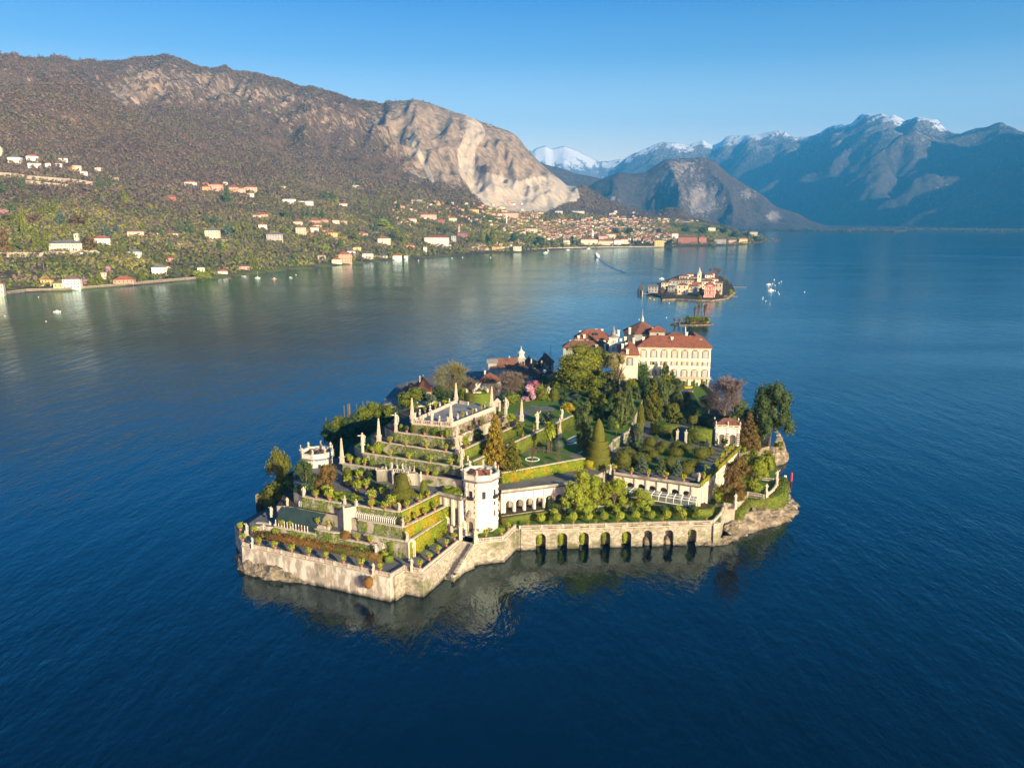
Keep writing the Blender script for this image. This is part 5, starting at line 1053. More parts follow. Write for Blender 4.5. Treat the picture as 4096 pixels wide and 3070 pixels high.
row('beside the white pavilion steps', 'left', [('c3', 1465, 218)], ZL, 1.6, m=DARKF, fruit=False, noun='large potted shrub')
row('on the bastion balustrade below the tower', 'stair', [('c2', 770, 995), ('c2', 910, 985), ('c2', 972, 935)], ZW + .9, 1.2)
row('in the theatre parterre', 'left tower', [('p2', 235, 1255), ('p2', 300, 1325), ('p2', 625, 1075), ('p2', 795, 1195), ('p2', 835, 975), ('p2', 955, 1130), ('p2', 1265, 1275), ('p2', 1050, 1370), ('p2', 1395, 1440)], ZQ, 1.9)
for i in range(9):
    q = lerp(B4, A1, (i + .0) / 8 * .93 + .04); potted(f'low flower pot on the arcade balustrade, {nth(i)} from the tower', (q[0], q[1], ZW + 1.05), .95, 'shrub', LIME, 1.3, .9, False, 'flower pots on the arcade balustrade', v=i % 3)
def standard(lab, p, h, w, m=CITRUS, group=None, fr=True, v=0):
    t = thing('lemon_standard', lab, 'tree', p, random.uniform(0, 6), group, (w, w, h)); c = link('crown', crown('ball', m, 420, .16, v), t); c.location = (0, 0, .36); c.scale = (1, 1, .64); link('trunk', trunk_mesh('plain'), t)
    if fr:
        f = link('lemons', FRUIT, c); f.location = (0, 0, 0); f.scale = (1.04, 1.04, 1)
for i in range(11):
    q = lerp(B4, A1, i * .0825 + .105) + np.array([.3, 2.6, 0]); standard(f'round headed lemon standard in the front row behind the arcade balustrade, {nth(i)} from the tower', (q[0], q[1], ZW), 3.9, 2.7, CITRUS, 'lemon standards, front row', v=i % 3)
for i in range(10):
    q = lerp(B4, A1, i * .0825 + .175) + np.array([.3, 6.8, 0]); standard(f'dark clipped standard in the second row of the court, {nth(i)} from the tower', (q[0], q[1], ZW), 3.9, 2.5, DARKF if i % 2 else CITRUS, 'clipped standards, second row', False, v=i % 3)
# ------------------------------------------------------------------ hedges and beds
hedge('low green hedge between the tower and the lemon standards', [K('c2', 908, 893, ZW), K('c2', 1160, 856, ZW), K('c2', 1330, 830, ZW)], 1.6, ZW, ZW + 2.45)
hedge('clipped green hedge at the right end of the lemon court', [K('c3', 700, 850, ZW), K('c3', 1110, 893, ZW), K('c3', 1325, 897, ZW), K('c3', 1345, 850, ZW)], 1.5, ZW, ZW + 2.5)
hedge('clipped hedge block by the azaleas', [K('p4', 1130, 1500, ZW) + np.array([0, .5, 0]), K('p4', 1300, 1500, ZW) + np.array([0, .5, 0])], 1.2, ZW, ZW + 4.2, HEDGE2)
hedge('curved low clipped hedge at the end of the azaleas', [K('p4', 1050, 1655, ZW), K('p4', 1190, 1640, ZW) + np.array([.3, .6, 0])], 1.5, ZW, ZW + 1.8, HEDGE2)
az0, az1 = K('p3', 60, 1075, ZW) + np.array([1.2, .6, 0]), K('p4', 1010, 1640, ZW) + np.array([-.2, 1.2, 0])
t = MB(); ribbon(t, [az0, lerp(az0, az1, .33) + np.array([0, .3, 0]), lerp(az0, az1, .66) + np.array([0, .3, 0]), az1], 3.2, ZW, ZW + 1.7); tag(leafy('azalea_border', t, 22, .38, RUSSET, None, .24), 'long border of russet leaved azaleas along the front terrace', 'flower bed')
t = MB(); t.lathe([(.8, -1.6), (1.1, -.8), (1.2, -.1), (.7, .5)], *K('c1', 1295, 1345, ZW)[:2] + np.array([0, -.4]), 8); tag(leafy('hanging_shrub', MB().lathe([(.5, 3.9), (1.2, 5.0), (1.3, 6.4), (.7, 7.1)], *(K('c1', 1290, 1345, ZW)[:2] + np.array([-.1, -.55])), 8), 20, .4, RUSSET, None, .2), 'russet shrub hanging on the front lake wall', 'shrub')
for i, (x, y) in enumerate([(300, 1100), (550, 1150), (670, 1180)]):
    a = K('c1', x - 28, y, ZW - .6); b = K('c1', x + 28, y + 12, ZW - .6); m = MB(); ribbon(m, [a + np.array([-.1, -.5, 0]), b + np.array([-.1, -.5, 0])], .5, ZW - 1.3, ZW - .2); tag(leafy('wall_plant', m, 16, .3, HEDGE2, None, .1), f'tuft of green plants under the front balustrade, {nth(i)} from the left end', 'plant', 'plants on the front lake wall')
for i in range(11):
    q = lerp(B4, A1, .06 + i * .085); q2 = q + (A1 - B4) / np.linalg.norm(A1 - B4) * 2.6; m = MB(); ribbon(m, [q + np.array([0, -.5, 0]), q2 + np.array([0, -.5, 0])], .35, ZW - .55, ZW + .1); tag(leafy('wall_plant', m, 18, .26, HEDGE2, None, .1), f'trailing green tuft below the arcade balustrade, {nth(i)} from the tower', 'plant', 'plants under the arcade balustrade')
# broad boxwood patterns of the theatre parterre
def pattern(label, c, x, y, w, d, z, rz):
    p = K(c, x, y, z); mb = MB()
    for k in range(5):
        o = (k - 2) / 5 * d; pts = [(p[0] + math.cos(rz) * u - math.sin(rz) * (o + .22 * math.sin(u * 2.2 + k)), p[1] + math.sin(rz) * u + math.cos(rz) * (o + .22 * math.sin(u * 2.2 + k))) for u in np.linspace(-w / 2, w / 2, 12)]; ribbon(mb, pts, .42, z, z + .55)
    tag(leafy('box_parterre', mb, 7, .25, HEDGE2), label, 'parterre', 'boxwood parterres')
for lab, x, y, w, d in [('left front of the fountain', 460, 1240, 11, 4.6), ('right front of the fountain', 1230, 1390, 10, 4.2), ('beside the left clipped cone', 800, 1060, 9, 4.4), ('left of the big clipped tree', 1160, 1090, 6, 4), ('beside the flank wall right of the big clipped tree', 1900, 1230, 5, 3.5), ('behind the left stair post', 700, 1290, 5, 3)]:
    pattern('swirling boxwood pattern ' + lab, 'p2', x, y, w, d, ZQ, -.32)
fp = K('p2', 1045, 1240, ZQ); t = thing('fountain_basin', 'round stone basin with blue water in the theatre parterre', 'fountain', fp); MB().lathe([(2.25, -.1), (2.25, .5), (2.0, .5), (2.0, .2)], n=20).build('rim', STONE, t)
POOL = mat('pool water', (.01, .05, .09), rough=.04, spec=.5); MB().lathe([(1.95, .15), (1.95, .36)], n=20).build('water', POOL, t)
# right lawn garden
pd = [K('p5', 1165, 930, ZG), K('p5', 1310, 862, ZG), K('c5', 260, 1130, ZG), K('c5', 240, 1200, ZG), K('p5', 1210, 965, ZG)]
t = thing('lily_pond', 'rectangular lily pond with pale stone rim on the lawn', 'pond'); m = MB(); m.prism([xy(p) for p in pd], ZG - .3, ZG + .06); m.build('water', POOL, t); m = MB(); ribbon(m, pd, .5, ZG - .2, ZG + .16, closed=True); m.build('rim', PALE, t)
def sheet(name, lab, pts, z, m): return tag(MB().prism([xy(p) for p in pts], z - .3, z).build(name, m), lab, 'path', kind='structure')
sheet('path', 'gravel path beside the pyramid flank', [K('p5', 330, 1170, ZG), K('p5', 400, 1195, ZG), K('p5', 800, 960, ZG), K('p5', 1100, 800, ZG), K('p5', 1320, 720, ZG), K('p5', 1310, 680, ZG), K('p5', 960, 850, ZG), K('p5', 560, 1010, ZG)], ZG + .02, GRAVEL)
sheet('path', 'curved gravel path across the lawn garden', [K('p5', 600, 1090, ZG), K('p5', 900, 1150, ZG), K('p5', 1180, 1185, ZG), K('p5', 1290, 1240, ZG), K('p5', 1470, 1240, ZG), K('p5', 1450, 1160, ZG), K('p5', 1240, 1170, ZG), K('p5', 900, 1120, ZG), K('p5', 700, 1080, ZG)], ZG + .035, GRAVEL)
sheet('path', 'gravel square among the upper lawns', [K('p5', 215, 480, Z7), K('p5', 420, 560, Z7), K('p5', 650, 410, Z7), K('p5', 430, 360, Z7)], Z7 + .05, GRAVEL)
sheet('path', 'winding path from the upper lawns to the grove', [K('p5', 520, 330, Z7), K('p5', 650, 400, Z7), K('p5', 930, 400, Z7), K('p5', 1010, 345, Z7), K('p5', 700, 340, Z7), K('p5', 560, 305, Z7)], Z7 + .06, GRAVEL)
for i, (a, b, c_, d_) in enumerate([((0, 330), (170, 315), (380, 360), (170, 470)), ((440, 520), (640, 420), (690, 500), (600, 640)), ((850, 420), (1050, 420), (1040, 480), (940, 520))]):
    sheet('lawn', f'small clipped lawn of the upper garden, {nth(i)} from the paved top', [K('p5', *q, Z7) for q in (a, b, c_, d_)], Z7 + .03, LAWN)
sheet('path', 'gravel walk through the wooded middle garden', [K('c5', 20, 850, ZG), K('c5', 150, 850, ZG), K('c5', 300, 790, ZG), K('c5', 250, 760, ZG), K('c5', 120, 790, ZG)], ZG + .04, GRAVEL)
WHITEF = mat('white flowers', (.75, .76, .74)); YELFL = mat('yellow flowers', (.75, .5, .03)); PURP = mat('purple flowers', (.16, .07, .28))
def ring(lab, c, x, y, z, rx, n=28, m=WHITEF, a0=0, a1=6.28):
    p = K(c, x, y, z); mb = MB()
    for k in range(n): a = a0 + (a1 - a0) * k / n; mb.lathe([(.2, 0), (.24, .16), (.08, .28)], p[0] + rx * math.cos(a) + random.uniform(-.05, .05), p[1] + rx * math.sin(a), 5)
    for i in range(len(mb.v)): mb.v[i] = (mb.v[i][0], mb.v[i][1], mb.v[i][2] + z)
    tag(mb.build('flower_ring', m), lab, 'flower bed')
ring('ring of white flowers round the pale bare tree', 'p5', 570, 1270, ZG, 2.4); ring('arc of white flowers beside the lily pond', 'p5', 1190, 960, ZG, 3.4, 16, WHITEF, -1.6, .2); ring('small arc of white flowers by the cypress', 'p5', 1350, 1130, ZG, 2.0, 10, WHITEF, -1.2, .2)
# right parterre: hedged compartments
for lab, pts, w, z0, z1, m in [('tall clipped hedge left of the stone gate pillars', [K('c5', 925, 1105, ZL), K('c5', 1110, 1150, ZL)], 6, ZL, ZL + 4.6, HEDGE2), ('tall clipped hedge between the gate pillars and the white pavilion', [K('c5', 1225, 1185, ZL), K('c5', 1430, 1210, ZL)], 5, ZL, ZL + 6.2, HEDGE2),
                               ('big dark clipped hedge block below the bare tree', [K('c5', 1330, 1000, 16), K('c5', 1560, 1030, 16)], 9, 14, 18.5, DARKF), ('long clipped hedge beside the palace lawn', [K('c5', 1150, 990, 16), K('c5', 1265, 930, 15), K('c5', 1200, 800, 15)], 6, 14, 18.5, DARKF),
                               ('low hedge at the left edge of the right parterre', [K('c5', 560, 1235, ZL), K('c5', 680, 1110, ZL)], 1.0, ZL, ZL + 1.2, HEDGE2)]:
    hedge(lab, pts, w, z0, z1, m, per=7, s=.45)
for lab, x, yt in (('left', 1125, 1068), ('right', 1200, 1075)):
    p, h, w = place('c5', x, 1190 if lab == 'left' else 1204, ZL, yt, 30); t = thing('gate_pillar', f'{lab} stone pillar of the garden gate between the tall hedges', 'pillar', p, -.2, 'pillars of the hedge gate'); MB().box(0, 0, 0, 1.3, 1.3, .6).box(0, 0, .6, 1.0, 1.0, h * .78).box(0, 0, h * .78, 1.3, 1.3, h * .84).build('shaft', PALE, t); f = link('finial', URN, t); f.location = (0, 0, h * .84); f.scale = (.9, .9, h * .16)
def pavilion():
    p, h, w = place('c5', 1565, 1222, ZL, 1068, 215); a, b = K('c5', 1455, 1222, ZL), K('c5', 1680, 1225, ZL); rz = -.16; w = 9.2; d = 6.5
    t = thing('garden_pavilion', 'white pavilion with two arches, striped pilasters and red tiled roof', 'pavilion', (p[0], p[1], ZL), rz); m = MB(); arcade(m, (-w / 2, 0), (w / 2, 0), 0, h, [w * .27, w * .71], 1.35, 3.3, .6, 0, 9); m.build('front_wall', STUCCO, t)
    m = MB(); m.box(-w / 2 + .3, d / 2 + .3, 0, .6, d - .6, h - .001).box(w / 2 - .3, d / 2 + .3, 0, .6, d - .6, h - .001).box(0, d, 0, w - 1.2, .6, h - .002); m.build('side_walls', STUCCO, t); MB().box(0, 2.2, 0, w - 1.25, .2, h - .3).build('back_panel', CREAM, t)
    for i, x in enumerate((-w / 2 + .45, 0, w / 2 - .45)):
        s = MB(); k = MB(); s.box(x, -.12, 0, .95, .3, h)
        for j in range(6): k.box(x, -.16, 1.0 + j * .75, 1.0, .36, 1.38 + j * .75)
        o = s.build('pilaster', STUCCO, t); k.build('stripe', IRON, o)
    k = MB()
    for j in range(6): k.box(w / 2 - .1, d / 2, 1.0 + j * .75, .36, d * .9, 1.38 + j * .75)
    MB().box(0, d / 2, h, w + .9, d + 1.2, h + .4).build('cornice', PALE, t); MB().box(0, d / 2, h + .4, w + .1, d + .3, h + 1.3).build('attic', STUCCO, t)
    for x in (-3.2, -1.1, 1.1, 3.2): MB().box(x, -.03, h + .65, 1.7, .3, h + 1.05).build('attic_grille', IRON, t)
    r = MB(); roof_mesh(r, w, d, h + 1.3, 1.9, .25); o = r.build('roof', TILE2, t); o.location = (0, d / 2, 0)
    for x, y in ((-w / 2, 0), (0, 0), (w / 2, 0), (w / 2, d), (-w / 2, d)): f = link('finial', URN, t); f.location = (x, y, h + 1.3); f.scale = (1.2, 1.2, 1.7)
pavilion()
wall('low pale wall at the back of the right parterre', [K('c5', 845, 1100, ZL), K('c5', 1030, 1135, ZL)], ZL - 1, ZL + .8, PALE, .5, cop=False, name='garden_wall'); wall('low pale wall below the hedge beside the white pavilion', [K('c5', 1255, 1200, ZL), K('c5', 1420, 1228, ZL)], ZL - 1, ZL + .7, PALE, .5, cop=False, name='garden_wall')
# right tip: lower lawn, ivy bank and rocks
bank = [K('r5', 345, 1110, 6), K('r5', 560, 900, 6), K('r5', 900, 880, 6), K('r5', 1150, 850, 6), K('r5', 1330, 740, 6), K('r5', 1385, 560, 6), K('r5', 1320, 400, 6)]
m = MB(); ribbon(m, bank, 4.4, 2.2, [6.2, 7.4, 7.9, 8.2, 8.2, 8.0, 7.6]); tag(leafy('ivy_bank', m, 14, .42, HEDGE2, None, .15), 'thick clipped ivy hedge curving round the right tip of the island', 'hedge')
wall('pale wall pier below the short balustrade by the cypress', [K('r5', 100, 985, 8), K('r5', 330, 1010, 8)], -1, 8.6, PALE, 1.0, cop=False, name='lake_wall', group=SEA)
def rocks(label, pts, rad, zs, n=60, seed=0, squash=.6):
    """a shelf of layered lake rock following the polyline"""
    rr = random.Random(seed); V = []; F = []; m = MB(); P = [np.array(p[:2]) for p in pts]; segs = [np.hypot(*(b - a)) for a, b in zip(P[:-1], P[1:])]; tot = sum(segs); N = int(tot / .7) + 2; M = 15; L0 = None
    grid = []
    for i in range(N):
        s = tot * i / (N - 1); k = 0
        while k < len(segs) - 1 and s > segs[k]: s -= segs[k]; k += 1
        q = P[k] + (P[k + 1] - P[k]) * min(1, s / segs[k]); d = (P[k + 1] - P[k]) / segs[k]; nn = np.array([d[1], -d[0]]); u = i / (N - 1); r_ = np.interp(u, np.linspace(0, 1, len(rad)), rad); z_ = np.interp(u, np.linspace(0, 1, len(zs)), zs); line = []
        for j in range(M):
            v = j / (M - 1); o = q + nn * (v * r_ * 1.15 - r_ * .35); z = z_ * (1 - v ** 1.7) - 1.3 * v
            nz_ = mnoise.fractal(Vector((o[0] * .28, o[1] * .28, seed)), .8, 2.2, 5); stp = round((z + nz_ * 1.1) / .8) * .8; z = z * .35 + stp * .65 + nz_ * .45; o = o + nn * mnoise.noise(Vector((o[0] * .4, o[1] * .4, z))) * 1.1
            line.append((o[0], o[1], z))
        grid.append(line)
    for l in grid: V += l
    F = [(i * M + j, i * M + j + 1, (i + 1) * M + j + 1, (i + 1) * M + j) for i in range(N - 1) for j in range(M - 1)]; m.add(V, F); return tag(m.build('rock_shelf', ROCK), label, 'rocks')
rocks('pale layered rock shelf below the right tip of the island', [K('c3', 1480, 1060, 1), K('c3', 1600, 1030, 1), K('c3', 1750, 960, 1), K('c3', 1900, 930, 1), K('c3', 2020, 880, 1), K('c3', 2090, 800, 1), K('c3', 2060, 700, 1), K('c3', 2070, 600, 1)], [5, 6, 6, 6, 7, 7, 4, 4], [2.2, 4.6, 5.2, 4.6, 3.6, 2.8, 2.2, 1.6], seed=2)
rocks('low dark rock spit in the water by the right end of the arches', [K('c3', 1180, 1180, 0), K('c3', 1400, 1165, 0), K('c3', 1520, 1135, 0), K('c3', 1650, 1110, 0)], [1.2, 2.6, 2.4, .8], [.9, 1.9, 1.6, .6], seed=5)
rocks('dark sloping rocks at the left foot of the front lake wall', [K('c1', 165, 1190, 0) + np.array([0, 1, 0]), K('c1', 205, 1285, 0) + np.array([0, .4, 0]), K('c1', 420, 1355, 0), K('c1', 700, 1395, 0), K('c1', 1000, 1445, 0), K('c1', 1300, 1490, 0)], [4.5, 4.6, 4, 3, 2, 1], [5.2, 4.8, 3.6, 2.2, 1.4, .6], seed=8)
rocks('pale rock face under the leaning pine', [K('c5', 1950, 1400, 0) + np.array([-3, 4, 0]), K('c5', 2000, 1380, 0), K('c5', 2040, 1330, 0), K('c5', 2050, 1270, 0) + np.array([0, 8, 0])], [4, 5, 5, 4], [6, 9, 10, 9], seed=12)
for i, (x, yt, col) in enumerate([(1425, 275, 'white'), (1458, 280, 'white'), (1578, 220, 'red')]):
    p, h, w = place('r5', x, 345 if i < 2 else 405, 0, yt, 10); o = MB().tube([(p[0], p[1], -1.5), (p[0], p[1], h)], .28 if i < 2 else .38, 7).build('mooring_pole', WHITEP if i < 2 else mat('red paint', (.55, .06, .05))); tag(o, ['short white pole by the right rocks, nearer the island', 'short white pole by the right rocks, nearer the red pole', 'tall red pole standing in the lake off the right tip'][i], 'pole', 'poles in the lake')
# ------------------------------------------------------------------ trees of the island
T_ = [  # name, label, crop, x, foot row, level, top row, width, crown, material, trunk, leaves, size, lift
 ('evergreen_tree', 'tall olive evergreen at the left edge of the island', 'c1', 515, 790, 3, 212, 255, 'round', YEW, 'plain', 6500, .042, 0),
 ('evergreen_tree', 'smaller dark evergreen in front of the left white tower', 'c1', 735, 605, ZQ - .5, 318, 195, 'oval', DARKF, 'plain', 3600, .05, 0),
 ('evergreen_tree', 'low dark evergreen at the foot of the tall olive one', 'c1', 470, 850, 3, 520, 250, 'round', YEW, None, 3000, .055, 0),
 ('evergreen_tree', 'dark bushy evergreen between the shade netting and the left tower', 'c1', 640, 700, 10, 430, 190, 'round', DARKF, None, 2600, .055, 0),
 ('evergreen_tree', 'dark evergreen joining the pavilion conifer and the pine', 'c5', 1775, 1130, 12, 890, 150, 'round', DARKF, None, 2600, .055, 0),
 ('evergreen_tree', 'olive evergreen at the lake edge left of the pine', 'c5', 1830, 1230, 10, 960, 130, 'oval', CAMPHOR, None, 2600, .055, 0),
 ('yew_tree', 'loose brownish yew at the left end of the theatre parterre', 'c1', 908, 575, ZQ, 345, 205, 'round', BROWNC, 'plain', 3200, .05, -.12),
 ('topiary_tree', 'bullet shaped clipped tree in front of the left obelisk', 'p2', 618, 1000, ZQ, 718, 165, 'bullet', YEW, None, 2400, .045, 0),
 ('topiary_tree', 'large drop shaped clipped tree in the theatre parterre', 'p2', 1600, 1385, ZQ, 828, 415, 'drop', YEW, None, 5200, .032, 0),
 ('topiary_tree', 'narrow clipped cone right of the large clipped tree', 'p2', 1968, 1255, ZQ, 960, 150, 'bullet', HEDGE2, None, 2200, .045, 0),
 ('clipped_shrub', 'clipped orange tree block on the third terrace beside the left statue', 'p2', 1165, 490, Z7, 292, 185, 'ball', CITRUS, None, 1200, .08, -.1),
 ('clipped_shrub', 'yellow round shrub beside the left obelisk', 'p2', 632, 640, Z6, 500, 120, 'ball', CITRUS, 'plain', 700, .1, .2),
 ('clipped_shrub', 'round orange bush on the theatre terrace', 'p2', 812, 685, Z6, 570, 118, 'ball', CITRUS, None, 700, .1, 0),
 ('clipped_shrub', 'small round bush right of the orange bush', 'p2', 1060, 715, Z6, 612, 120, 'ball', HEDGE2, None, 700, .1, 0),
 ('clipped_shrub', 'round yellow bush near the tower end of the theatre terrace', 'p2', 2165, 890, Z6, 788, 120, 'ball', CITRUS, None, 700, .1, 0),
 ('shrub', 'green shrub at the foot of the theatre wall near the tower', 'p2', 2110, 1050, ZQ, 930, 220, 'shrub', HEDGE2, None, 800, .1, 0),
 ('shrub', 'dark shrubs at the foot of the left theatre wall', 'p2', 860, 880, ZQ, 740, 240, 'shrub', DARKF, None, 900, .1, 0),
 ('shrub', 'dark espaliered shrubs beside the curved niche', 'p2', 1060, 930, ZQ, 790, 200, 'shrub', DARKF, None, 900, .1, 0),
 ('clipped_dome', 'russet and yellow clipped dome at the shade netting', 'p3', 1175, 950, ZS1, 775, 190, 'dome', RUSSET, None, 1300, .06, 0),
 ('clipped_dome', 'russet and yellow clipped dome at the foot of the axis stair', 'p4', 180, 1140, ZS1, 945, 245, 'dome', RUSSET, None, 1300, .06, 0),
 ('topiary_tree', 'thin clipped column beside the lower axis stair', 'p3', 1865, 940, ZS1 + 1, 740, 42, 'column', HEDGE2, None, 500, .1, 0),
 ('camphor_tree', 'broad round headed evergreen behind the left flank of the pyramid', 'l3', 1955, 720, 9, 318, 470, 'round', CAMPHOR, 'limbs', 4200, .05, .1),
 ('camphor_tree', 'huge spreading camphor tree in front of the palace', 'c5', 235, 790, 15, 338, 470, 'round', CAMPHOR, 'limbs', 9000, .036, .12),
 ('camphor_tree', 'right hand half of the dark grove against the big camphor', 'c5', 440, 720, 15, 352, 210, 'oval', CAMPHOR, 'limbs', 4200, .05, .1),
 ('deciduous_tree', 'tall loose olive tree right of the big camphor', 'c5', 600, 790, 15.5, 398, 220, 'oval', TWIGY, 'limbs', 3600, .04, .08),
 ('evergreen_tree', 'dark dense evergreen in front of the palace facade', 'c5', 785, 700, 15, 458, 205, 'round', DARKF, 'plain', 3400, .05, 0),
 ('cypress_tree', 'broad bushy cypress at the lily pond', 'c5', 310, 1250, ZG, 838, 175, 'column', CYP, 'plain', 5200, .045, .02),
 ('cypress_tree', 'left one of two tall cypresses behind the right parterre', 'c5', 632, 1100, ZG - 2, 793, 112, 'column', CYP, 'plain', 3600, .05, .02),
 ('cypress_tree', 'right and taller one of two cypresses behind the right parterre', 'c5', 694, 1050, 18, 698, 118, 'column', CYP, 'plain', 3600, .05, .02),
 ('cypress_tree', 'short cypress beside the tall pair', 'c5', 763, 890, 16, 728, 66, 'column', CYP, 'plain', 1800, .07, .02),
 ('cypress_tree', 'slim brown cypress in the dark grove', 'c5', 765, 790, 15.5, 625, 76, 'column', CYP, 'plain', 1800, .07, .02),
 ('cypress_tree', 'dark cypress in the middle of the grove', 'c5', 838, 800, 15.5, 588, 92, 'column', DARKF, 'plain', 2000, .07, .02),
 ('cypress_tree', 'grey cypress in the middle of the grove', 'c5', 928, 800, 15.5, 592, 84, 'column', BLUEC, 'plain', 2000, .07, .02),
 ('cypress_tree', 'dark pointed cypress standing before the palace windows', 'c5', 1018, 700, 15, 482, 70, 'column', DARKF, 'plain', 2000, .07, .02),
 ('cypress_tree', 'short dark cypress right of the pointed one', 'c5', 1078, 740, 15, 553, 62, 'column', DARKF, 'plain', 1700, .07, .02),
 ('evergreen_tree', 'bright olive bush tree left of the palace lawn', 'c5', 1015, 760, 15, 590, 160, 'round', CAMPHOR, 'plain', 2600, .06, 0),
 ('evergreen_tree', 'dark tree at the edge of the palace lawn', 'c5', 1120, 770, 15, 620, 100, 'oval', DARKF, 'plain', 2000, .06, 0),
 ('conifer_tree', 'large spreading yew in the grove', 'c5', 905, 1010, 16, 640, 190, 'cone', YEW, 'plain', 4200, .05, 0),
 ('conifer_tree', 'large feathery conifer in the middle of the grove', 'c5', 1030, 1000, 16, 655, 220, 'oval', CONIF, 'plain', 4600, .05, 0),
 ('conifer_tree', 'grey green conifer near the palace lawn', 'c5', 1120, 930, 16, 690, 150, 'cone', CONIF, 'plain', 3200, .055, 0),
 ('topiary_tree', 'tall clipped column with flared skirt', 'c5', 797, 1130, ZL + .3, 848, 66, 'bullet', YEW, None, 1800, .06, 0),
 ('topiary_tree', 'left one of two clipped domes by the tall hedge', 'c5', 1252, 1030, ZL, 955, 62, 'bullet', YEW, None, 900, .08, 0),
 ('topiary_tree', 'right one of two clipped domes by the tall hedge', 'c5', 1284, 1025, ZL, 948, 40, 'bullet', YEW, None, 900, .08, 0),
 ('conifer_tree', 'dark cone shaped conifer left of the cypress pair', 'c5', 430, 1010, 20, 828, 84, 'cone', DARKF, 'plain', 2200, .06, 0),
 ('topiary_tree', 'dark clipped dome left of the cypress pair', 'c5', 540, 1090, 20, 955, 82, 'bullet', DARKF, None, 1200, .07, 0),
 ('mimosa_tree', 'round mimosa tree full of yellow blossom', 'c5', 150, 965, ZG + 2, 838, 130, 'round', YELF, 'plain', 1900, .07, .05),
 ('magnolia_tree', 'pale pink magnolia in full blossom', 'c4', 1422, 735, Z7 - 2, 525, 145, 'oval', PINKF, 'plain', 2300, .07, .05),
 ('magnolia_tree', 'deep pink magnolia behind the pale one', 'c4', 1475, 600, 18, 462, 170, 'round', PINKD, 'limbs', 900, .06, .1),
 ('magnolia_tree', 'small white blossoming magnolia', 'c4', 1640, 620, 20, 538, 46, 'round', foliage('white blossom', (.6, .58, .57), (.8, .78, .76)), 'plain', 500, .1, 0),
 ('evergreen_tree', 'loose olive shrub tree beside the pale magnolia', 'c4', 1558, 750, Z7 - 3, 532, 200, 'round', CAMPHOR, 'limbs', 2600, .05, .05),
 ('topiary_tree', 'large clipped green ball beside the gravel walk', 'c4', 1703, 735, Z7 - 4, 555, 122, 'bullet', YEW, None, 1700, .05, 0),
 ('clipped_shrub', 'small clipped ball in front of the pink magnolia', 'c4', 1490, 760, Z7 - 2, 715, 62, 'ball', YEW, None, 500, .1, 0),
 ('shrub', 'pale flowering shrub left of the magnolia', 'c4', 1235, 735, Z7, 610, 220, 'shrub', HEDGE2, None, 1300, .08, 0),
 ('shrub', 'grey green round shrub near the raised arm statue', 'c4', 1625, 960, Z7, 810, 150, 'round', BLUEC, None, 1300, .07, -.15),
 ('evergreen_tree', 'tall dark shrubs behind the mimosa', 'c4', 1960, 900, ZG, 690, 200, 'round', DARKF, None, 1700, .07, 0),
 ('evergreen_tree', 'dark trees left of the gravel walk in the grove', 'c4', 1900, 640, 17, 560, 260, 'round', DARKF, None, 1700, .07, 0),
 ('evergreen_tree', 'dark understorey below the camphor, right of the trunk', 'c5', 480, 870, 17, 735, 260, 'shrub', DARKF, None, 1500, .08, 0),
 ('evergreen_tree', 'dark understorey below the camphor, at its trunk', 'c5', 330, 830, 17, 735, 200, 'shrub', DARKF, None, 1500, .08, 0),
 ('evergreen_tree', 'dark understorey between camphor and magnolia', 'c5', 100, 700, 16, 560, 150, 'round', DARKF, None, 1500, .08, 0),
 ('evergreen_tree', 'dark understorey beside the loose olive tree', 'c5', 720, 860, 16, 700, 160, 'round', DARKF, None, 1500, .08, 0),
 ('golden_conifer', 'tall golden yellow conifer on the lawn', 'c4', 1065, 1455, ZG, 865, 320, 'cone', GOLD, 'plain', 6500, .038, 0),
 ('conifer_tree', 'darker olive conifer leaning on the golden one', 'c4', 1240, 1455, ZG, 1110, 215, 'cone', YEW, 'plain', 3600, .05, 0),
 ('broadleaf_tree', 'tall yellow green tree in the lemon court', 'c3', 130, 850, ZW, 440, 300, 'round', LIME, 'limbs', 5200, .042, .06),
 ('broadleaf_tree', 'bright yellow green tree behind the lemon standards', 'c3', 385, 850, ZW, 505, 250, 'oval', LIME, 'limbs', 4600, .045, .05),
 ('broadleaf_tree', 'low spreading fruit tree in front of the greenhouse', 'c3', 645, 850, ZW, 628, 240, 'round', CITRUS, 'limbs', 3600, .05, 0),
 ('broadleaf_tree', 'fruit tree with orange fruits at the gallery', 'c2', 1560, 815, ZW, 500, 230, 'oval', CITRUS, 'limbs', 3800, .05, 0),
 ('broadleaf_tree', 'dark shrub tree under the gallery arches', 'c2', 1390, 800, ZW, 665, 150, 'shrub', DARKF, None, 1300, .07, 0),
 ('broadleaf_tree', 'small olive tree between the two tall court trees', 'c3', 260, 850, ZW, 560, 190, 'oval', CAMPHOR, 'limbs', 2800, .05, 0),
 ('conifer_tree', 'blue grey conifer at the back of the right parterre', 'c3', 552, 225, ZL, 0, 96, 'cone', BLUEC, 'plain', 2600, .06, 0),
 ('conifer_tree', 'pale green cypress beside the blue grey conifer', 'c3', 622, 245, ZL, -20, 88, 'column', CONIF, 'plain', 2600, .06, 0),
 ('cypress_tree', 'bushy bronze cypress at the lower terrace', 'c3', 1562, 765, 8.8, 315, 255, 'column', BROWNC, 'limbs', 5200, .045, .08),
 ('broadleaf_tree', 'bright green tree beside the right lawn', 'c3', 1748, 640, 9, 340, 190, 'oval', LIME, 'limbs', 3600, .05, 0),
 ('broadleaf_tree', 'olive green tree below the hedge topped parapet', 'c3', 1700, 470, 9, 235, 190, 'round', CAMPHOR, 'limbs', 3200, .05, 0),
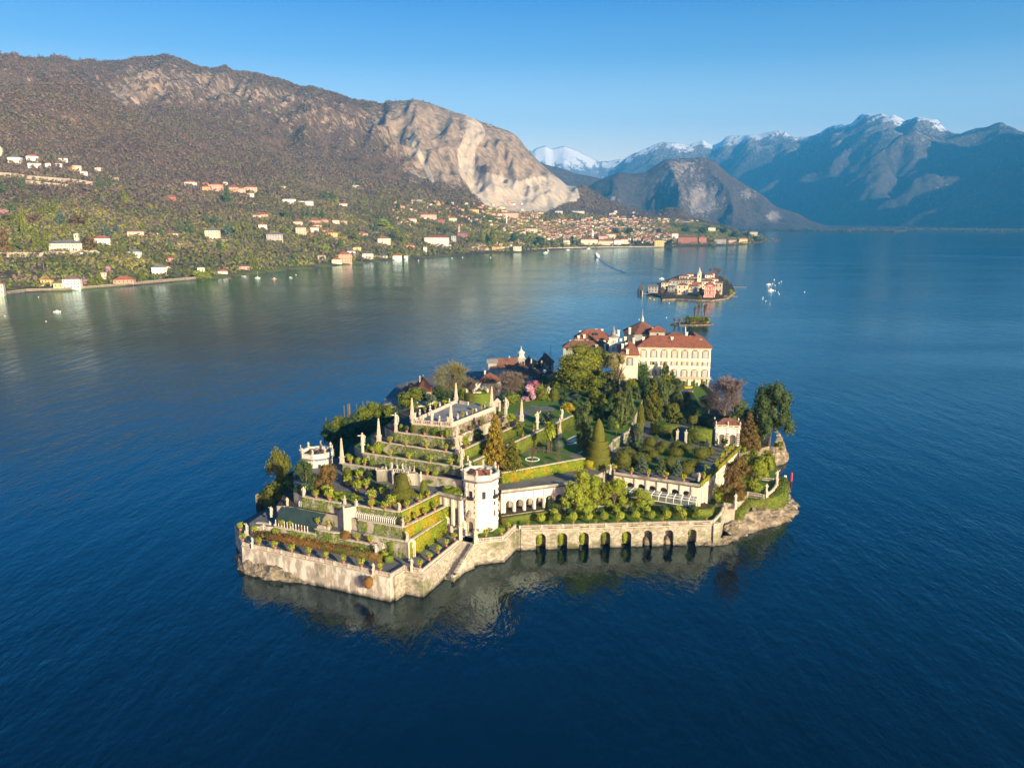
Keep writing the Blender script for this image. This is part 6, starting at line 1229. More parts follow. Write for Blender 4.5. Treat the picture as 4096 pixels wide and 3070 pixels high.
 ('broadleaf_tree', 'lime green tree on the far side of the right lawn', 'c3', 1870, 520, 9, 300, 150, 'round', LIME, 'limbs', 2800, .055, 0),
 ('shrub', 'round olive shrub on the rock by the pine', 'r4', 1200, 1400, 8, 1120, 310, 'round', CAMPHOR, None, 1800, .07, -.1),
 ('shrub', 'lime shrub beside the bronze cypress foot', 'c3', 1420, 745, 9, 580, 130, 'shrub', LIME, None, 1200, .08, 0),
 ('shrub', 'brown green bush on the lake side of the curved parapet', 'r5', 1370, 660, 3, 400, 190, 'shrub', BROWNC, None, 1200, .08, 0),
 ('conifer_tree', 'wide bronze conifer behind the white pavilion', 'r4', 800, 1080, 14, 288, 500, 'cone', BROWNC, 'plain', 5200, .042, 0),
 ('stone_pine', 'large umbrella pine with leaning bare trunk', 'r4', 1260, 1120, 10, 70, 840, 'umbrella', DARKF, 'lean', 7000, .036, 0),
 ('conifer_tree', 'pale conifer rising behind the umbrella pine', 'c5', 1945, 1040, 10, 712, 135, 'cone', CONIF, 'plain', 2800, .06, .1),
 ('evergreen_tree', 'dark round tree left of the umbrella pine', 'c5', 1840, 1060, 12, 838, 140, 'round', DARKF, 'plain', 2800, .06, 0),
 ('evergreen_tree', 'dark conifer below the bare tree', 'c5', 1660, 990, 14, 800, 190, 'round', CONIF, 'plain', 2600, .06, 0),
 ('shrub', 'green shrubs on the rock beside the pine trunk', 'r4', 1450, 1090, 10, 900, 200, 'shrub', CAMPHOR, None, 1300, .08, 0),
 ('clipped_shrub', 'bright clipped screen hedge right of the pavilion', 'r4', 700, 1160, 13, 920, 130, 'bullet', HEDGE, None, 1500, .06, 0),
 ('clipped_shrub', 'narrow blue green cypress right of the pavilion', 'r4', 935, 1130, 12, 950, 95, 'column', BLUEC, None, 900, .09, 0),
 ('clipped_shrub', 'clipped screen hedge nearer the pine', 'r4', 1025, 1130, 12, 890, 80, 'bullet', HEDGE2, None, 1200, .07, 0),
 ('weeping_tree', 'grey weeping cedar beside the palms', 'p5', 1030, 1135, ZG, 908, 210, 'dome', BLUEC, 'plain', 1400, .05, .1),
]
for n_, lab, c, x, yb, z, yt, w, kd, m, tk, nl, ls, lf in T_:
    p, h, wm = place(c, x, yb, z, yt, w); tree(n_, lab, 'shrub' if 'shrub' in n_ or 'dome' in n_ else 'tree', p, wm, h, kd, m, tk, nl, ls, abs(hash(lab)) % 1 + len(lab) % 3, lf, rz=-math.pi * .5 if kd == 'umbrella' else None)
for i, (x, yb, yt, w, kd, m) in enumerate([(540, 930, 770, 130, 'round', DARKF), (660, 950, 780, 140, 'oval', CAMPHOR), (730, 1000, 850, 110, 'round', DARKF), (860, 900, 700, 150, 'round', DARKF), (440, 940, 790, 150, 'round', CAMPHOR), (230, 930, 810, 120, 'shrub', DARKF), (980, 900, 690, 150, 'round', CAMPHOR), (1090, 1030, 850, 150, 'round', YEW), (700, 830, 620, 130, 'oval', CAMPHOR), (120, 800, 640, 110, 'round', DARKF), (880, 780, 610, 140, 'oval', CAMPHOR), (1180, 900, 740, 120, 'round', DARKF), (560, 740, 560, 120, 'round', DARKF), (360, 960, 850, 90, 'shrub', DARKF)]):
    p, h, wm = place('c5', x, yb, 15.5, yt, w); tree('evergreen_tree', ('dark' if m is DARKF else 'olive') + f' evergreen filling the grove, {nth(i)} of the fillers between camphor and palace lawn', 'tree', p, wm, h, kd, m, 'plain', 2400, .06, i % 3, 0, 'evergreens of the grove')
for i, (x, yb, yt, w, m) in enumerate([(330, 970, 850, 120, DARKF), (425, 920, 760, 150, CAMPHOR), (520, 975, 830, 140, DARKF), (590, 900, 745, 150, YEW), (250, 890, 775, 130, DARKF), (700, 930, 770, 120, DARKF), (385, 840, 705, 150, CAMPHOR), (610, 1010, 900, 110, DARKF)]):
    p, h, wm = place('c5', x, yb, ZG, yt, w); tree('evergreen_tree', f'rounded {"dark" if m is DARKF else "olive"} evergreen behind the spiral topiary, {nth(i)} of the clump', 'tree', p, wm, h, 'round', m, 'plain', 2200, .06, i % 3, 0, 'evergreens behind the topiary')
for i, (x, yb, yt, w) in enumerate([(1180, 1000, 700, 280), (1420, 920, 615, 290), (820, 1100, 850, 270)]):
    p, h, wm = place('l3', x, yb, 12, yt, w); tree('evergreen_tree', f'tall dark laurel behind the left obelisks, {nth(i)} of three', 'tree', p, wm, h, 'round', DARKF if i else CAMPHOR, 'plain', 2600, .06, i, 0, 'dark laurels along the left flank')
for i, (x, yb, yt, w) in enumerate([(1790, 720, 590, 150), (1860, 830, 700, 120), (2010, 790, 650, 150), (2090, 900, 760, 130), (1740, 640, 540, 130), (2180, 820, 680, 140)]):
    p, h, wm = place('c4', x, yb, 19, yt, w); tree('shrub', f'dark shrub beside the shady gravel walk of the middle garden, {nth(i)}', 'shrub', p, wm, h, 'shrub', DARKF, None, 1300, .08, i % 3, 0, 'dark shrubs of the middle garden')
for i, (x, yb, yt, w, m) in enumerate([(475, 1020, 860, 130, HEDGE2), (840, 1065, 920, 140, HEDGE2), (1035, 1100, 965, 110, CITRUS), (245, 985, 860, 70, CITRUS), (650, 1040, 960, 90, DARKF)]):
    p, h, wm = place('p1', x, yb, Z9, yt, w); tree('clipped_shrub', f'round bush against the highest front wall, {nth(i)} of five', 'shrub', p, wm, h, 'ball', m, None, 700, .1, 0, 0, 'bushes on the highest terrace')
for i, (c, x, yb, z, yt, w, m) in enumerate([('p2', 985, 460, Z7, 330, 90, CITRUS), ('p2', 860, 900, ZQ, 760, 130, HEDGE2), ('p2', 740, 900, ZQ, 770, 150, HEDGE2), ('c2', 300, 520, ZQ, 470, 120, CITRUS), ('c2', 450, 545, ZQ, 480, 130, DARKF), ('c4', 730, 1180, Z9, 1080, 90, LIME), ('c4', 860, 1130, Z8, 1010, 130, DARKF), ('c4', 1230, 920, Z9, 840, 110, LIME), ('c4', 1330, 1010, Z8, 930, 120, HEDGE2)]):
    p, h, wm = place(c, x, yb, z, yt, w); tree('shrub', f'leafy shrub against the terrace walls, {nth(i)} from the left statue round', 'shrub', p, wm, h, 'round', m, None, 800, .09, i % 3, 0, 'shrubs against the terrace walls')
LF = [(505, 1250, 10, 905, 190), (690, 1230, 10, 815, 210), (880, 1180, 11, 775, 250), (1100, 1110, 12, 640, 290), (1290, 1040, 12, 555, 270), (1490, 980, 13, 610, 290), (1650, 900, 14, 660, 260), (600, 1330, 10, 1030, 260), (850, 1300, 10, 1000, 300), (1090, 1250, 10, 900, 300), (1330, 1180, 12, 830, 260)]
for i, (x, yb, z, yt, w) in enumerate(LF):
    p, h, wm = place('l3', x, yb, z, yt, w * 1.3); tree('evergreen_tree', f'dark laurel tree of the left flank, {nth(i if i < 7 else i - 7)} from the white tower' + (', back row' if i < 7 else ', front row'), 'tree', p, wm, h, 'round', CAMPHOR if i in (1, 3, 4, 5) else DARKF, 'plain', 3000, .055, i % 3, 0, 'dark laurels along the left flank')
hedge('dark hedge belt along the left lake shore', [(-82, 262), (-76, 285), (-68, 318), (-62, 345), (-52, 362)], 8, 2, 13.5, DARKF, per=4, s=.8)
hedge('dark undergrowth belt below the left flank of the pyramid', [(-56, 290), (-50, 318), (-38, 345), (-15, 358), (8, 360)], 8, 6, 21, DARKF, per=4, s=.8)
YB = [(500, 340, 215, 190), (628, 400, 272, 250), (735, 215, 112, 145), (868, 228, 150, 122), (1008, 228, 165, 145), (1095, 258, 190, 112), (988, 308, 220, 155), (1235, 335, 208, 172), (1332, 295, 212, 92), (842, 282, 205, 122), (930, 395, 308, 150), (905, 455, 358, 120), (1095, 490, 378, 152), (1142, 418, 332, 178), (470, 430, 255, 165), (700, 290, 205, 150), (760, 330, 240, 120)]
for i, (x, yb, yt, w) in enumerate(YB):
    p, h, wm = place('c3', x, yb, ZL, yt, w); tree('clipped_shrub', f'rounded clipped yew cushion of the right parterre, {nth(i)} counted from the blue conifer', 'shrub', p, wm, max(h, wm * .5), 'dome', YEW, None, 1500, .055, i % 3, 0, 'yew cushions of the right parterre')
for i, (x, y, w, d) in enumerate([(560, 350, 15, 6), (900, 400, 18, 6), (1000, 270, 20, 7), (1180, 330, 10, 5)]):
    p = K('c3', x, y, ZL); tag(MB().prism([(p[0] + w / 2 * math.cos(a) + .3 * d * math.sin(a), p[1] + d * math.sin(a)) for a in np.linspace(0, 6.1, 18)], ZL - .2, ZL + .05 + i * .004).build('lawn', LAWN), f'lawn island under the yew cushions, {nth(i)} of the right parterre', 'lawn', kind='structure')
for i, (x, yb, yt, w) in enumerate([(490, 432, 265, 105), (658, 458, 295, 122), (835, 478, 315, 132), (1008, 508, 330, 110), (795, 150, 90, 70), (960, 160, 105, 60), (1125, 205, 130, 60), (1300, 210, 150, 70)]):
    p, h, wm = place('c3', x, yb, ZL, yt, w); t = tree('young_conifer', f'young wispy conifer tied to a stake, {nth(i % 4)} from the spiral topiary' + (', near row' if i < 4 else ', back row'), 'tree', p, wm, h, 'cone', BLUEC if i % 2 else CONIF, 'plain', 620, .09, i % 3, .1, 'staked young conifers', None)
    s = MB().tube([(.25, .1, 0), (.05, 0, .62)], .02, 4).build('stake', PALEBARK, t)
def spiral():
    p, h, w = place('p5', 1730, 1385, ZL, 545, 470); t = thing('topiary_tree', 'giant clipped yew with three stacked drums and a cone on top', 'tree', p, 0, None)
    R0 = w / 2; m = MB(); H = h; prof = [(R0 * .92, 0), (R0, H * .06), (R0 * .98, H * .20), (R0 * 1.0, H * .235), (R0 * .80, H * .22), (R0 * .86, H * .26), (R0 * .84, H * .36), (R0 * .88, H * .395), (R0 * .66, H * .375), (R0 * .74, H * .42), (R0 * .73, H * .52), (R0 * .77, H * .555), (R0 * .46, H * .535), (R0 * .50, H * .58), (R0 * .47, H * .66), (R0 * .38, H * .80), (R0 * .24, H * .92), (.15, H)]
    m.lathe(prof, n=26); leafy('crown', m, 16, .26, YEW, t, .06)
spiral()
for i, (x, y, hy, w) in enumerate([(845, 1155, 650, 150), (870, 1160, 690, 130), (895, 1155, 655, 150), (915, 1160, 670, 140), (860, 1150, 740, 120)]):
    p, h, wm = place('p5', x, y, ZG, hy, w); palm(f'tall thin palm of the clump on the lawn, {nth(i)} from the left', p, wm * 1.4, h, 'palm clump on the lawn')
for lab, c, x, yb, z, yt, w in [('fan palm at the left post of the axis stair', 'p2', 475, 1455, ZQ - 3, 1215, 260), ('fan palm at the right post of the axis stair', 'p2', 765, 1430, ZQ - 2, 1275, 240), ('palm left of the tower above the small gallery', 'c2', 440, 655, ZQ - 2, 560, 130), ('palm against the tower above the small gallery', 'c2', 505, 660, ZQ - 2, 575, 110), ('single palm beside the hedged wall of the lawn', 'p5', 2055, 860, ZG, 620, 110)]:
    p, h, wm = place(c, x, yb, z, yt, w); palm(lab, p, wm * 1.3, h)
for i, (x, yb, yt, w, m, kd) in enumerate([(250, 690, 555, 160, DARKF, 'round'), (430, 690, 560, 150, DARKF, 'round'), (330, 720, 620, 140, BLUEC, 'round'), (700, 690, 560, 150, CAMPHOR, 'round'), (960, 690, 590, 130, DARKF, 'round'), (1330, 600, 470, 150, CAMPHOR, 'round'), (1180, 720, 600, 120, DARKF, 'round'), (1640, 560, 450, 120, DARKF, 'round'), (60, 700, 600, 160, DARKF, 'round'), (520, 700, 590, 120, DARKF, 'shrub')]):
    p, h, wm = place('c4', x, yb, 14, yt, w); tree('evergreen_tree', ('dark' if m is DARKF else 'olive') + f' tree screening the village roofs, {nth(i)} of those behind the paved top', 'tree', p, wm, h, kd, m, 'plain', 1700, .07, i % 3, 0, 'trees before the village')
for lab, c, x, yb, z, yt, w, m, sd, fn, spd, up in [('large budding willow behind the paved top', 'c4', 560, 690, 12, 288, 400, TWIGY, 3, 9000, .5, 1.0), ('bare brown tree right of the willow', 'c4', 720, 680, 12, 440, 220, TWIG, 5, 5200, .55, .9), ('wide bare brown tree in front of the church', 'c4', 1230, 660, 14, 380, 330, TWIG, 7, 8000, .55, .9), ('bare brown bush tree left of the wide bare tree', 'c4', 1040, 690, 16, 500, 180, TWIG, 9, 5200, .6, .8), ('small bare tree behind the unicorn statue', 'c4', 860, 640, 16, 470, 110, TWIGP, 5, 3000, .6, .9), ('thin budding tree beside the deep pink magnolia', 'c4', 1600, 580, 14, 410, 80, TWIGY, 3, 3000, .4, 1.2), ('thin olive tree left of the thin budding tree', 'c4', 1520, 560, 14, 415, 90, TWIGY, 5, 3000, .4, 1.2),
                                      ('large bare mauve tree beside the palace lawn', 'c5', 1535, 1000, 14, 612, 315, TWIGP, 11, 12000, .5, 1.0), ('low bare shrub tree on the palace lawn edge', 'c5', 1400, 930, 15, 780, 190, TWIG, 7, 4200, .7, .5), ('pale pruned bare tree in the white flower ring', 'p5', 570, 1285, ZG, 1065, 180, TWIG, 13, 1500, .45, 1.2)]:
    p, h, wm = place(c, x, yb, z, yt, w); bare_tree('bare_tree', lab, p, wm, h, m, sd, None, fn, spd, up)
for i, (x, yb, yt, w) in enumerate([(530, 1400, 1300, 120), (800, 1352, 1275, 88), (1028, 1312, 1200, 122), (265, 1448, 1370, 75), (705, 1145, 1050, 70), (765, 1155, 1040, 80), (1020, 1190, 1120, 60)]):
    p, h, wm = place('p5', x, yb, ZG, yt, w); bare_tree('bare_tree', f'small pruned bare standard on the lawn, {nth(i)} of those near the yellow hedge', p, wm, h, TWIG, 13, 'pruned bare standards on the lawn', 1500, .45, 1.2)
for i, (x, yb, yt) in enumerate([(470, 1080, 830), (430, 1230, 1020), (783, 760, 630), (865, 760, 590), (1000, 700, 600), (1112, 650, 545), (1188, 640, 535)]):
    p, h, w = place('l3', x, yb, 6, yt, 10); o = MB().tube([(p[0], p[1], 4), (p[0], p[1], 6 + h)], .3 if i != 3 else .9, 6).build('timber_post', WOOD); tag(o, f'dark timber post above the left hedge belt, {nth(i)} from the tower side', 'post', 'timber posts along the left shore')
p, h, w = place('c4', 348, 780, 22, 540, 8); tag(MB().tube([(p[0], p[1], 15), (p[0], p[1], 22 + h)], .13, 6).build('flag_pole', mat('faded red paint', (.35, .06, .06))), 'thin red pole rising behind the paved top', 'pole')
# unicorn group on its green drum behind the paved top
def unicorn():
    c = K('c4', 850, 700, ZP - 2); g = MB(); g.lathe([(4.6, 26), (4.7, ZP + .1), (4.2, ZP + .3)], c[0], c[1] + 6.5, 20, kx=1.15); t = tag(leafy('hedge_drum', g, 14, .34, HEDGE2), 'round ivy clad exedra drum behind the paved top', 'hedge')
    q = (c[0] - .2, c[1] + 5.0, ZP + .3); t = thing('unicorn_statue', 'rearing unicorn with rider carved in pale stone above the green drum', 'statue', q, .2)
    MB().box(0, 0, -.2, 3.4, 1.8, .35).build('base', PALE, t); b = MB(); b.tube([(-1.1, 0, 1.3), (-.5, 0, 1.6), (.3, 0, 2.2), (.9, 0, 2.9), (1.2, 0, 3.5), (1.6, 0, 3.5)], [.45, .65, .6, .4, .3, .14], 8); b.tube([(1.35, 0, 3.75), (1.9, 0, 4.3)], [.07, .02], 5)
    for y in (-.32, .32): b.tube([(-.9, y, 1.4), (-1.2, y, .8), (-.9, y, .3)], [.3, .2, .13], 6); b.tube([(.55, y, 2.3), (1.25, y, 2.1), (1.2, y, 1.5)], [.22, .14, .1], 6)
    b.tube([(-1.1, 0, 1.4), (-1.6, 0, 1.2), (-1.7, 0, .5)], [.14, .16, .06], 6); b.build('unicorn', PALE, t, True)
    r = link('rider', FIG[2], t); r.location = (-.2, 0, 1.9); r.scale = (1.9, 1.9, 2.1)
    for s, v in ((-1, 0), (1, 2)): statue('statue on the ' + ('left' if s < 0 else 'right') + ' horn of the green drum', (q[0] + s * 4.2, q[1] + .6, ZP - 1.2), 2.4, .8, .9, v, 0, 'statues of the green drum')
    gate('small arched stone gate at the right corner of the paved top', tuple(K('p1', 1935, 690, Z9 + .3)), -.25, 2.4, 4.6)
unicorn()
# ------------------------------------------------------------------ the palace
def arch_panel(name, parent, loc, w, h, m, rect=False, dz=.0):
    mb = MB(); n = 9
    if rect: pts = [(-w / 2, 0), (w / 2, 0), (w / 2, h), (-w / 2, h)]
    else:
        s = h - w * .42; pts = [(-w / 2, 0), (w / 2, 0)] + [(w / 2 * math.cos(math.pi * k / n), s + w * .42 * math.sin(math.pi * k / n)) for k in range(n + 1)]
    k = len(pts); mb.add([(x, -.05 - dz, z) for x, z in pts] + [(x, .1, z) for x, z in pts], [tuple(range(k))] + [((i + 1) % k, i, k + i, k + (i + 1) % k) for i in range(k)]); o = mb.build(name, m, parent); o.location = loc; return o
def palace():
    eL, eR = K('p6', 1035, 497, 36.0), K('p6', 2022, 513, 36.0); w = float(np.hypot(*(eR - eL)[:2])); rz = math.atan2(eR[1] - eL[1], eR[0] - eL[0]); z0 = 14.9; h = 36 - z0; d = 36.0
    t = thing('palace', 'large cream baroque palace with arched windows and red tiled roofs', 'palace', (float(eL[0]), float(eL[1]), z0), rz); P = lambda x, y: (x, y)
    MB().box(w / 2, d / 2, -12, w, d, h - .6).build('wall', CREAM, t)
    r = MB(); roof_mesh(r, w, 15, h - .1, 5.2, 1.1, True); o = r.build('roof', TILE, t); o.location = (w / 2, 7.5, 0)
    r = MB(); roof_mesh(r, 14, d, h - .12, 4.9, 1.1, True); o2 = r.build('roof', TILE, t); o2.location = (w - 7, d / 2, 0)
    MB().box(w / 2, -.25, h - 1.0, w + .6, .9, h - .11).build('cornice', PALE, t)
    for z in (h * .665, h * .47, h * .20): MB().box(w / 2, -.12, z, w + .3, .5, z + .75).build('string_course', STUCCO, t)
    n = 7; bw = w / n
    for i in range(n + 1):
        x = min(max(i * bw, .5), w - .5); q = MB(); q.box(x, -.10, -2, .95, .35, h - 1.0).build('pilaster', STUCCO, t)
    for i in range(n):
        x = (i + .5) * bw
        for z, hh in ((h * .70 + .4, h * .225), (h * .235, h * .205)):
            s = arch_panel('window', t, (x, -.12, z), bw * .70, hh, SHUT, dz=.02); f = arch_panel('surround', s, (0, 0, 0), bw * .42, hh * .84, PALE, True, .1); arch_panel('pane', s, (0, 0, .25), bw * .29, hh * .72, CURT, True, .17)
            a = arch_panel('arch_moulding', s, (0, .12, -.02), bw * .80, hh + .45, STUCCO, dz=.03)
        s = arch_panel('window', t, (x, -.12, h * .525), bw * .68, h * .105, SHUT, True, .02); arch_panel('surround', s, (0, 0, 0), bw * .36, h * .105, PALE, True, .1); arch_panel('pane', s, (0, 0, .3), bw * .25, h * .075, CURT if i not in (1,) else GLASS, True, .17)
        if i > 2: s = arch_panel('door', t, (x, -.12, 0), bw * .40, h * .15, PALE, True, .06); arch_panel('pane', s, (0, 0, 0), bw * .24, h * .125, GLASS, True, .12)
    b = MB(); b.box(w * .68, -.8, h * .19, w * .68, 1.5, h * .205); ribbon(b, [(w * .34, -1.45), (w * 1.02, -1.45)], .15, h * .24, h * .25)
    for i in range(50): b.box(w * .345 + i * w * .0135, -1.45, h * .205, .14, .12, h * .24)
    b.build('balcony', PALE, t)
    c = MB()
    for i in range(26): c.box(w * random.uniform(.45, 1.0), -.25, .2, random.uniform(.3, .8), .3, h * random.uniform(.05, .19))
    leafy('creeper', c, 9, .4, HEDGE2, t, .15)
    # wing at the left front
    wl, wr = K('p6', 795, 602, 35), K('p6', 1015, 605, 35); iw = 9.6; q = ((wl + wr) / 2 - eL)[:2]; ca, sa = math.cos(-rz), math.sin(-rz); lx, ly = q[0] * ca - q[1] * sa, q[0] * sa + q[1] * ca
    MB().box(lx, ly + 14, -6, iw, 28, 35 - z0 - .4).build('wall', CREAM, t); r = MB(); roof_mesh(r, iw, 30, 35 - z0 - .2, 4.2, .9); o = r.build('roof', TILE, t); o.location = (lx, ly + 14.5, 0)
    s = arch_panel('window', t, (lx + .6, ly - .1, 14.2), 3.6, 5.0, SHUT, dz=.05); arch_panel('pane', s, (0, 0, .2), 1.7, 3.6, CURT, True, .12); MB().box(lx, ly - .15, 18.6, iw + .5, .5, 19.6).build('cornice', PALE, t)
    # octagonal hall, tower block, rear ranges, clock tower
    def loc(c, x, y, Y):
        px, py = pix(c, x, y); dd = ray(px, py); k = Y / dd[1]; g = np.array([dd[0] * k, Y, CAMH + dd[2] * k]); q = (g - np.array([eL[0], eL[1], z0]))
        return np.array([q[0] * ca - q[1] * sa, q[0] * sa + q[1] * ca, q[2]])
    ap = loc('p6', 1088, 155, 470); ev = loc('p6', 1088, 318, 461); R_ = 11.5
    MB().lathe([(R_ - 1, 0), (R_ - 1, ev[2])], ap[0], ap[1], 12).build('drum', GREYW, t); r = MB(); r.lathe([(R_ + .4, ev[2] - .1), (R_ + .4, ev[2] + .25), (.8, ap[2])], ap[0], ap[1], 8, rot=.39); o = r.build('roof', TILE2, t); s = MB(); s.lathe([(.8, ap[2] - .3), (.8, ap[2] + 1.6), (.5, ap[2] + 2.4), (.15, ap[2] + 4), (.05, ap[2] + 7.5)], ap[0], ap[1], 8); s.build('lantern', PALE, o)
    def block(x0, x1, yt, yb, Y, rh, dep, wm, rm, win=0, hip=True, zb=None):
        a, b_, e = loc('p6', x0, yt, Y), loc('p6', x1, yt, Y), loc('p6', x0, yb, Y); wz = abs(b_[0] - a[0]); MB().box((a[0] + b_[0]) / 2, a[1] + dep / 2, e[2] - (8 if zb is None else zb), wz, dep, a[2]).build('wall', wm, t)
        r = MB(); roof_mesh(r, wz, dep, a[2] + .003, rh, .7, hip); o = r.build('roof', rm, t); o.location = ((a[0] + b_[0]) / 2, a[1] + dep / 2, 0)
        for i in range(win): window('window', t, (a[0] + wz * (i + .5) / win, a[1] - .06, (a[2] + e[2]) / 2 - .7), 1.1, 1.8, 0, PALE, GLASS)
        return a, b_, wz, o
    block(1188, 1400, 298, 380, 455, 2.9, 8, GREYW, TILE, 1); block(1400, 1690, 372, 392, 452, 2.4, 8, CREAM, TILE2)
    a, b_, wz, o = block(165, 655, 398, 440, 462, 5.0, 13, STUCCO, TILE, 5); a2, b2, wz2, o3 = block(10, 655, 515, 545, 452, 3.6, 9, GREYW, TILE2, 6)
    sk = MB().box(0, 0, 0, 3, 1.6, .3); k_ = sk.build('skylight', GLASS, o); k_.location = (1.5, -3.9, a[2] + 2.9); k_.rotation_euler = (.6, 0, 0)
    ck = loc('p6', 695, 372, 446); cb = loc('p6', 695, 520, 446); MB().box(ck[0], ck[1], cb[2] - 6, 4.7, 4.7, ck[2]).build('clock_tower', STUCCO, t)
    MB().box(ck[0], ck[1], ck[2], 5.5, 5.5, ck[2] + .4).build('cornice', PALE, t); MB().lathe([(3.4, ck[2] + .4), (1.2, ck[2] + 1.6), (1.1, ck[2] + 3.4), (1.5, ck[2] + 3.6), (.5, ck[2] + 4.6), (.05, ck[2] + 6.6)], ck[0], ck[1], 8).build('belfry', LEAD, t)
    f = MB(); f.lathe([(1.55, 0), (1.55, .12)], n=20); o = f.build('clock_face', PALE, t); o.rotation_euler = (math.pi / 2, 0, 0); o.location = (ck[0], ck[1] - 2.32, ck[2] - 2.6); m = MB()
    for i in range(12): a_ = i * math.pi / 6; m.box(1.22 * math.cos(a_), 1.22 * math.sin(a_), .12, .3, .1, .16, a_)
    m.build('hour_marks', IRON, o); m = MB(); m.bar((0, 0), (-.55, .45), .13, z0=.16, z1=.2).bar((0, 0), (.1, 1.0), .1, z0=.2, z1=.24); m.build('hands', IRON, o); arch_panel('window', t, (ck[0], ck[1] - 2.33, ck[2] - 7.6), 1.5, 2.6, CURT, True)
    def chim(c, x, y, Y, hh=2.4, ww=1.2): q = loc(c, x, y, Y); m = MB(); m.box(q[0], q[1], q[2] - hh - 1.5, ww, ww, q[2] - .4).box(q[0], q[1], q[2] - .4, ww * 1.35, ww * 1.35, q[2]); m.build('chimney', STUCCO, t)
    for x, y, Y in [(243, 278, 470), (460, 255, 470), (540, 257, 470), (297, 330, 462), (220, 345, 462), (740, 328, 450), (857, 360, 445), (972, 378, 442), (1103, 362, 440), (1228, 370, 440), (1492, 365, 437), (1690, 300, 442), (1878, 395, 436), (1748, 345, 448), (820, 455, 420), (885, 530, 414), (870, 440, 424), (1240, 238, 458), (918, 235, 458), (765, 268, 460), (795, 385, 444), (115, 408, 460), (465, 470, 449), (580, 460, 449)]: chim('p6', x, y, Y)
    MB().tube([loc('p6', 1675, 300, 442), loc('p6', 1675, 225, 442)], .22, 5).build('flag_mast', WHITEP, t); q = loc('p6', 418, 560, 449); MB().tube([q, loc('p6', 418, 465, 449)], .1, 4).build('antenna', IRON, t)
palace()
pf = [K('c5', x, y, 15.0) for x, y in ((1180, 700), (1262, 700), (1250, 712), (1195, 712))]
tag(MB().prism([xy(p) for p in pf], 14.95, 15.25).build('flower_bed', YELFL), 'yellow heart shaped flower bed on the palace lawn', 'flower bed'); tag(MB().prism([xy(K('c5', x, y, 15)) for x, y in ((1165, 733), (1265, 731), (1268, 738), (1168, 741))], 14.95, 15.2).build('flower_bed', PURP), 'purple flower border on the palace lawn', 'flower bed'); tag(MB().prism([xy(K('c5', x, y, 15)) for x, y in ((1225, 741), (1268, 742), (1262, 747), (1230, 746))], 14.95, 15.2).build('flower_bed', YELFL), 'short yellow flower strip below the purple border', 'flower bed')
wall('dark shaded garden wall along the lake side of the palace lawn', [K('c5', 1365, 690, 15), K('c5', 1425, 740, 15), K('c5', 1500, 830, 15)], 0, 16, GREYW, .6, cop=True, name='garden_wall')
# ------------------------------------------------------------------ village behind the garden
VG = 'village houses behind the garden'
def vhouse(lab, c, x0, x1, ye, Y, rh, dep, rz, wm=GREYW, rm=TILE2, hip=True, win=0, zb=3.0, chim=1, name='village_house', cat='house', g=VG):
    px, py = pix(c, (x0 + x1) / 2, ye); dd = ray(px, py); k = Y / dd[1]; z = CAMH + dd[2] * k; w = (x1 - x0) * CROP[c][2] * Y / FPX / .97
    return house(name, lab, cat, (dd[0] * k, Y + dep / 2, zb), w, dep, max(3, z - zb), rh, rz, wm, rm, hip, g, chim, 6, win)
ch = vhouse('tall grey church nave with dark red gabled roof', 'c4', 1005, 1290, 340, 470, 5.2, 11, .05, GREYW, TILE2, False, 0, name='church', cat='church', g=None)
p = ch.location; f = MB(); f.box(-7, -3.5, 0, 5, 3, 17.5).build('facade', GREYW, ch); m = MB(); roof_mesh(m, 6, 4, 17.5, 1.8, .4, False); o = m.build('pediment', LEAD, ch); o.location = (-7, -3.5, 0); m = MB(); m.bar((-7.6, -3.5), (-6.4, -3.5), .16, z0=21.9, z1=22.1).tube([(-7, -3.5, 19.3), (-7, -3.5, 22.9)], .1, 4); m.build('cross', IRON, ch)
px, py = pix('c4', 1340, 150); Y = 482.; q = ray(px, py); k = Y / q[1]; zt = CAMH + q[2] * k; t = thing('bell_tower', 'grey church bell tower with two arched belfry openings and white crown', 'bell tower', (q[0] * k, Y, 4), .06); H_ = zt - 4
MB().box(0, 0, -3, 4.7, 4.7, H_ * .52).build('shaft', GREYW, t); m = MB()
for a in range(4): o = MB(); arcade(o, (-2.35, -2.35), (2.35, -2.35), H_ * .52, H_ * .80, [1.35, 3.35], .62, H_ * .70, .6, 0, 6); b_ = o.build('belfry', GREYW, t); b_.rotation_euler = (0, 0, a * math.pi / 2)
MB().box(0, 0, H_ * .53, 2.6, 2.6, H_ * .78).build('bell_frame', IRON, t); MB().box(0, 0, H_ * .80, 5.6, 5.6, H_ * .835).build('cornice', PALE, t); MB().lathe([(2.3, H_ * .835), (1.7, H_ * .88), (2.1, H_ * .95), (2.5, H_ * .965), (.9, H_ * 1.02), (.3, H_ * 1.06), (.05, H_ * 1.16)], n=8).build('crown', STUCCO, t)
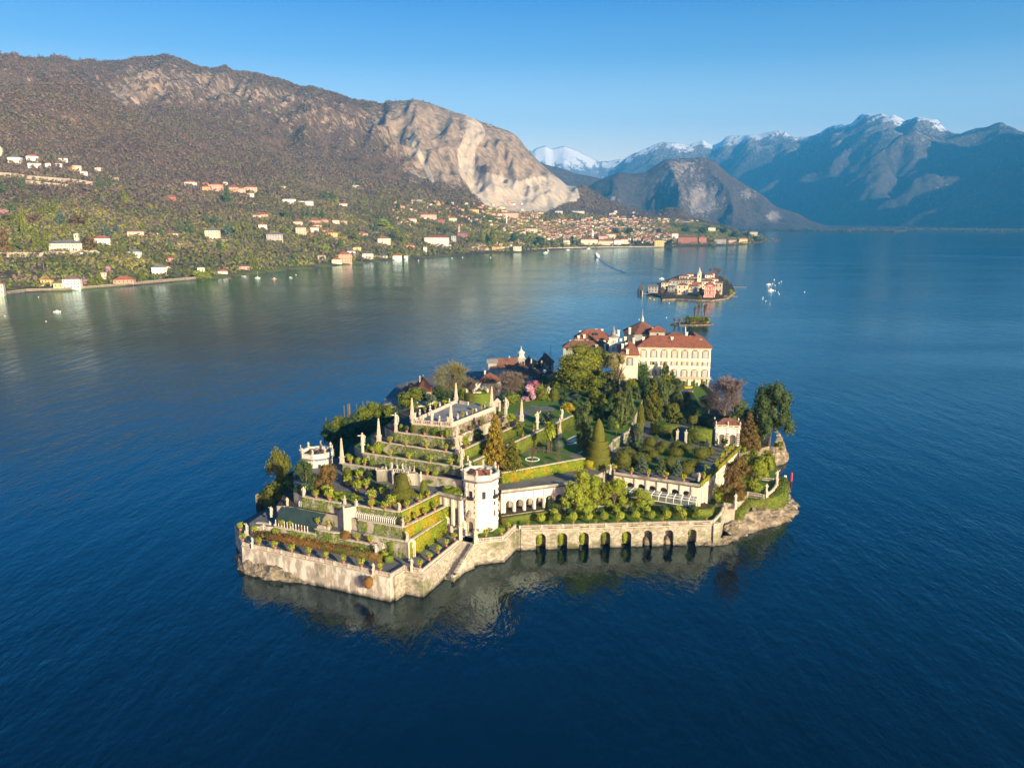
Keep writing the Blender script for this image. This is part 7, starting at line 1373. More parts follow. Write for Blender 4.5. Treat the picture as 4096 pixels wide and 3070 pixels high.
for a in [('long dark red hipped roof house right of the church, nearest the church', 'v2', 0, 560, 1000, 455, 4.5, 12, .2), ('dark red roofed house with chimney window behind the deep pink magnolia', 'v2', 330, 960, 1165, 440, 4.2, 11, -.15, GREYW, TILE2, True, 2), ('dark gabled house behind the satellite dish', 'v2', 590, 1010, 880, 470, 3.4, 10, .3, GREYW, TILE2, False), ('dark red house with two chimneys beside the bell tower', 'v2', 430, 760, 740, 495, 3.2, 9, .1, GREYW, TILE2, True, 0, 3., 2), ('high red roofed house touching the big camphor', 'v2', 900, 1380, 800, 480, 6.2, 13, -.25, GREYW, TILE, True, 0), ('dark red roofed house in front of the high red roof', 'v2', 960, 1290, 1020, 462, 4.6, 10, -.2, GREYW, TILE2, False), ('low long roof sloping down to the camphor', 'v2', 960, 1450, 1090, 448, 2.2, 9, .25, GREYW, TILE2, False),
          ('sunlit orange roofed house behind the unicorn statue', 'c4', 880, 1090, 500, 425, 4.6, 11, -.25, CREAM, TILE, True, 0), ('low roofed house left of the sunlit orange roof', 'c4', 700, 860, 520, 440, 3.0, 9, .15, GREYW, TILE2, True), ('red roofed house with white chimney at the left end of the village', 'c4', 150, 345, 600, 415, 6.5, 13, .25, CREAM, TILE, True, 0, 3., 2), ('dark red roof behind the round evergreen at the left end', 'c4', 20, 190, 610, 440, 4.2, 12, .1, GREYW, TILE2, True), ('low dark red house between willow and red pole', 'c4', 360, 520, 600, 430, 3.4, 10, 0, GREYW, TILE2, True), ('small house under the bare trees left of the church', 'c4', 545, 690, 560, 450, 3.0, 9, -.1, CREAM, TILE2, False), ('grey low house on the left lake shore behind the laurels', 'l3', 1470, 1700, 615, 400, 1.0, 8, 0.1, GREYW, LEAD, False)]:
    vhouse(*a)
for lab, x, y, r_, Y in (('large white satellite dish on a village roof', 758, 948, 30, 452), ('small white satellite dish right of the large one', 1118, 1005, 24, 447)):
    px, py = pix('v2', x, y); q = ray(px, py); k = Y / q[1]; o = MB().lathe([(.1, 0), (.65, .1), (1.05, .35), (1.0, .4), (.1, .06)], n=14).build('satellite_dish', WHITEP); o.location = (q[0] * k, Y, CAMH + q[2] * k); o.rotation_euler = (1.2, 0, .1); tag(o, lab, 'satellite dish')
px, py = pix('v2', 1335, 640); q = ray(px, py); k = 470 / q[1]; z = CAMH + q[2] * k; tag(MB().tube([(q[0] * k, 470, z - 6), (q[0] * k, 470, topz('v2', 1335, 80, 470))], .12, 5).build('mast', IRON), 'thin tall mast between the village and the camphor', 'mast')
# ------------------------------------------------------------------ woods on the hills
WOODS = foliage('winter woodland', (.20, .15, .105), (.275, .21, .15), c3=(.23, .20, .11), scale3=.006, trans=.35)
GREENS = foliage('evergreen woodland', (.115, .145, .028), (.33, .34, .062), c3=(.40, .36, .08), scale3=.01, trans=.35)
def scatter(name, label, N, m, dens, hgt, cards, size):
    rng = np.random.default_rng(5 + N); n, k = LH.Z.shape; A = np.abs(np.diff(LH.D, axis=1))[:-1] * LH.D[:-1, :-1]; A = A / 4000
    j = np.broadcast_to(LH.s[None, :-1], A.shape); W = A * dens(LH.xs[:-1, None] + 0 * A, LH.Y[:-1, :-1], j) ; W[:, :2] = 0; W = (W / W.sum()).ravel()
    c = rng.choice(W.size, N, p=W); i, jj = np.unravel_index(c, A.shape); u, v = rng.uniform(size=N), rng.uniform(size=N)
    g = lambda M: (M[i, jj] * (1 - u) + M[i + 1, jj] * u) * (1 - v) + (M[i, jj + 1] * (1 - u) + M[i + 1, jj + 1] * u) * v
    D, Z = g(LH.D), g(LH.Z); q = xdir(LH.xs); X = (q[i] * (1 - u) + q[i + 1] * u) * D; P = np.stack([X, D, Z], -1); H = hgt * rng.uniform(.6, 1.3, N) * (1 + .10 * np.clip((D - 1500) / 1000, 0, 2))
    a = rng.normal(size=(N, cards, 3)); a[..., 2] = np.abs(a[..., 2]); a /= np.linalg.norm(a, axis=-1, keepdims=True); Q = P[:, None] + a * (H[:, None, None] * np.array([.42, .42, .75])) * rng.uniform(.6, 1, (N, cards, 1)) + np.array([0, 0, .2]) * H[:, None, None]
    lf = np.array([mnoise.fractal(Vector((p[0] / 260, p[1] / 260, 0)), 1, 2, 4) for p in P]); t = np.repeat(np.clip(.48 + lf * .9 + rng.normal(0, .12, N), 0, 1), cards); V, F, tt = leaves(Q.reshape(-1, 3), np.repeat(H * size, cards), .72, a.reshape(-1, 3), t, rng)
    tag(link(name, np_mesh(name, V, F, m, dict(tint=tt))), label, 'woodland', kind='stuff')
rockm = np.clip(LH.rock * 1.2 + LH.scree * 2, 0, 1)[:-1, :-1]
scatter('woodland', 'brown leafless winter woodland covering the hillside', 110000, WOODS, lambda x, y, s: (1 - rockm) ** 2 * np.where(s < 1.02, np.where(s > .004, .35 + .65 * np.clip(s * 4, 0, 1), 0), .4) * np.where(s > 1.9, 3.5, 1) * np.where((y > 455) & (x > 1040), .05, 1) * np.where(s < .10, .4, 1), 9.5, 7, .50)
def gmask(x, y, s):
    b = lambda cx, cy, rx, ry, k: k * np.exp(-((x - cx) / rx) ** 2 - ((y - cy) / ry) ** 2)
    return (b(90, 490, 200, 55, 1.5) + b(300, 550, 260, 45, .8) + b(520, 500, 260, 55, .8) + b(800, 480, 180, 60, 1.0) + b(1000, 500, 170, 45, 1.2) + b(1250, 490, 250, 30, .35) + b(1520, 490, 90, 25, 1.6) + b(150, 600, 300, 35, .35)) * np.where(s > .004, 1, 0) * np.where(s < .9, 1, 0)
scatter('woodland', 'mixed green trees and shrubs along the lower slopes', 22000, GREENS, gmask, 9, 9, .46)
# ------------------------------------------------------------------ houses on the far shore
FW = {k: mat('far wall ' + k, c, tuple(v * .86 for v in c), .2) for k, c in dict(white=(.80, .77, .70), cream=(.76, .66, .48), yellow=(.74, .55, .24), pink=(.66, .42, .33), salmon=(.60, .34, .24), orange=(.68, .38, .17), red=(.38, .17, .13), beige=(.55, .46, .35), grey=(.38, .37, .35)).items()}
FR = dict(r=mat('far red roof', (.36, .12, .07), (.25, .09, .06), .3), b=mat('far brown roof', (.20, .12, .09), (.14, .09, .07), .3), g=mat('far slate roof', (.16, .16, .17), (.12, .12, .13), .3))
MARKS = []
def shore_house(c, x, yb, ye, w, wall_, roof_, label, key=None, hip=True, win=0, rows=None, rz=None, cat='house', group=None, sp=None, dep=.65, rh=.2, name='house', flat=False):
    p = spot(c, x, yb) if sp is None else sp
    if p is None: return None
    wm = size(c, w, p); h = max(3.0, abs(yb - ye) * CROP[c][2] * p[1] / FPX); rz = random.uniform(-.25, .25) + p[0] / p[1] * -.6 if rz is None else rz
    t = house(name, label, cat, p, wm, min(max(6, wm * dep), 22), h, 0.35 if flat else min(5.5, wm * rh), rz, FW[wall_], FR[roof_], hip, group, 0, 7, win, .35 if flat else .6, GLASS, rows)
    MARKS.append((*pix(c, x, yb), key)) if key else None
    return t
HL = [  # crop, x, base, eave, width, wall, roof, label, key for neighbours, windows, rows
 ('h2', 62, 965, 878, 125, 'cream', 'r', 'large pale yellow lakeside house with red hipped roof at the left edge', 'yellow lakeside house', 5, 2), ('h2', 475, 888, 842, 78, 'yellow', 'r', 'small yellow lakeside house with bright red roof', 'small yellow house', 3, 2), ('h2', 572, 908, 868, 95, 'yellow', 'b', 'low yellow annex between the red roofed house and the white block', None, 3, 1), ('h2', 672, 912, 836, 128, 'white', 'b', 'white flat roofed villa block on the lake shore', 'white block villa', 5, 3),
 ('h2', 648, 615, 552, 232, 'cream', 'g', 'long cream villa with dome and slim tower on the terrace', 'towered villa', 9, 2), ('h2', 940, 568, 512, 118, 'white', 'r', 'pale villa with red roof right of the towered villa', 'pale red roofed villa', 5, 2), ('h2', 1202, 492, 456, 122, 'beige', 'b', 'beige villa half hidden by bare trees', 'beige villa', 4, 2), ('h2', 1182, 660, 618, 92, 'white', 'g', 'bright white house stepping down the slope', 'stepped white house', 4, 2), ('h2', 1360, 800, 742, 110, 'white', 'g', 'bright white house with grey roof by the lake wall', 'grey roofed white house', 4, 3), ('h2', 1425, 765, 735, 50, 'white', 'r', 'small white wing behind the grey roofed white house', None, 2, 1), ('h2', 1083, 868, 840, 150, 'salmon', 'r', 'long low salmon boathouse on the embankment', 'salmon boathouse', 5, 1), ('h2', 915, 835, 785, 60, 'beige', 'b', 'narrow flat roofed beige house above the embankment', None, 2, 2), ('h2', 770, 645, 622, 62, 'white', 'b', 'tiny white gatehouse under the towered villa', None, 2, 1),
 ('h2', 1800, 525, 448, 104, 'cream', 'g', 'square cream palazzo with dark roof on a terrace', 'square palazzo', 5, 3), ('h2', 1456, 697, 670, 60, 'salmon', 'r', 'small salmon red house beside the railway', 'small salmon house', 2, 1), ('h2', 1690, 780, 745, 52, 'white', 'b', 'small white lake house under the palms', None, 2, 1), ('h2', 1857, 790, 772, 72, 'white', 'r', 'low white house near the shore boats', 'low white house', 3, 1), ('h2', 2030, 757, 735, 72, 'pink', 'b', 'low pink house by the shingle beach', 'low pink house', 3, 1), ('h2', 1480, 488, 470, 110, 'cream', 'b', 'long low cream house left of the cypresses', 'long low house', 4, 1), ('h2', 1358, 492, 468, 46, 'white', 'r', 'small white house with red roof below the terraces', None, 2, 1), ('h2', 104, 465, 428, 38, 'salmon', 'b', 'narrow salmon house among the dark conifers', 'narrow salmon house', 2, 2), ('h2', 215, 455, 432, 42, 'red', 'b', 'small dark red house among the dark conifers', None, 2, 1),
 ('h2', 1660, 88, 60, 82, 'white', 'r', 'white twin house at the left end of the upper hamlet', 'upper hamlet', 3, 2), ('h2', 1775, 82, 66, 45, 'pink', 'r', 'small pink house at the top of the upper hamlet', None, 2, 1), ('h2', 1775, 122, 98, 58, 'orange', 'r', 'orange house in the upper hamlet', None, 2, 1), ('h2', 1853, 125, 82, 96, 'pink', 'r', 'largest pink house in the upper hamlet', None, 4, 2), ('h2', 1921, 80, 60, 42, 'white', 'r', 'small white house above the pink hamlet', None, 2, 1), ('h2', 1985, 128, 100, 78, 'salmon', 'r', 'salmon house right of the largest pink house', None, 3, 2), ('h2', 2048, 140, 112, 55, 'pink', 'r', 'narrow pink house in the right part of the upper hamlet', None, 2, 2), ('h2', 2118, 135, 102, 98, 'pink', 'r', 'long pale pink house at the right end of the upper hamlet', 'right end of the upper hamlet', 4, 2), ('h2', 2114, 172, 150, 52, 'white', 'r', 'white cottage below the pale pink house', None, 2, 1), ('h2', 1500, 208, 180, 85, 'red', 'r', 'long red roofed house alone in the bare woods', 'lone red house', 3, 1),
 ('h1', 476, 925, 898, 85, 'white', 'r', 'white villa with red roof right of the hill church', 'hill villa', 3, 2), ('h1', 484, 985, 955, 92, 'white', 'g', 'modern white flat roofed villa on the hill', 'modern hill villa', 4, 2), ('h1', 586, 985, 955, 40, 'white', 'r', 'small white gabled house right of the modern hill villa', None, 2, 1), ('h1', 705, 936, 915, 66, 'white', 'b', 'white bungalow at the edge of the hill woods', 'hill bungalow', 3, 1), ('h1', 668, 975, 955, 46, 'white', 'b', 'white cottage below the hill bungalow', None, 2, 1), ('h1', 805, 1007, 975, 62, 'cream', 'b', 'square cream house on the right of the hill village', 'square hill house', 2, 2), ('h1', 758, 1010, 985, 48, 'yellow', 'r', 'yellow house left of the square cream hill house', None, 2, 1), ('h1', 852, 1045, 1022, 55, 'white', 'r', 'white house with red roof below the square hill house', None, 2, 1), ('h1', 970, 1006, 990, 58, 'white', 'b', 'low white sheds in the wood clearing', 'clearing sheds', 2, 1), ('h1', 340, 940, 908, 92, 'white', 'g', 'long white terraced house below the hill church', None, 4, 2), ('h1', 158, 915, 872, 120, 'white', 'b', 'white apartment block beside the hill church', 'hill apartment block', 6, 3), ('h1', 92, 845, 818, 185, 'grey', 'g', 'long pale grey block above the hill church', 'long grey block', 8, 1), ('h1', 24, 865, 845, 52, 'salmon', 'r', 'red roofed house at the left edge of the hill village', None, 2, 1), ('h1', 200, 755, 738, 70, 'salmon', 'r', 'orange roofed house above the yellow terrace', 'topmost hill houses', 3, 1), ('h1', 214, 736, 722, 36, 'white', 'g', 'white box shaped house at the top of the hill village', None, 2, 1), ('h1', 128, 767, 750, 40, 'white', 'r', 'white house left of the orange roofed one', None, 2, 1), ('h1', 1090, 1086, 1068, 42, 'beige', 'b', 'small beige house right of the dark tree clump', None, 2, 1),
 ('h3', 398, 222, 196, 98, 'white', 'g', 'left white modern terrace house in the woods', 'modern terrace houses', 5, 2), ('h3', 522, 240, 212, 108, 'white', 'g', 'right white modern terrace house in the woods', None, 5, 2), ('h3', 810, 260, 234, 66, 'white', 'r', 'white gabled house alone above the conifers', 'lone white gabled house', 3, 2), ('h3', 912, 102, 86, 52, 'white', 'g', 'long white house high in the bare woods', 'high white house', 3, 1), ('h3', 360, 112, 92, 30, 'cream', 'r', 'small cream chapel like house in the upper woods', None, 1, 1), ('h3', 140, 356, 325, 60, 'cream', 'r', 'cream house with red roof above the shore road', None, 2, 2), ('h3', 190, 345, 318, 72, 'pink', 'r', 'pink house beside the cream one above the shore road', None, 3, 2), ('h3', 180, 442, 402, 66, 'white', 'r', 'tall white house in the conifers', 'tall white house', 3, 3), ('h3', 266, 540, 480, 128, 'grey', 'g', 'scaffolded grey white villa on the slope', 'scaffolded villa', 6, 3), ('h3', 455, 415, 378, 70, 'cream', 'r', 'cream house at the left of the hillside cluster', 'hillside cluster', 3, 2), ('h3', 590, 398, 368, 80, 'pink', 'r', 'pink double house on top of the hillside cluster', None, 3, 2), ('h3', 660, 390, 362, 62, 'salmon', 'r', 'salmon house at the upper right of the hillside cluster', None, 3, 2), ('h3', 605, 432, 405, 60, 'cream', 'r', 'cream house in the middle of the hillside cluster', None, 2, 2), ('h3', 745, 402, 366, 55, 'cream', 'r', 'square cream house right of the hillside cluster', None, 2, 2), ('h3', 811, 396, 370, 50, 'beige', 'r', 'square beige house farthest right of the hillside cluster', None, 2, 2), ('h3', 472, 488, 425, 82, 'beige', 'b', 'tall stepped beige house below the hillside cluster', None, 3, 3), ('h3', 542, 505, 490, 82, 'red', 'r', 'long low red roof below the stepped beige house', None, 0, 1), ('h3', 578, 460, 425, 68, 'white', 'r', 'white house in the lower hillside cluster', None, 3, 2), ('h3', 660, 470, 448, 50, 'salmon', 'r', 'small salmon house in the lower hillside cluster', None, 2, 1), ('h3', 722, 502, 466, 70, 'yellow', 'r', 'yellow villa at the foot of the hillside cluster', 'yellow villa', 3, 2), ('h3', 940, 492, 472, 92, 'beige', 'r', 'low beige villa with red roof in the park', 'low beige villa', 4, 1), ('h3', 1055, 482, 462, 52, 'grey', 'g', 'small grey flat roofed house in the park', None, 3, 1), ('h3', 1110, 566, 512, 102, 'cream', 'r', 'large cream villa with corner tower in the park', 'corner towered villa', 4, 3), ('h3', 901, 615, 582, 62, 'yellow', 'b', 'yellow house above the salmon hotel', None, 3, 2), ('h3', 858, 645, 612, 58, 'white', 'g', 'white house with grey gable above the salmon hotel', None, 2, 2),
 ('h3', 806, 705, 638, 104, 'salmon', 'r', 'large salmon hotel on the lake shore', 'salmon hotel', 5, 3), ('h3', 738, 710, 680, 78, 'cream', 'r', 'low cream wing at the left of the salmon hotel', None, 4, 1), ('h3', 985, 672, 632, 76, 'white', 'b', 'pinkish white shore house right of the salmon hotel', 'pinkish shore house', 3, 2), ('h3', 626, 682, 648, 60, 'beige', 'b', 'tan house left of the salmon hotel', None, 2, 2), ('h3', 1212, 680, 652, 72, 'white', 'r', 'white boatyard building with red roof', 'boatyard', 3, 1), ('h3', 1105, 662, 650, 64, 'white', 'g', 'low white boatyard shed', None, 0, 1), ('h3', 1280, 672, 652, 32, 'white', 'g', 'small white pavilion at the end of the boatyard', None, 1, 1), ('h3', 1320, 596, 568, 62, 'orange', 'r', 'orange roofed house in the shore park', None, 2, 1), ('h3', 1431, 620, 580, 30, 'cream', 'b', 'narrow cream house left of the white grand hotel', None, 1, 2), ('h3', 1524, 572, 505, 190, 'white', 'r', 'very large white grand hotel with five storeys', 'white grand hotel', 10, 5), ('h3', 1590, 584, 562, 92, 'white', 'g', 'low white terrace building below the grand hotel', None, 5, 1), ('h3', 1652, 552, 492, 42, 'grey', 'g', 'grey stone building right of the grand hotel', None, 2, 2), ('h3', 1722, 512, 470, 76, 'red', 'g', 'red brick castle villa in the trees', 'red castle villa', 4, 2), ('h3', 1868, 576, 556, 42, 'yellow', 'b', 'small yellow house behind the shore lawn', None, 2, 1), ('h3', 1822, 590, 572, 62, 'beige', 'b', 'beige house at the shore lawn', None, 2, 1), ('h3', 1886, 602, 586, 82, 'cream', 'b', 'long low cream house on the shore lawn', None, 4, 1), ('h3', 1990, 606, 578, 72, 'yellow', 'r', 'bright yellow house on the shore', 'bright yellow shore house', 3, 2), ('h3', 2150, 610, 574, 60, 'cream', 'b', 'square cream house where the promenade begins', 'promenade house', 3, 2),
 ('h3', 1240, 272, 250, 84, 'pink', 'r', 'pink house at the upper left of the town', 'upper left of the town', 3, 1), ('h3', 1346, 218, 202, 24, 'cream', 'b', 'tiny cream house under the quarry road', None, 1, 1), ('h3', 1392, 220, 200, 50, 'grey', 'g', 'grey quarry building above the town', None, 2, 1), ('h3', 1460, 362, 322, 128, 'pink', 'r', 'large pink apartment block in the upper town', 'pink apartment block', 6, 3), ('h3', 1560, 396, 364, 56, 'red', 'r', 'square brick red house right of the pink block', None, 3, 2), ('h3', 1648, 382, 348, 62, 'cream', 'r', 'square cream house in the upper town', None, 3, 2), ('h3', 1342, 388, 354, 52, 'white', 'r', 'white house left of the pink block', None, 3, 2), ('h3', 1808, 302, 280, 92, 'yellow', 'r', 'long yellow house below the quarry', None, 4, 2), ('h3', 2082, 342, 308, 150, 'pink', 'r', 'large pink complex below the quarry', None, 7, 2),
 ('h4', 1460, 392, 342, 150, 'red', 'b', 'long dark red hotel on the lake front', 'dark red hotel', 8, 4), ('h4', 1570, 390, 345, 62, 'red', 'r', 'square red hotel wing by the lake', None, 4, 3), ('h4', 1710, 392, 358, 92, 'grey', 'b', 'long grey pink hotel near the headland', 'grey pink hotel', 6, 3), ('h4', 1805, 390, 362, 60, 'pink', 'b', 'pink wing of the grey pink hotel', None, 3, 2), ('h4', 1885, 387, 354, 66, 'yellow', 'r', 'yellow villa on the headland', 'yellow headland villa', 4, 2), ('h4', 1965, 327, 298, 62, 'cream', 'b', 'cream villa at the tip of the headland', 'headland tip villa', 4, 2), ('h4', 1637, 302, 264, 58, 'cream', 'g', 'cream castle villa with turrets on the headland', 'turreted villa', 4, 3), ('h4', 1358, 356, 312, 52, 'white', 'r', 'white gabled house with pink top in the town', 'white gabled town house', 3, 3), ('h4', 1240, 412, 365, 74, 'yellow', 'b', 'yellow lake front hotel with white awnings', 'yellow lake front hotel', 5, 3), ('h4', 692, 398, 360, 136, 'cream', 'r', 'long cream hotel at the landing stage', 'landing stage hotel', 8, 3), ('h4', 826, 402, 370, 116, 'cream', 'r', 'cream hotel right of the landing stage', None, 7, 2), ('h4', 912, 397, 364, 56, 'white', 'r', 'white house on the lake front', None, 3, 2), ('h4', 968, 392, 358, 60, 'cream', 'r', 'cream house on the lake front left of the tall trees', None, 3, 3), ('h4', 522, 395, 364, 50, 'cream', 'r', 'cream house at the town park', 'town park', 3, 2), ('h4', 800, 362, 332, 72, 'pink', 'r', 'pink house behind the landing stage hotel', None, 3, 2), ('h4', 862, 346, 316, 70, 'cream', 'r', 'large cream house behind the lake front', None, 4, 2), ('h4', 240, 300, 272, 105, 'cream', 'b', 'long cream school building in the town', None, 6, 2), ('h4', 455, 142, 130, 60, 'white', 'g', 'white factory building under the quarry', None, 3, 1), ('h4', 600, 140, 130, 110, 'white', 'g', 'long white factory shed under the quarry', 'factory sheds', 0, 1)]
for c, x, yb, ye, w, wl, rf, lab, key, win, rows in HL: shore_house(c, x, yb, ye, w, wl, rf, lab, key, win=win, rows=rows, flat=rf == 'g' and 'modern' in lab)
def marker_phrase(px, py):
    M = sorted((m for m in MARKS), key=lambda m: (m[0] - px) ** 2 + (2.2 * (m[1] - py)) ** 2)[0]; dx, dy = px - M[0], py - M[1]
    return ('left of' if dx < 0 else 'right of') + ' the ' + M[2] if abs(dx) > 2.0 * abs(dy) else ('above' if dy < 0 else 'below') + ' the ' + M[2]
ZN = [(330, 640, 296, 355, 46), (20, 300, 150, 295, 30), (640, 1280, 190, 285, 52), (300, 720, 215, 330, 40), (1000, 1340, 320, 385, 26), (640, 1000, 300, 345, 16), (1330, 1520, 210, 240, 8), (850, 1010, 150, 200, 6)]
nh = 0
for x0, x1, y0, y1, k in ZN:
    for i in range(k // 3):
        x, y = random.uniform(x0, x1), random.uniform(y0, y1); wl = random.choice(('cream', 'cream', 'white', 'pink', 'yellow', 'salmon', 'beige', 'orange')); rf = random.choice('rrrb'); w = random.uniform(20, 46); ph = marker_phrase(*pix('h4', x, y))
        lab = f'{"small" if w < 34 else "larger"} {wl} house with {"red" if rf == "r" else "brown"} roof {ph}'
        if shore_house('h4', x, y, y - random.uniform(9, 17), w, wl, rf, lab, None, group=lab + ', houses of the lakeside town'): nh += 1
for i in range(20):
    x, y = random.uniform(1180, 2180), random.uniform(235, 400); wl = random.choice(('cream', 'white', 'pink', 'salmon', 'yellow')); w = random.uniform(24, 50); ph = marker_phrase(*pix('h3', x, y)); lab = f'{"small" if w < 36 else "larger"} {wl} hillside house with red roof {ph}'
    shore_house('h3', x, y, y - random.uniform(12, 22), w, wl, 'r', lab, None, group=lab + ', houses of the upper town')
def town_mass():
    m = MB(); cols = [FW[k] for k in ('cream', 'white', 'pink', 'yellow', 'salmon', 'beige')] + [FR['r'], FR['b']]
    for c, Z, K_ in (('h4', [(330, 640, 285, 365, 110), (20, 330, 150, 300, 100), (640, 1300, 190, 345, 260), (300, 720, 205, 330, 120), (1000, 1360, 310, 395, 60), (1290, 1530, 205, 250, 14), (840, 1040, 140, 200, 10)], 1), ('h3', [(1180, 2190, 225, 420, 130), (2080, 2200, 420, 600, 16), (1700, 2190, 555, 605, 14)], 1)):
        for x0, x1, y0, y1, k in Z:
            for i in range(k):
                x, y = random.uniform(x0, x1), random.uniform(y0, y1); p = spot(c, x, y)
                if p is None: continue
                w = size(c, random.uniform(15, 32), p); d = w * random.uniform(.5, .9); h = random.uniform(5, 10); b = MB(); b.box(0, 0, -7, w, d, h, 0, random.randrange(6)); roof_mesh(b, w, d, h, w * .17, .5, random.random() < .6, 6 if random.random() < .75 else 7); r = random.uniform(-.6, .4); ca, sa = math.cos(r), math.sin(r); o = len(m.v)
                m.v += [(p[0] + v[0] * ca - v[1] * sa, p[1] + v[0] * sa + v[1] * ca, p[2] + v[2]) for v in b.v]; m.f += [tuple(i_ + o for i_ in f) for f in b.f]; m.m += b.m
    tag(m.build('town_houses', cols), 'mass of small tiled houses packed in the lakeside town', 'town', kind='stuff')
town_mass()
def far_tower(lab, c, x, yb, yt, w, wm, spire=True, cat='tower', rm=None):
    p = spot(c, x, yb); wd = size(c, w, p); h = (yb - yt) * CROP[c][2] * p[1] / FPX; t = thing('bell_tower', lab, cat, p, .1); k = .72 if spire else .9
    MB().box(0, 0, -6, wd, wd, h * k).build('shaft', wm, t); MB().box(0, 0, h * k, wd * 1.2, wd * 1.2, h * k + .8).build('cornice', PALE, t); MB().lathe([(wd * .6, h * k + .8), (wd * .3 if spire else wd * .5, h * (k + .1)), (.1, h)], n=4 if spire else 8, rot=.785).build('spire', rm or wm, t)
    for a in range(4): o = MB().box(0, -wd / 2 - .03, h * k * .75, wd * .3, .1, h * k * .92).build('belfry_opening', DARK, t); o.rotation_euler = (0, 0, a * math.pi / 2)
far_tower('pale church bell tower in the lakeside town', 'h4', 721, 352, 272, 14, FW['white']); far_tower('cream church tower of the hill village', 'h1', 238, 893, 818, 24, FW['cream']); far_tower('thin pale spire of the red castle villa', 'h3', 1698, 505, 395, 15, FW['pink']); far_tower('slim cream tower with lantern of the long cream villa', 'h2', 743, 560, 472, 30, FW['cream'], False); far_tower('red and white radio mast beside the upper town', 'h4', 55, 245, 118, 8, FW['white'], True, 'mast', FW['red']); far_tower('small cream church tower on the far flat shore', 'h3', 2020, 585, 552, 24, FW['yellow'], False)
# shore walls, roads, railway poles
def along(lab, c, pts, h, m, name='retaining_wall', th=1.6, cat='wall'):
    P = [spot(c, x, y) for x, y in pts]; P = [p for p in P if p is not None]; t = thing(name, lab, cat); m_ = MB(); ribbon(m_, P, th, [p[2] - 6 for p in P], [p[2] + h for p in P]); m_.build('wall_body', m, t); k = MB(); ribbon(k, P, th + .5, [p[2] + h + .01 for p in P], [p[2] + h + .4 for p in P]); k.build('coping', PALE, t)
BW = mat('pale concrete wall', (.42, .37, .29), (.33, .29, .22), .08)
BWD = mat('dull stone embankment', (.26, .22, .16), (.17, .145, .11), .3)
along('long pale road viaduct wall across the hill, upper tier', 'h1', [(5, 1042), (150, 1052), (300, 1062), (460, 1085), (620, 1098), (760, 1108), (910, 1130)], 9, BW); along('shorter pale wall tier below the road viaduct', 'h1', [(400, 1118), (520, 1128), (640, 1142), (720, 1150)], 8, BW); along('stone terrace wall below the towered villa', 'h2', [(40, 665), (200, 662), (330, 660), (440, 665), (530, 655), (720, 645), (930, 642)], 8, BW)
along('stone lake embankment on the left shore', 'h2', [(150, 958), (300, 950), (480, 942), (600, 932), (760, 925), (980, 910), (1205, 892)], 2.6, BWD, 'embankment'); along('curved stone lake embankment by the white houses', 'h2', [(1210, 888), (1300, 882), (1420, 875), (1540, 868), (1640, 862)], 3.2, BWD, 'embankment'); along('terrace wall below the square palazzo', 'h2', [(1670, 545), (1760, 548), (1860, 545), (1955, 535)], 6, BW); along('stone terrace beside the cypresses', 'h2', [(1490, 575), (1560, 580), (1640, 600)], 7, BW); along('low promenade wall of the lakeside town', 'h4', [(250, 438), (420, 428), (640, 424), (760, 422), (900, 420), (1100, 418), (1270, 418)], 2.5, BW, 'promenade_wall', 3.0)
for i, (x, yb, yt) in enumerate([(245, 775, 712), (461, 773, 703), (665, 755, 693), (851, 738, 684)]):
    p = spot('h2', x, yb); h = (yb - yt) * CROP['h2'][2] * p[1] / FPX; t = thing('catenary_pole', f'grey railway catenary pole with side arm above the shore, {nth(i)} from the left edge', 'pole', p, 0, 'railway poles'); MB().tube([(0, 0, -2), (0, 0, h)], .32, 5).build('pole', LEAD, t); MB().tube([(0, 0, h * .68), (-9, 0, h * .70)], .2, 4).tube([(0, 0, h), (-7, 0, h * .7)], .12, 4).build('arm', LEAD, t)
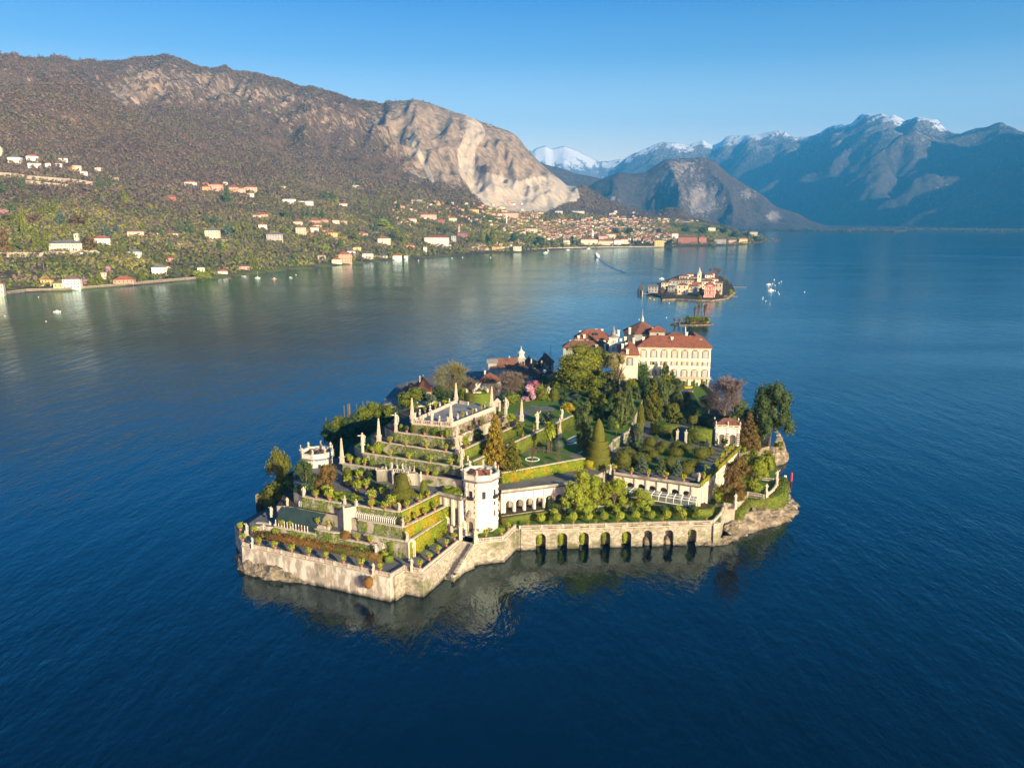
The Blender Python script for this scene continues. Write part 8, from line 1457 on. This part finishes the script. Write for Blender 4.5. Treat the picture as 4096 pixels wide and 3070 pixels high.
# single trees that stand out on the shore
FT = {'dark conifer': ('cone', CONIF), 'green conifer': ('cone', CAMPHOR), 'blue cedar': ('cone', BLUEC), 'cypress': ('column', CONIF), 'round green tree': ('round', CAMPHOR), 'bright green tree': ('round', LIME), 'brown round tree': ('round', BROWNC), 'pink blossoming tree': ('round', PINKF), 'dark round tree': ('round', DARKF)}
FTL = [('h2', 'dark conifer', [(20, 330, 170, 60), (60, 330, 185, 60), (265, 310, 205, 75), (180, 140, 25, 110), (372, 100, 8, 55), (1765, 400, 310, 60), (1820, 400, 315, 70), (1460, 640, 500, 50), (1400, 500, 410, 50), (1935, 225, 100, 90), (1290, 590, 520, 50), (1840, 600, 525, 60), (960, 110, 20, 60), (1030, 110, 25, 80)]), ('h2', 'green conifer', [(480, 330, 250, 70), (590, 330, 200, 80), (540, 320, 205, 60), (660, 490, 380, 60), (560, 500, 400, 55), (500, 560, 430, 60), (420, 600, 430, 90), (340, 520, 240, 50), (20, 480, 290, 90), (1265, 470, 370, 50), (2000, 500, 370, 60), (880, 890, 765, 75), (1215, 850, 750, 60), (1140, 240, 100, 80)]), ('h2', 'blue cedar', [(640, 420, 290, 100), (728, 330, 285, 45), (985, 520, 400, 85), (1920, 510, 390, 85), (1060, 480, 400, 60)]), ('h2', 'cypress', [(1525, 470, 360, 22), (1570, 480, 375, 30), (1612, 480, 365, 24), (1645, 490, 380, 34), (1490, 810, 710, 30), (1360, 500, 400, 20), (1290, 790, 690, 30)]), ('h2', 'round green tree', [(1068, 650, 575, 60), (920, 640, 575, 90), (985, 620, 565, 60), (260, 400, 310, 130), (250, 610, 530, 100), (480, 620, 530, 80), (820, 890, 830, 60), (2085, 740, 640, 60), (1590, 810, 745, 70)]), ('h2', 'bright green tree', [(340, 470, 380, 120), (1660, 850, 780, 90), (1730, 850, 790, 60), (1900, 610, 550, 60)]), ('h2', 'brown round tree', [(160, 630, 430, 110), (760, 420, 320, 140), (830, 600, 480, 120), (430, 400, 310, 90)]), ('h2', 'pink blossoming tree', [(968, 785, 730, 58), (770, 880, 835, 62), (195, 330, 275, 90)]),
       ('h3', 'dark conifer', [(370, 360, 240, 50), (420, 370, 300, 40), (535, 350, 260, 50), (600, 360, 265, 50), (645, 360, 265, 55), (680, 200, 120, 50), (730, 200, 130, 45), (1230, 290, 200, 50), (1180, 520, 450, 60), (1050, 460, 370, 50), (770, 600, 510, 50), (920, 65, 25, 50)]), ('h3', 'green conifer', [(60, 470, 360, 50), (340, 480, 400, 50), (1210, 520, 420, 60), (1260, 560, 450, 70), (1500, 470, 410, 40), (1800, 560, 460, 60), (1870, 560, 440, 70), (1950, 560, 430, 70), (1915, 550, 470, 50), (70, 740, 660, 45), (110, 745, 655, 45)]), ('h3', 'bright green tree', [(655, 635, 555, 85), (1120, 440, 355, 130), (755, 235, 190, 50), (430, 540, 500, 50)]), ('h3', 'round green tree', [(570, 570, 500, 110), (900, 540, 460, 80), (1060, 610, 570, 80), (1250, 645, 590, 80), (1190, 640, 590, 70)]), ('h3', 'dark round tree', [(1540, 470, 420, 60), (1600, 250, 215, 60)]),
       ('h4', 'dark round tree', [(100, 390, 310, 80), (310, 400, 330, 90), (900, 320, 265, 70), (1000, 320, 265, 80), (1230, 310, 270, 50), (1440, 310, 260, 80), (1575, 320, 255, 80), (1735, 320, 260, 70), (1830, 350, 290, 90), (1910, 345, 295, 80), (1990, 370, 330, 80), (1060, 400, 368, 40), (1090, 400, 366, 40), (1320, 400, 355, 70), (565, 392, 325, 40)]), ('h4', 'bright green tree', [(1662, 408, 380, 36)])]
seen = {}
for c, kd, L in FTL:
    for x, yb, yt, w in L:
        p = spot(c, x, yb)
        if p is None: continue
        h = (yb - yt) * CROP[c][2] * p[1] / FPX; wd = size(c, w, p); a, m = FT[kd]; lab = f'{kd} ashore {marker_phrase(*pix(c, x, yb))}'; k = seen[lab] = seen.get(lab, 0) + 1
        if k > 1: lab = lab.replace(kd, f'{nth(k - 1)} {kd}', 1)
        tree(kd.split()[-1] if kd.endswith(('conifer', 'cedar', 'cypress')) else 'shore_tree', lab, 'tree', (p[0], p[1], p[2] - .5), wd, h, a, m, None, 420, .13, len(lab) % 3, 0, 'single trees on the far shore')
# ------------------------------------------------------------------ flat far shore
FS = foliage('far shore trees', (.10, .09, .06), (.17, .14, .09))
def far_belt():
    rng = np.random.default_rng(3); N = 2600; k = rng.integers(0, len(PLX) - 1, N); q = xdir(PLX)[k]; d = PLD[k] + rng.uniform(8, 500, N) ; P = np.stack([q * d + rng.uniform(-15, 15, N), d, np.full(N, 4.)], -1); a = rng.normal(size=(N, 8, 3)); a[..., 2] = np.abs(a[..., 2]); Q = P[:, None] + a * np.array([9, 9, 7.]); V, F, t = leaves(Q.reshape(-1, 3), 9., .4, a.reshape(-1, 3) / 2, np.repeat(rng.uniform(0, 1, N), 8), rng)
    tag(link('woodland', np_mesh('woodland', V, F, FS, dict(tint=t))), 'low belt of trees along the flat far shore', 'woodland', kind='stuff')
far_belt()
for i in range(20):
    x = random.choice((random.uniform(1670, 2100), random.uniform(2100, 2500))); y = random.uniform(240, 268) if x < 2100 else random.uniform(258, 270); p = K('h4', x, y, 3.5); wl = random.choice(('white', 'cream', 'pink', 'white')); near = 'left' if x < 1900 else ('middle' if x < 2150 else 'right'); lab = f'tiny {wl} house in the {near} part of the flat far shore'
    shore_house('h4', x, y, y - random.uniform(5, 9), random.uniform(12, 26), wl, 'r', lab, None, group=lab + 's', sp=p)
# ------------------------------------------------------------------ the fishermen's island
def isle(name, label, c, pts, z, m, side):
    P = [xy(K(c, x, y, 0)) for x, y in pts]; o = MB(); o.prism(P, -3, z, 0, 1); return tag(o.build(name, [side, m]), label, 'island ground', kind='structure')
isle('ground', 'low ground of the fishermen island', 'pa', [(600, 790), (900, 772), (1400, 798), (1700, 805), (1995, 772), (2150, 660), (2210, 610), (2130, 420), (1900, 270), (1500, 210), (1000, 230), (560, 400), (290, 560), (270, 640), (560, 700)], 2.0, SOIL, ROCK)
def pisle(c, x, yb, ye, w, wl, rf, lab, hip=True, win=3, rows=2, z=2.5, **kw): return shore_house(c, x, yb, ye, w, wl, rf, lab, None, hip, win, rows, random.uniform(-.15, .15) - .25, 'house', "houses of the fishermen's island", K(c, x, yb, z), **kw)
ISL = "on the fishermen's island"
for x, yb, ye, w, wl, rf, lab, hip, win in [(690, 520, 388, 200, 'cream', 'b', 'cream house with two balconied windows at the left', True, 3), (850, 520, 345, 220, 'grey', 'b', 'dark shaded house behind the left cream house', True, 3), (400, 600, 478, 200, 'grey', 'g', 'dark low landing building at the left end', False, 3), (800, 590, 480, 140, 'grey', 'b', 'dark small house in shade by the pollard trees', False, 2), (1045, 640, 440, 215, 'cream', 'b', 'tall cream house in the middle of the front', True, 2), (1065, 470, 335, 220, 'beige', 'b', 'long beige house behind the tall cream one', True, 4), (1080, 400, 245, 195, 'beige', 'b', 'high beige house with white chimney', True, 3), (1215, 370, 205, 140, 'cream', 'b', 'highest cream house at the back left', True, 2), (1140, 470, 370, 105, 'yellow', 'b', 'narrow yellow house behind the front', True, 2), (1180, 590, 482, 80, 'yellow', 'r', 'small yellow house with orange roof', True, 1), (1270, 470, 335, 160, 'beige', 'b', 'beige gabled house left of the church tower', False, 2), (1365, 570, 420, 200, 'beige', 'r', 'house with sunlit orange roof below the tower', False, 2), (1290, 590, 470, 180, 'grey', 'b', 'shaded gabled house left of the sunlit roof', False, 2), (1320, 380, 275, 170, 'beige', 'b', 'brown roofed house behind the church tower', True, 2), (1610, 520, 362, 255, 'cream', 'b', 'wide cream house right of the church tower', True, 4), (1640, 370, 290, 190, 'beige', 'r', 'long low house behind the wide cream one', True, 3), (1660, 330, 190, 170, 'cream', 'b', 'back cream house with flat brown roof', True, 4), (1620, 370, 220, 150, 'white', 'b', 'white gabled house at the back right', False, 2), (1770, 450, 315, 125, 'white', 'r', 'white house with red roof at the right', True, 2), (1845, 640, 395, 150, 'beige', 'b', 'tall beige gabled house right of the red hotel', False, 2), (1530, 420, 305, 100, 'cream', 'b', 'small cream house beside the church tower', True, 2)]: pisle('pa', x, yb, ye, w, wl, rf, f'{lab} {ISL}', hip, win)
def red_hotel():
    p = K('pa', 1650, 690, 3); w = size('pa', 225, p); h = (690 - 455) * CROP['pa'][2] * p[1] / FPX; t = thing('hotel', 'bright red gabled hotel with white corners on the fishermen island', 'hotel', p, -.22, "houses of the fishermen's island"); RW = FW['hot'] = mat('coral red plaster', (.62, .13, .09), (.54, .11, .08), .5); d = w * 1.1
    MB().box(0, d / 2, -4, w, d, h).build('wall', RW, t); g = MB(); g.add([(-w / 2, .02, h), (w / 2, .02, h), (0, .02, h + w * .27)], [(0, 1, 2)]); g.build('gable', RW, t); o = MB(); D = d; o.add([(-w / 2 - .8, -.8, h - .4), (0, -.8, h + w * .31), (w / 2 + .8, -.8, h - .4), (-w / 2 - .8, D, h - .4), (0, D, h + w * .31), (w / 2 + .8, D, h - .4), (-w / 2 - .8, -.8, h - .9), (w / 2 + .8, -.8, h - .9), (0, -.8, h + w * .31 - .6)], [(0, 1, 4, 3), (1, 2, 5, 4), (0, 6, 8, 1), (1, 8, 7, 2)]); o.build('roof', FR['b'], t)
    for s in (-1, 1): MB().box(s * (w / 2 - .3), -.06, -2, .7, .2, h).build('corner_strip', STUCCO, t)
    for z in (h * .12, h * .55): MB().box(0, -.08, z, w, .3, z + .45).build('balcony', STUCCO, t)
    for z in (h * .20, h * .62):
        for s in (-1, 1): o = MB().box(s * w * .22, -.06, z, w * .22, .14, z + h * .23).build('window', STUCCO, t); MB().box(s * w * .22, -.12, z, w * .07, .1, z + h * .22).build('pane', GLASS, o)
    m = MB()
    for i in range(9): m.box(-w * .2 + i * w * .05, -.05, h * .95, w * .03, .14, h * .95 + 1.1)
    m.build('lettering', WHITEP, t); q = K('pa', 1620, 725, 2.2); b = thing('sign_board', 'long red banner sign with white lettering below the red hotel', 'sign', q, -.2); bw = size('pa', 220, q); MB().box(0, 0, .2, bw, .25, 3.4).build('board', RW, b); m = MB()
    for i in range(17):
        if i != 7: m.box(-bw * .43 + i * bw * .053, -.16, 1.2, bw * .032, .08, 2.5)
    m.build('lettering', WHITEP, b)
red_hotel()
p = K('pa', 1413, 470, 3); h = topz('pa', 1413, 190, p[1]) - 3; sp_ = topz('pa', 1420, 45, p[1]) - 3; wd = size('pa', 88, p); t = thing('bell_tower', 'cream church tower with pointed spire on the fishermen island', 'bell tower', p, -.2); MB().box(0, 0, -2, wd, wd, h).build('shaft', FW['cream'], t); MB().box(0, 0, h, wd * 1.12, wd * 1.12, h + .7).build('cornice', PALE, t); MB().lathe([(wd * .58, h + .7), (wd * .2, h + (sp_ - h) * .55), (.1, sp_)], n=8).build('spire', FW['beige'], t); MB().box(0, -wd / 2 - .03, h * .72, wd * .25, .12, h * .88).build('belfry_opening', DARK, t)
for lab, x, yb, yt, w, kd in [('green willow like tree beside the red hotel', 1450, 690, 495, 130, CONIF), ('small green tree in front of the tall cream house', 905, 680, 535, 85, CAMPHOR), ('lime bush on the right rocks', 2110, 640, 535, 130, LIME), ('green bushes on the right slope', 1880, 420, 320, 120, CONIF), ('dark tree by the shaded left houses', 700, 590, 470, 90, DARKF), ('green shrubs below the red hotel', 1440, 745, 660, 90, CAMPHOR), ('olive bush behind the right jetty', 2060, 430, 360, 110, CAMPHOR), ('shrubs right of the red hotel', 1820, 690, 560, 120, BROWNC)]:
    p, h, wm = place('pa', x, yb, 2, yt, w); tree('isle_tree', f'{lab} {ISL}', 'tree', p, wm, h, 'round', kd, None, 700, .1, 0)
for lab, x, yb, yt, w, m in [('tall bare umbrella shaped tree at the back', 1795, 330, 30, 210, TWIGP), ('smaller bare tree beside the tall one', 1670, 260, 50, 90, TWIGP), ('bare pollard tree by the left houses', 605, 650, 485, 120, TWIG), ('budding yellowish tree at the right', 1980, 380, 205, 80, TWIGY)]:
    p, h, wm = place('pa', x, yb, 2, yt, w); bare_tree('bare_tree', f'{lab} {ISL}', p, wm, h, m, 7, None, 3000)
for i in range(5):
    p, h, wm = place('pa', 700 + i * 52, 690, 2, 565, 66); bare_tree('pollard_tree', f'low pollarded tree of the quay row {ISL}, {nth(i)} from the left', p, wm, h, TWIGP, 9, 'pollarded quay trees', 1500)
def jetty(lab, c, a, b, w, z, m=WOOD):
    p, q = K(c, *a), K(c, *b); t = thing('jetty', lab, 'jetty'); k = MB(); ribbon(k, [p, q], w, z - .35, z); k.build('deck', m, t); g = MB(); n = 5
    for i in range(n): r = lerp(p, q, (i + .5) / n); MB().tube([(r[0], r[1], -2), (r[0], r[1], z - .3)], .25, 5).build('pile', m, t)
jetty(f'wooden landing jetty at the left {ISL}', 'pa', (170, 650), (700, 668), 6, 1.6, BW); jetty(f'upper right stone jetty {ISL}', 'i7', (1190, 330), (1345, 333), 4, .9, BW); jetty(f'lower right stone jetty {ISL}', 'i7', (1110, 432), (1250, 434), 4, .8, BW); jetty(f'stone slipway on the front shore {ISL}', 'pa', (590, 770), (900, 760), 3, 1.1, BW)
rocks('rocky tip right of the fishermen island houses', [K('pa', 1990, 760, 0), K('pa', 2080, 690, 0), K('pa', 2180, 640, 0), K('pa', 2200, 600, 0)], [9, 9, 8, 5], [2.4, 2, 1.6, 1], seed=4)
for i, (x, yb, yt) in enumerate([(70, 615, 490), (115, 605, 440), (142, 600, 430), (165, 600, 425), (268, 600, 418), (160, 690, 570)]):
    p, h, w = place('pa', x, yb, 0, yt, 10); tag(MB().tube([(p[0], p[1], -2), (p[0], p[1], h)], .8, 6).build('mooring_pole', WOOD if i < 5 else PALE), f'tall mooring pole left of the fishermen island, {nth(i)} in the row' if i < 5 else 'short pale mooring pole at the jetty of the fishermen island', 'pole', 'mooring poles of the fishermen island')
# ------------------------------------------------------------------ reed islet
isle('ground', 'tiny flat rock islet with reeds', 'i7', [(495, 742), (600, 752), (760, 752), (930, 748), (980, 738), (900, 722), (700, 720), (560, 728)], .8, SOIL, ROCK)
def reeds():
    a, b = K('i7', 715, 735, .5), K('i7', 930, 735, .5); h = topz('i7', 820, 660, a[1]) - .5; N = 5200; rng = np.random.default_rng(2); u, v, z = rng.uniform(size=N), rng.normal(0, 2.6, N), rng.uniform(0, 1, N) ** .8; P = a + (b - a) * u[:, None] + np.stack([0 * v, v + 4, z * h], -1); V, F, t = leaves(P, .9, 0, None, .5 - .5 * (z > .72), rng); tag(link('reed_bed', np_mesh('reed_bed', V, F, REED, dict(tint=t))), 'dense bed of pale bamboo like reeds on the tiny islet', 'reeds', kind='stuff')
reeds()
for i in range(5): p, h, w = place('i7', 740 + i * 42, 700, 4, 652, 70); tree('shrub', f'dark green bush on top of the reed bed, {nth(i)} from the left', 'shrub', p, w, h, 'round', HEDGE2, None, 500, .12, 0, 0, 'bushes on the reed bed')
p, h, w = place('i7', 695, 735, .8, 642, 60); tree('islet_tree', 'dark round tree at the left of the reed bed', 'tree', p, w, h, 'oval', DARKF, None, 700, .1, 0)
for i, (x, yb, yt, w, m) in enumerate([(768, 720, 528, 36, TWIGP), (810, 722, 498, 40, TWIGY), (880, 720, 498, 50, TWIG), (552, 735, 668, 40, TWIGP), (602, 735, 668, 40, TWIGP), (648, 735, 665, 40, TWIGY)]):
    p, h, wm = place('i7', x, yb, .8, yt, w); bare_tree('bare_tree', (f'tall slim bare poplar on the reed islet, {nth(i)} from the left' if i < 3 else f'small bare bush at the left end of the reed islet, {nth(i - 3)} from the tip'), p, wm, h, m, 3, 'bare trees of the reed islet', 4200, .28, 2.2)
# ------------------------------------------------------------------ boats and buoys
def hull(mb, L, W, H, mi=0):
    S = [(-.5, .62, .9), (-.3, .9, .85), (0, 1, .85), (.28, .75, .95), (.5, .04, 1.15)]; V = []
    for x, w, z in S: V += [(x * L, -w * W / 2, z * H), (x * L, w * W / 2, z * H), (x * L * .94, w * W * .3, -.25 * H), (x * L * .94, -w * W * .3, -.25 * H)]
    F = [(4 * i + k, 4 * i + (k + 1) % 4, 4 * i + 4 + (k + 1) % 4, 4 * i + 4 + k) for i in range(4) for k in range(4)] + [(3, 2, 1, 0), (16, 17, 18, 19)]; return mb.add(V, F, mi)
BOATS = {}
def boat(lab, c, x, y, w, kind='motor', rz=0., col=WHITEP, group='small boats on the lake'):
    p = K(c, x, y, 0); L = size(c, w, p); t = thing({'motor': 'motor_boat', 'sail': 'sailing_boat', 'row': 'rowing_boat'}[kind], lab, 'boat', p, rz, group); W = L * .32; H = L * .13; hull(MB(), L, W, H).build('hull', col, t)
    if kind != 'row': MB().box(L * .04, 0, H * .8, L * .34, W * .6, H * 2.0, top=.8).build('cabin', WHITEP, t); MB().box(L * .2, 0, H * 1.35, L * .06, W * .5, H * 1.8).build('windscreen', GLASS, t)
    if kind == 'sail': MB().tube([(.05 * L, 0, H), (.05 * L, 0, L * 1.25)], L * .014, 5).build('mast', WHITEP, t); MB().tube([(.04 * L, 0, H * 2.4), (-.4 * L, 0, H * 2.3)], L * .018, 5).build('boom', WHITEP, t)
for a in [('white motor boat moored off the left shore', 'h2', 460, 1102, 62), ('white sailing boat moored off the shingle beach', 'h2', 2072, 830, 44, 'sail'), ('blue rowing boat drawn to the shingle beach', 'h3', 178, 820, 36, 'row', -.4, mat('blue boat paint', (.08, .14, .32))), ('orange motor boat off the shingle beach', 'h3', 195, 836, 38, 'motor', 0., mat('orange boat paint', (.7, .3, .05))), ('white motor boat right of the orange one', 'h3', 325, 826, 36, 'motor', 2.6), ('red kayak on the left shore', 'h2', 1840, 832, 34, 'row', .1, FW['red']), ('pale rowing boat on the left shore', 'h2', 1960, 815, 44, 'row', -.4), ('white cabin cruiser at the boatyard', 'h3', 1165, 684, 62), ('white motor boat off the promenade, largest of the three', 'h4', 365, 465, 36, 'motor', .3), ('white motor boat behind the largest one off the promenade', 'h4', 382, 448, 26, 'motor', .2), ('long white boat along the promenade', 'h4', 546, 442, 32), ('white boat near the landing stage', 'h4', 712, 432, 30, 'motor', .2), ('white sailing boat right of the fishermen island', 'i7', 1614, 366, 66, 'sail', .1), ('white motor boat beside the sailing boat', 'i7', 1588, 298, 50), ('blue and white motor boat left behind the fishermen island', 'pa', 590, 305, 110), ('covered blue boat at the fishermen jetty', 'pa', 680, 700, 110, 'motor', .2, BW), ('dark boat under the jetty of the fishermen island', 'pa', 330, 695, 110, 'row', 0., WOOD), ('green rowing boats by the slipway of the fishermen island', 'pa', 630, 740, 80, 'row', .3, HEDGE2), ('small white boat on the jetty of the fishermen island', 'pa', 550, 655, 70)]: boat(*a)
BUOY = MB().lathe([(.05, -.4), (.5, -.2), (.62, .15), (.45, .6), (.12, .78), (.05, .95)], n=9).mesh('buoy', WHITEP, True)
for lab, g, L in [('white mooring buoy right of the fishermen island, {} from the sailing boat', 'i7', [(1632, 290), (1590, 322), (1660, 307), (1660, 366), (1650, 246), (1703, 281), (1695, 385), (1708, 403), (1728, 266), (1527, 442), (1523, 461), (1558, 483), (1985, 381)]), ('white mooring buoy left of the fishermen island, {} from its jetty', 'i7', [(275, 449), (325, 466), (488, 505), (460, 665), (155, 686)]), ('white buoy off the left shore, {} from the left edge', 'h2', [(40, 1134), (310, 982), (370, 1177)]), ('white buoy off the grand hotel shore, {} from the left', 'h3', [(370, 804), (1355, 688), (1625, 669), (1710, 664), (1935, 664)])]:
    for i, (x, y) in enumerate(L):
        p = K(g, x, y, 0); o = link('buoy', BUOY); o.location = p; s = max(1.0, p[1] / 900) * .95; o.scale = (s, s, s); tag(o, lab.format(nth(i)), 'buoy', 'mooring buoys')
def ferry():
    p = K('h4', 779, 500, 0); L = 34; t = thing('ferry', 'white passenger ferry seen from astern with wake behind it', 'ferry', p, 1.75); hull(MB(), L, 9, 3.2).build('hull', WHITEP, t); MB().box(-1, 0, 2.6, L * .7, 8, 5.6).build('lower_deck', WHITEP, t); MB().box(0, 0, 5.6, L * .5, 7, 8.2).build('upper_deck', WHITEP, t); MB().box(5, 0, 8.2, 6, 5, 10.6).build('wheelhouse', WHITEP, t); MB().box(-1, 0, 3.7, L * .71, 8.1, 4.7).build('window_band', GLASS, t); MB().tube([(2, 0, 8), (2, 0, 15)], .25, 5).build('mast', WHITEP, t)
ferry()
WK = mat('smooth wake water', (.03, .07, .12), (.045, .10, .16), .02, rough=.3, spec=.6); WKD = mat('dark wake wave', (.0015, .010, .03), rough=.10, spec=.4)
def wake(lab, pts, w0, w1, m):
    P = [K('h4', x, y, .0) for x, y in pts]; n = len(P); V = []
    for i, p in enumerate(P): w = w0 + (w1 - w0) * i / (n - 1); V += [(p[0] - w, p[1], .02), (p[0] - w * .3, p[1] + w * .2, .22), (p[0] + w, p[1], .02)]
    mb = MB(); mb.add(V, [(3 * i + k, 3 * i + k + 1, 3 * i + 4 + k, 3 * i + 3 + k) for i in range(n - 1) for k in (0, 1)]); tag(mb.build('wake', m), lab, 'wake', kind='stuff')
wake('pale smooth centre of the ferry wake', [(784, 502), (810, 528), (850, 560), (930, 598), (1000, 625)], 2, 7, WK); wake('left dark wave of the ferry wake', [(770, 502), (720, 516), (660, 534), (560, 560)], 2, 5, WKD); wake('right dark wave of the ferry wake', [(796, 502), (880, 516), (1000, 536), (1140, 562), (1300, 600)], 2, 6, WKD); wake('lower right dark wave of the ferry wake', [(800, 508), (850, 528), (880, 545)], 2, 3, WKD)
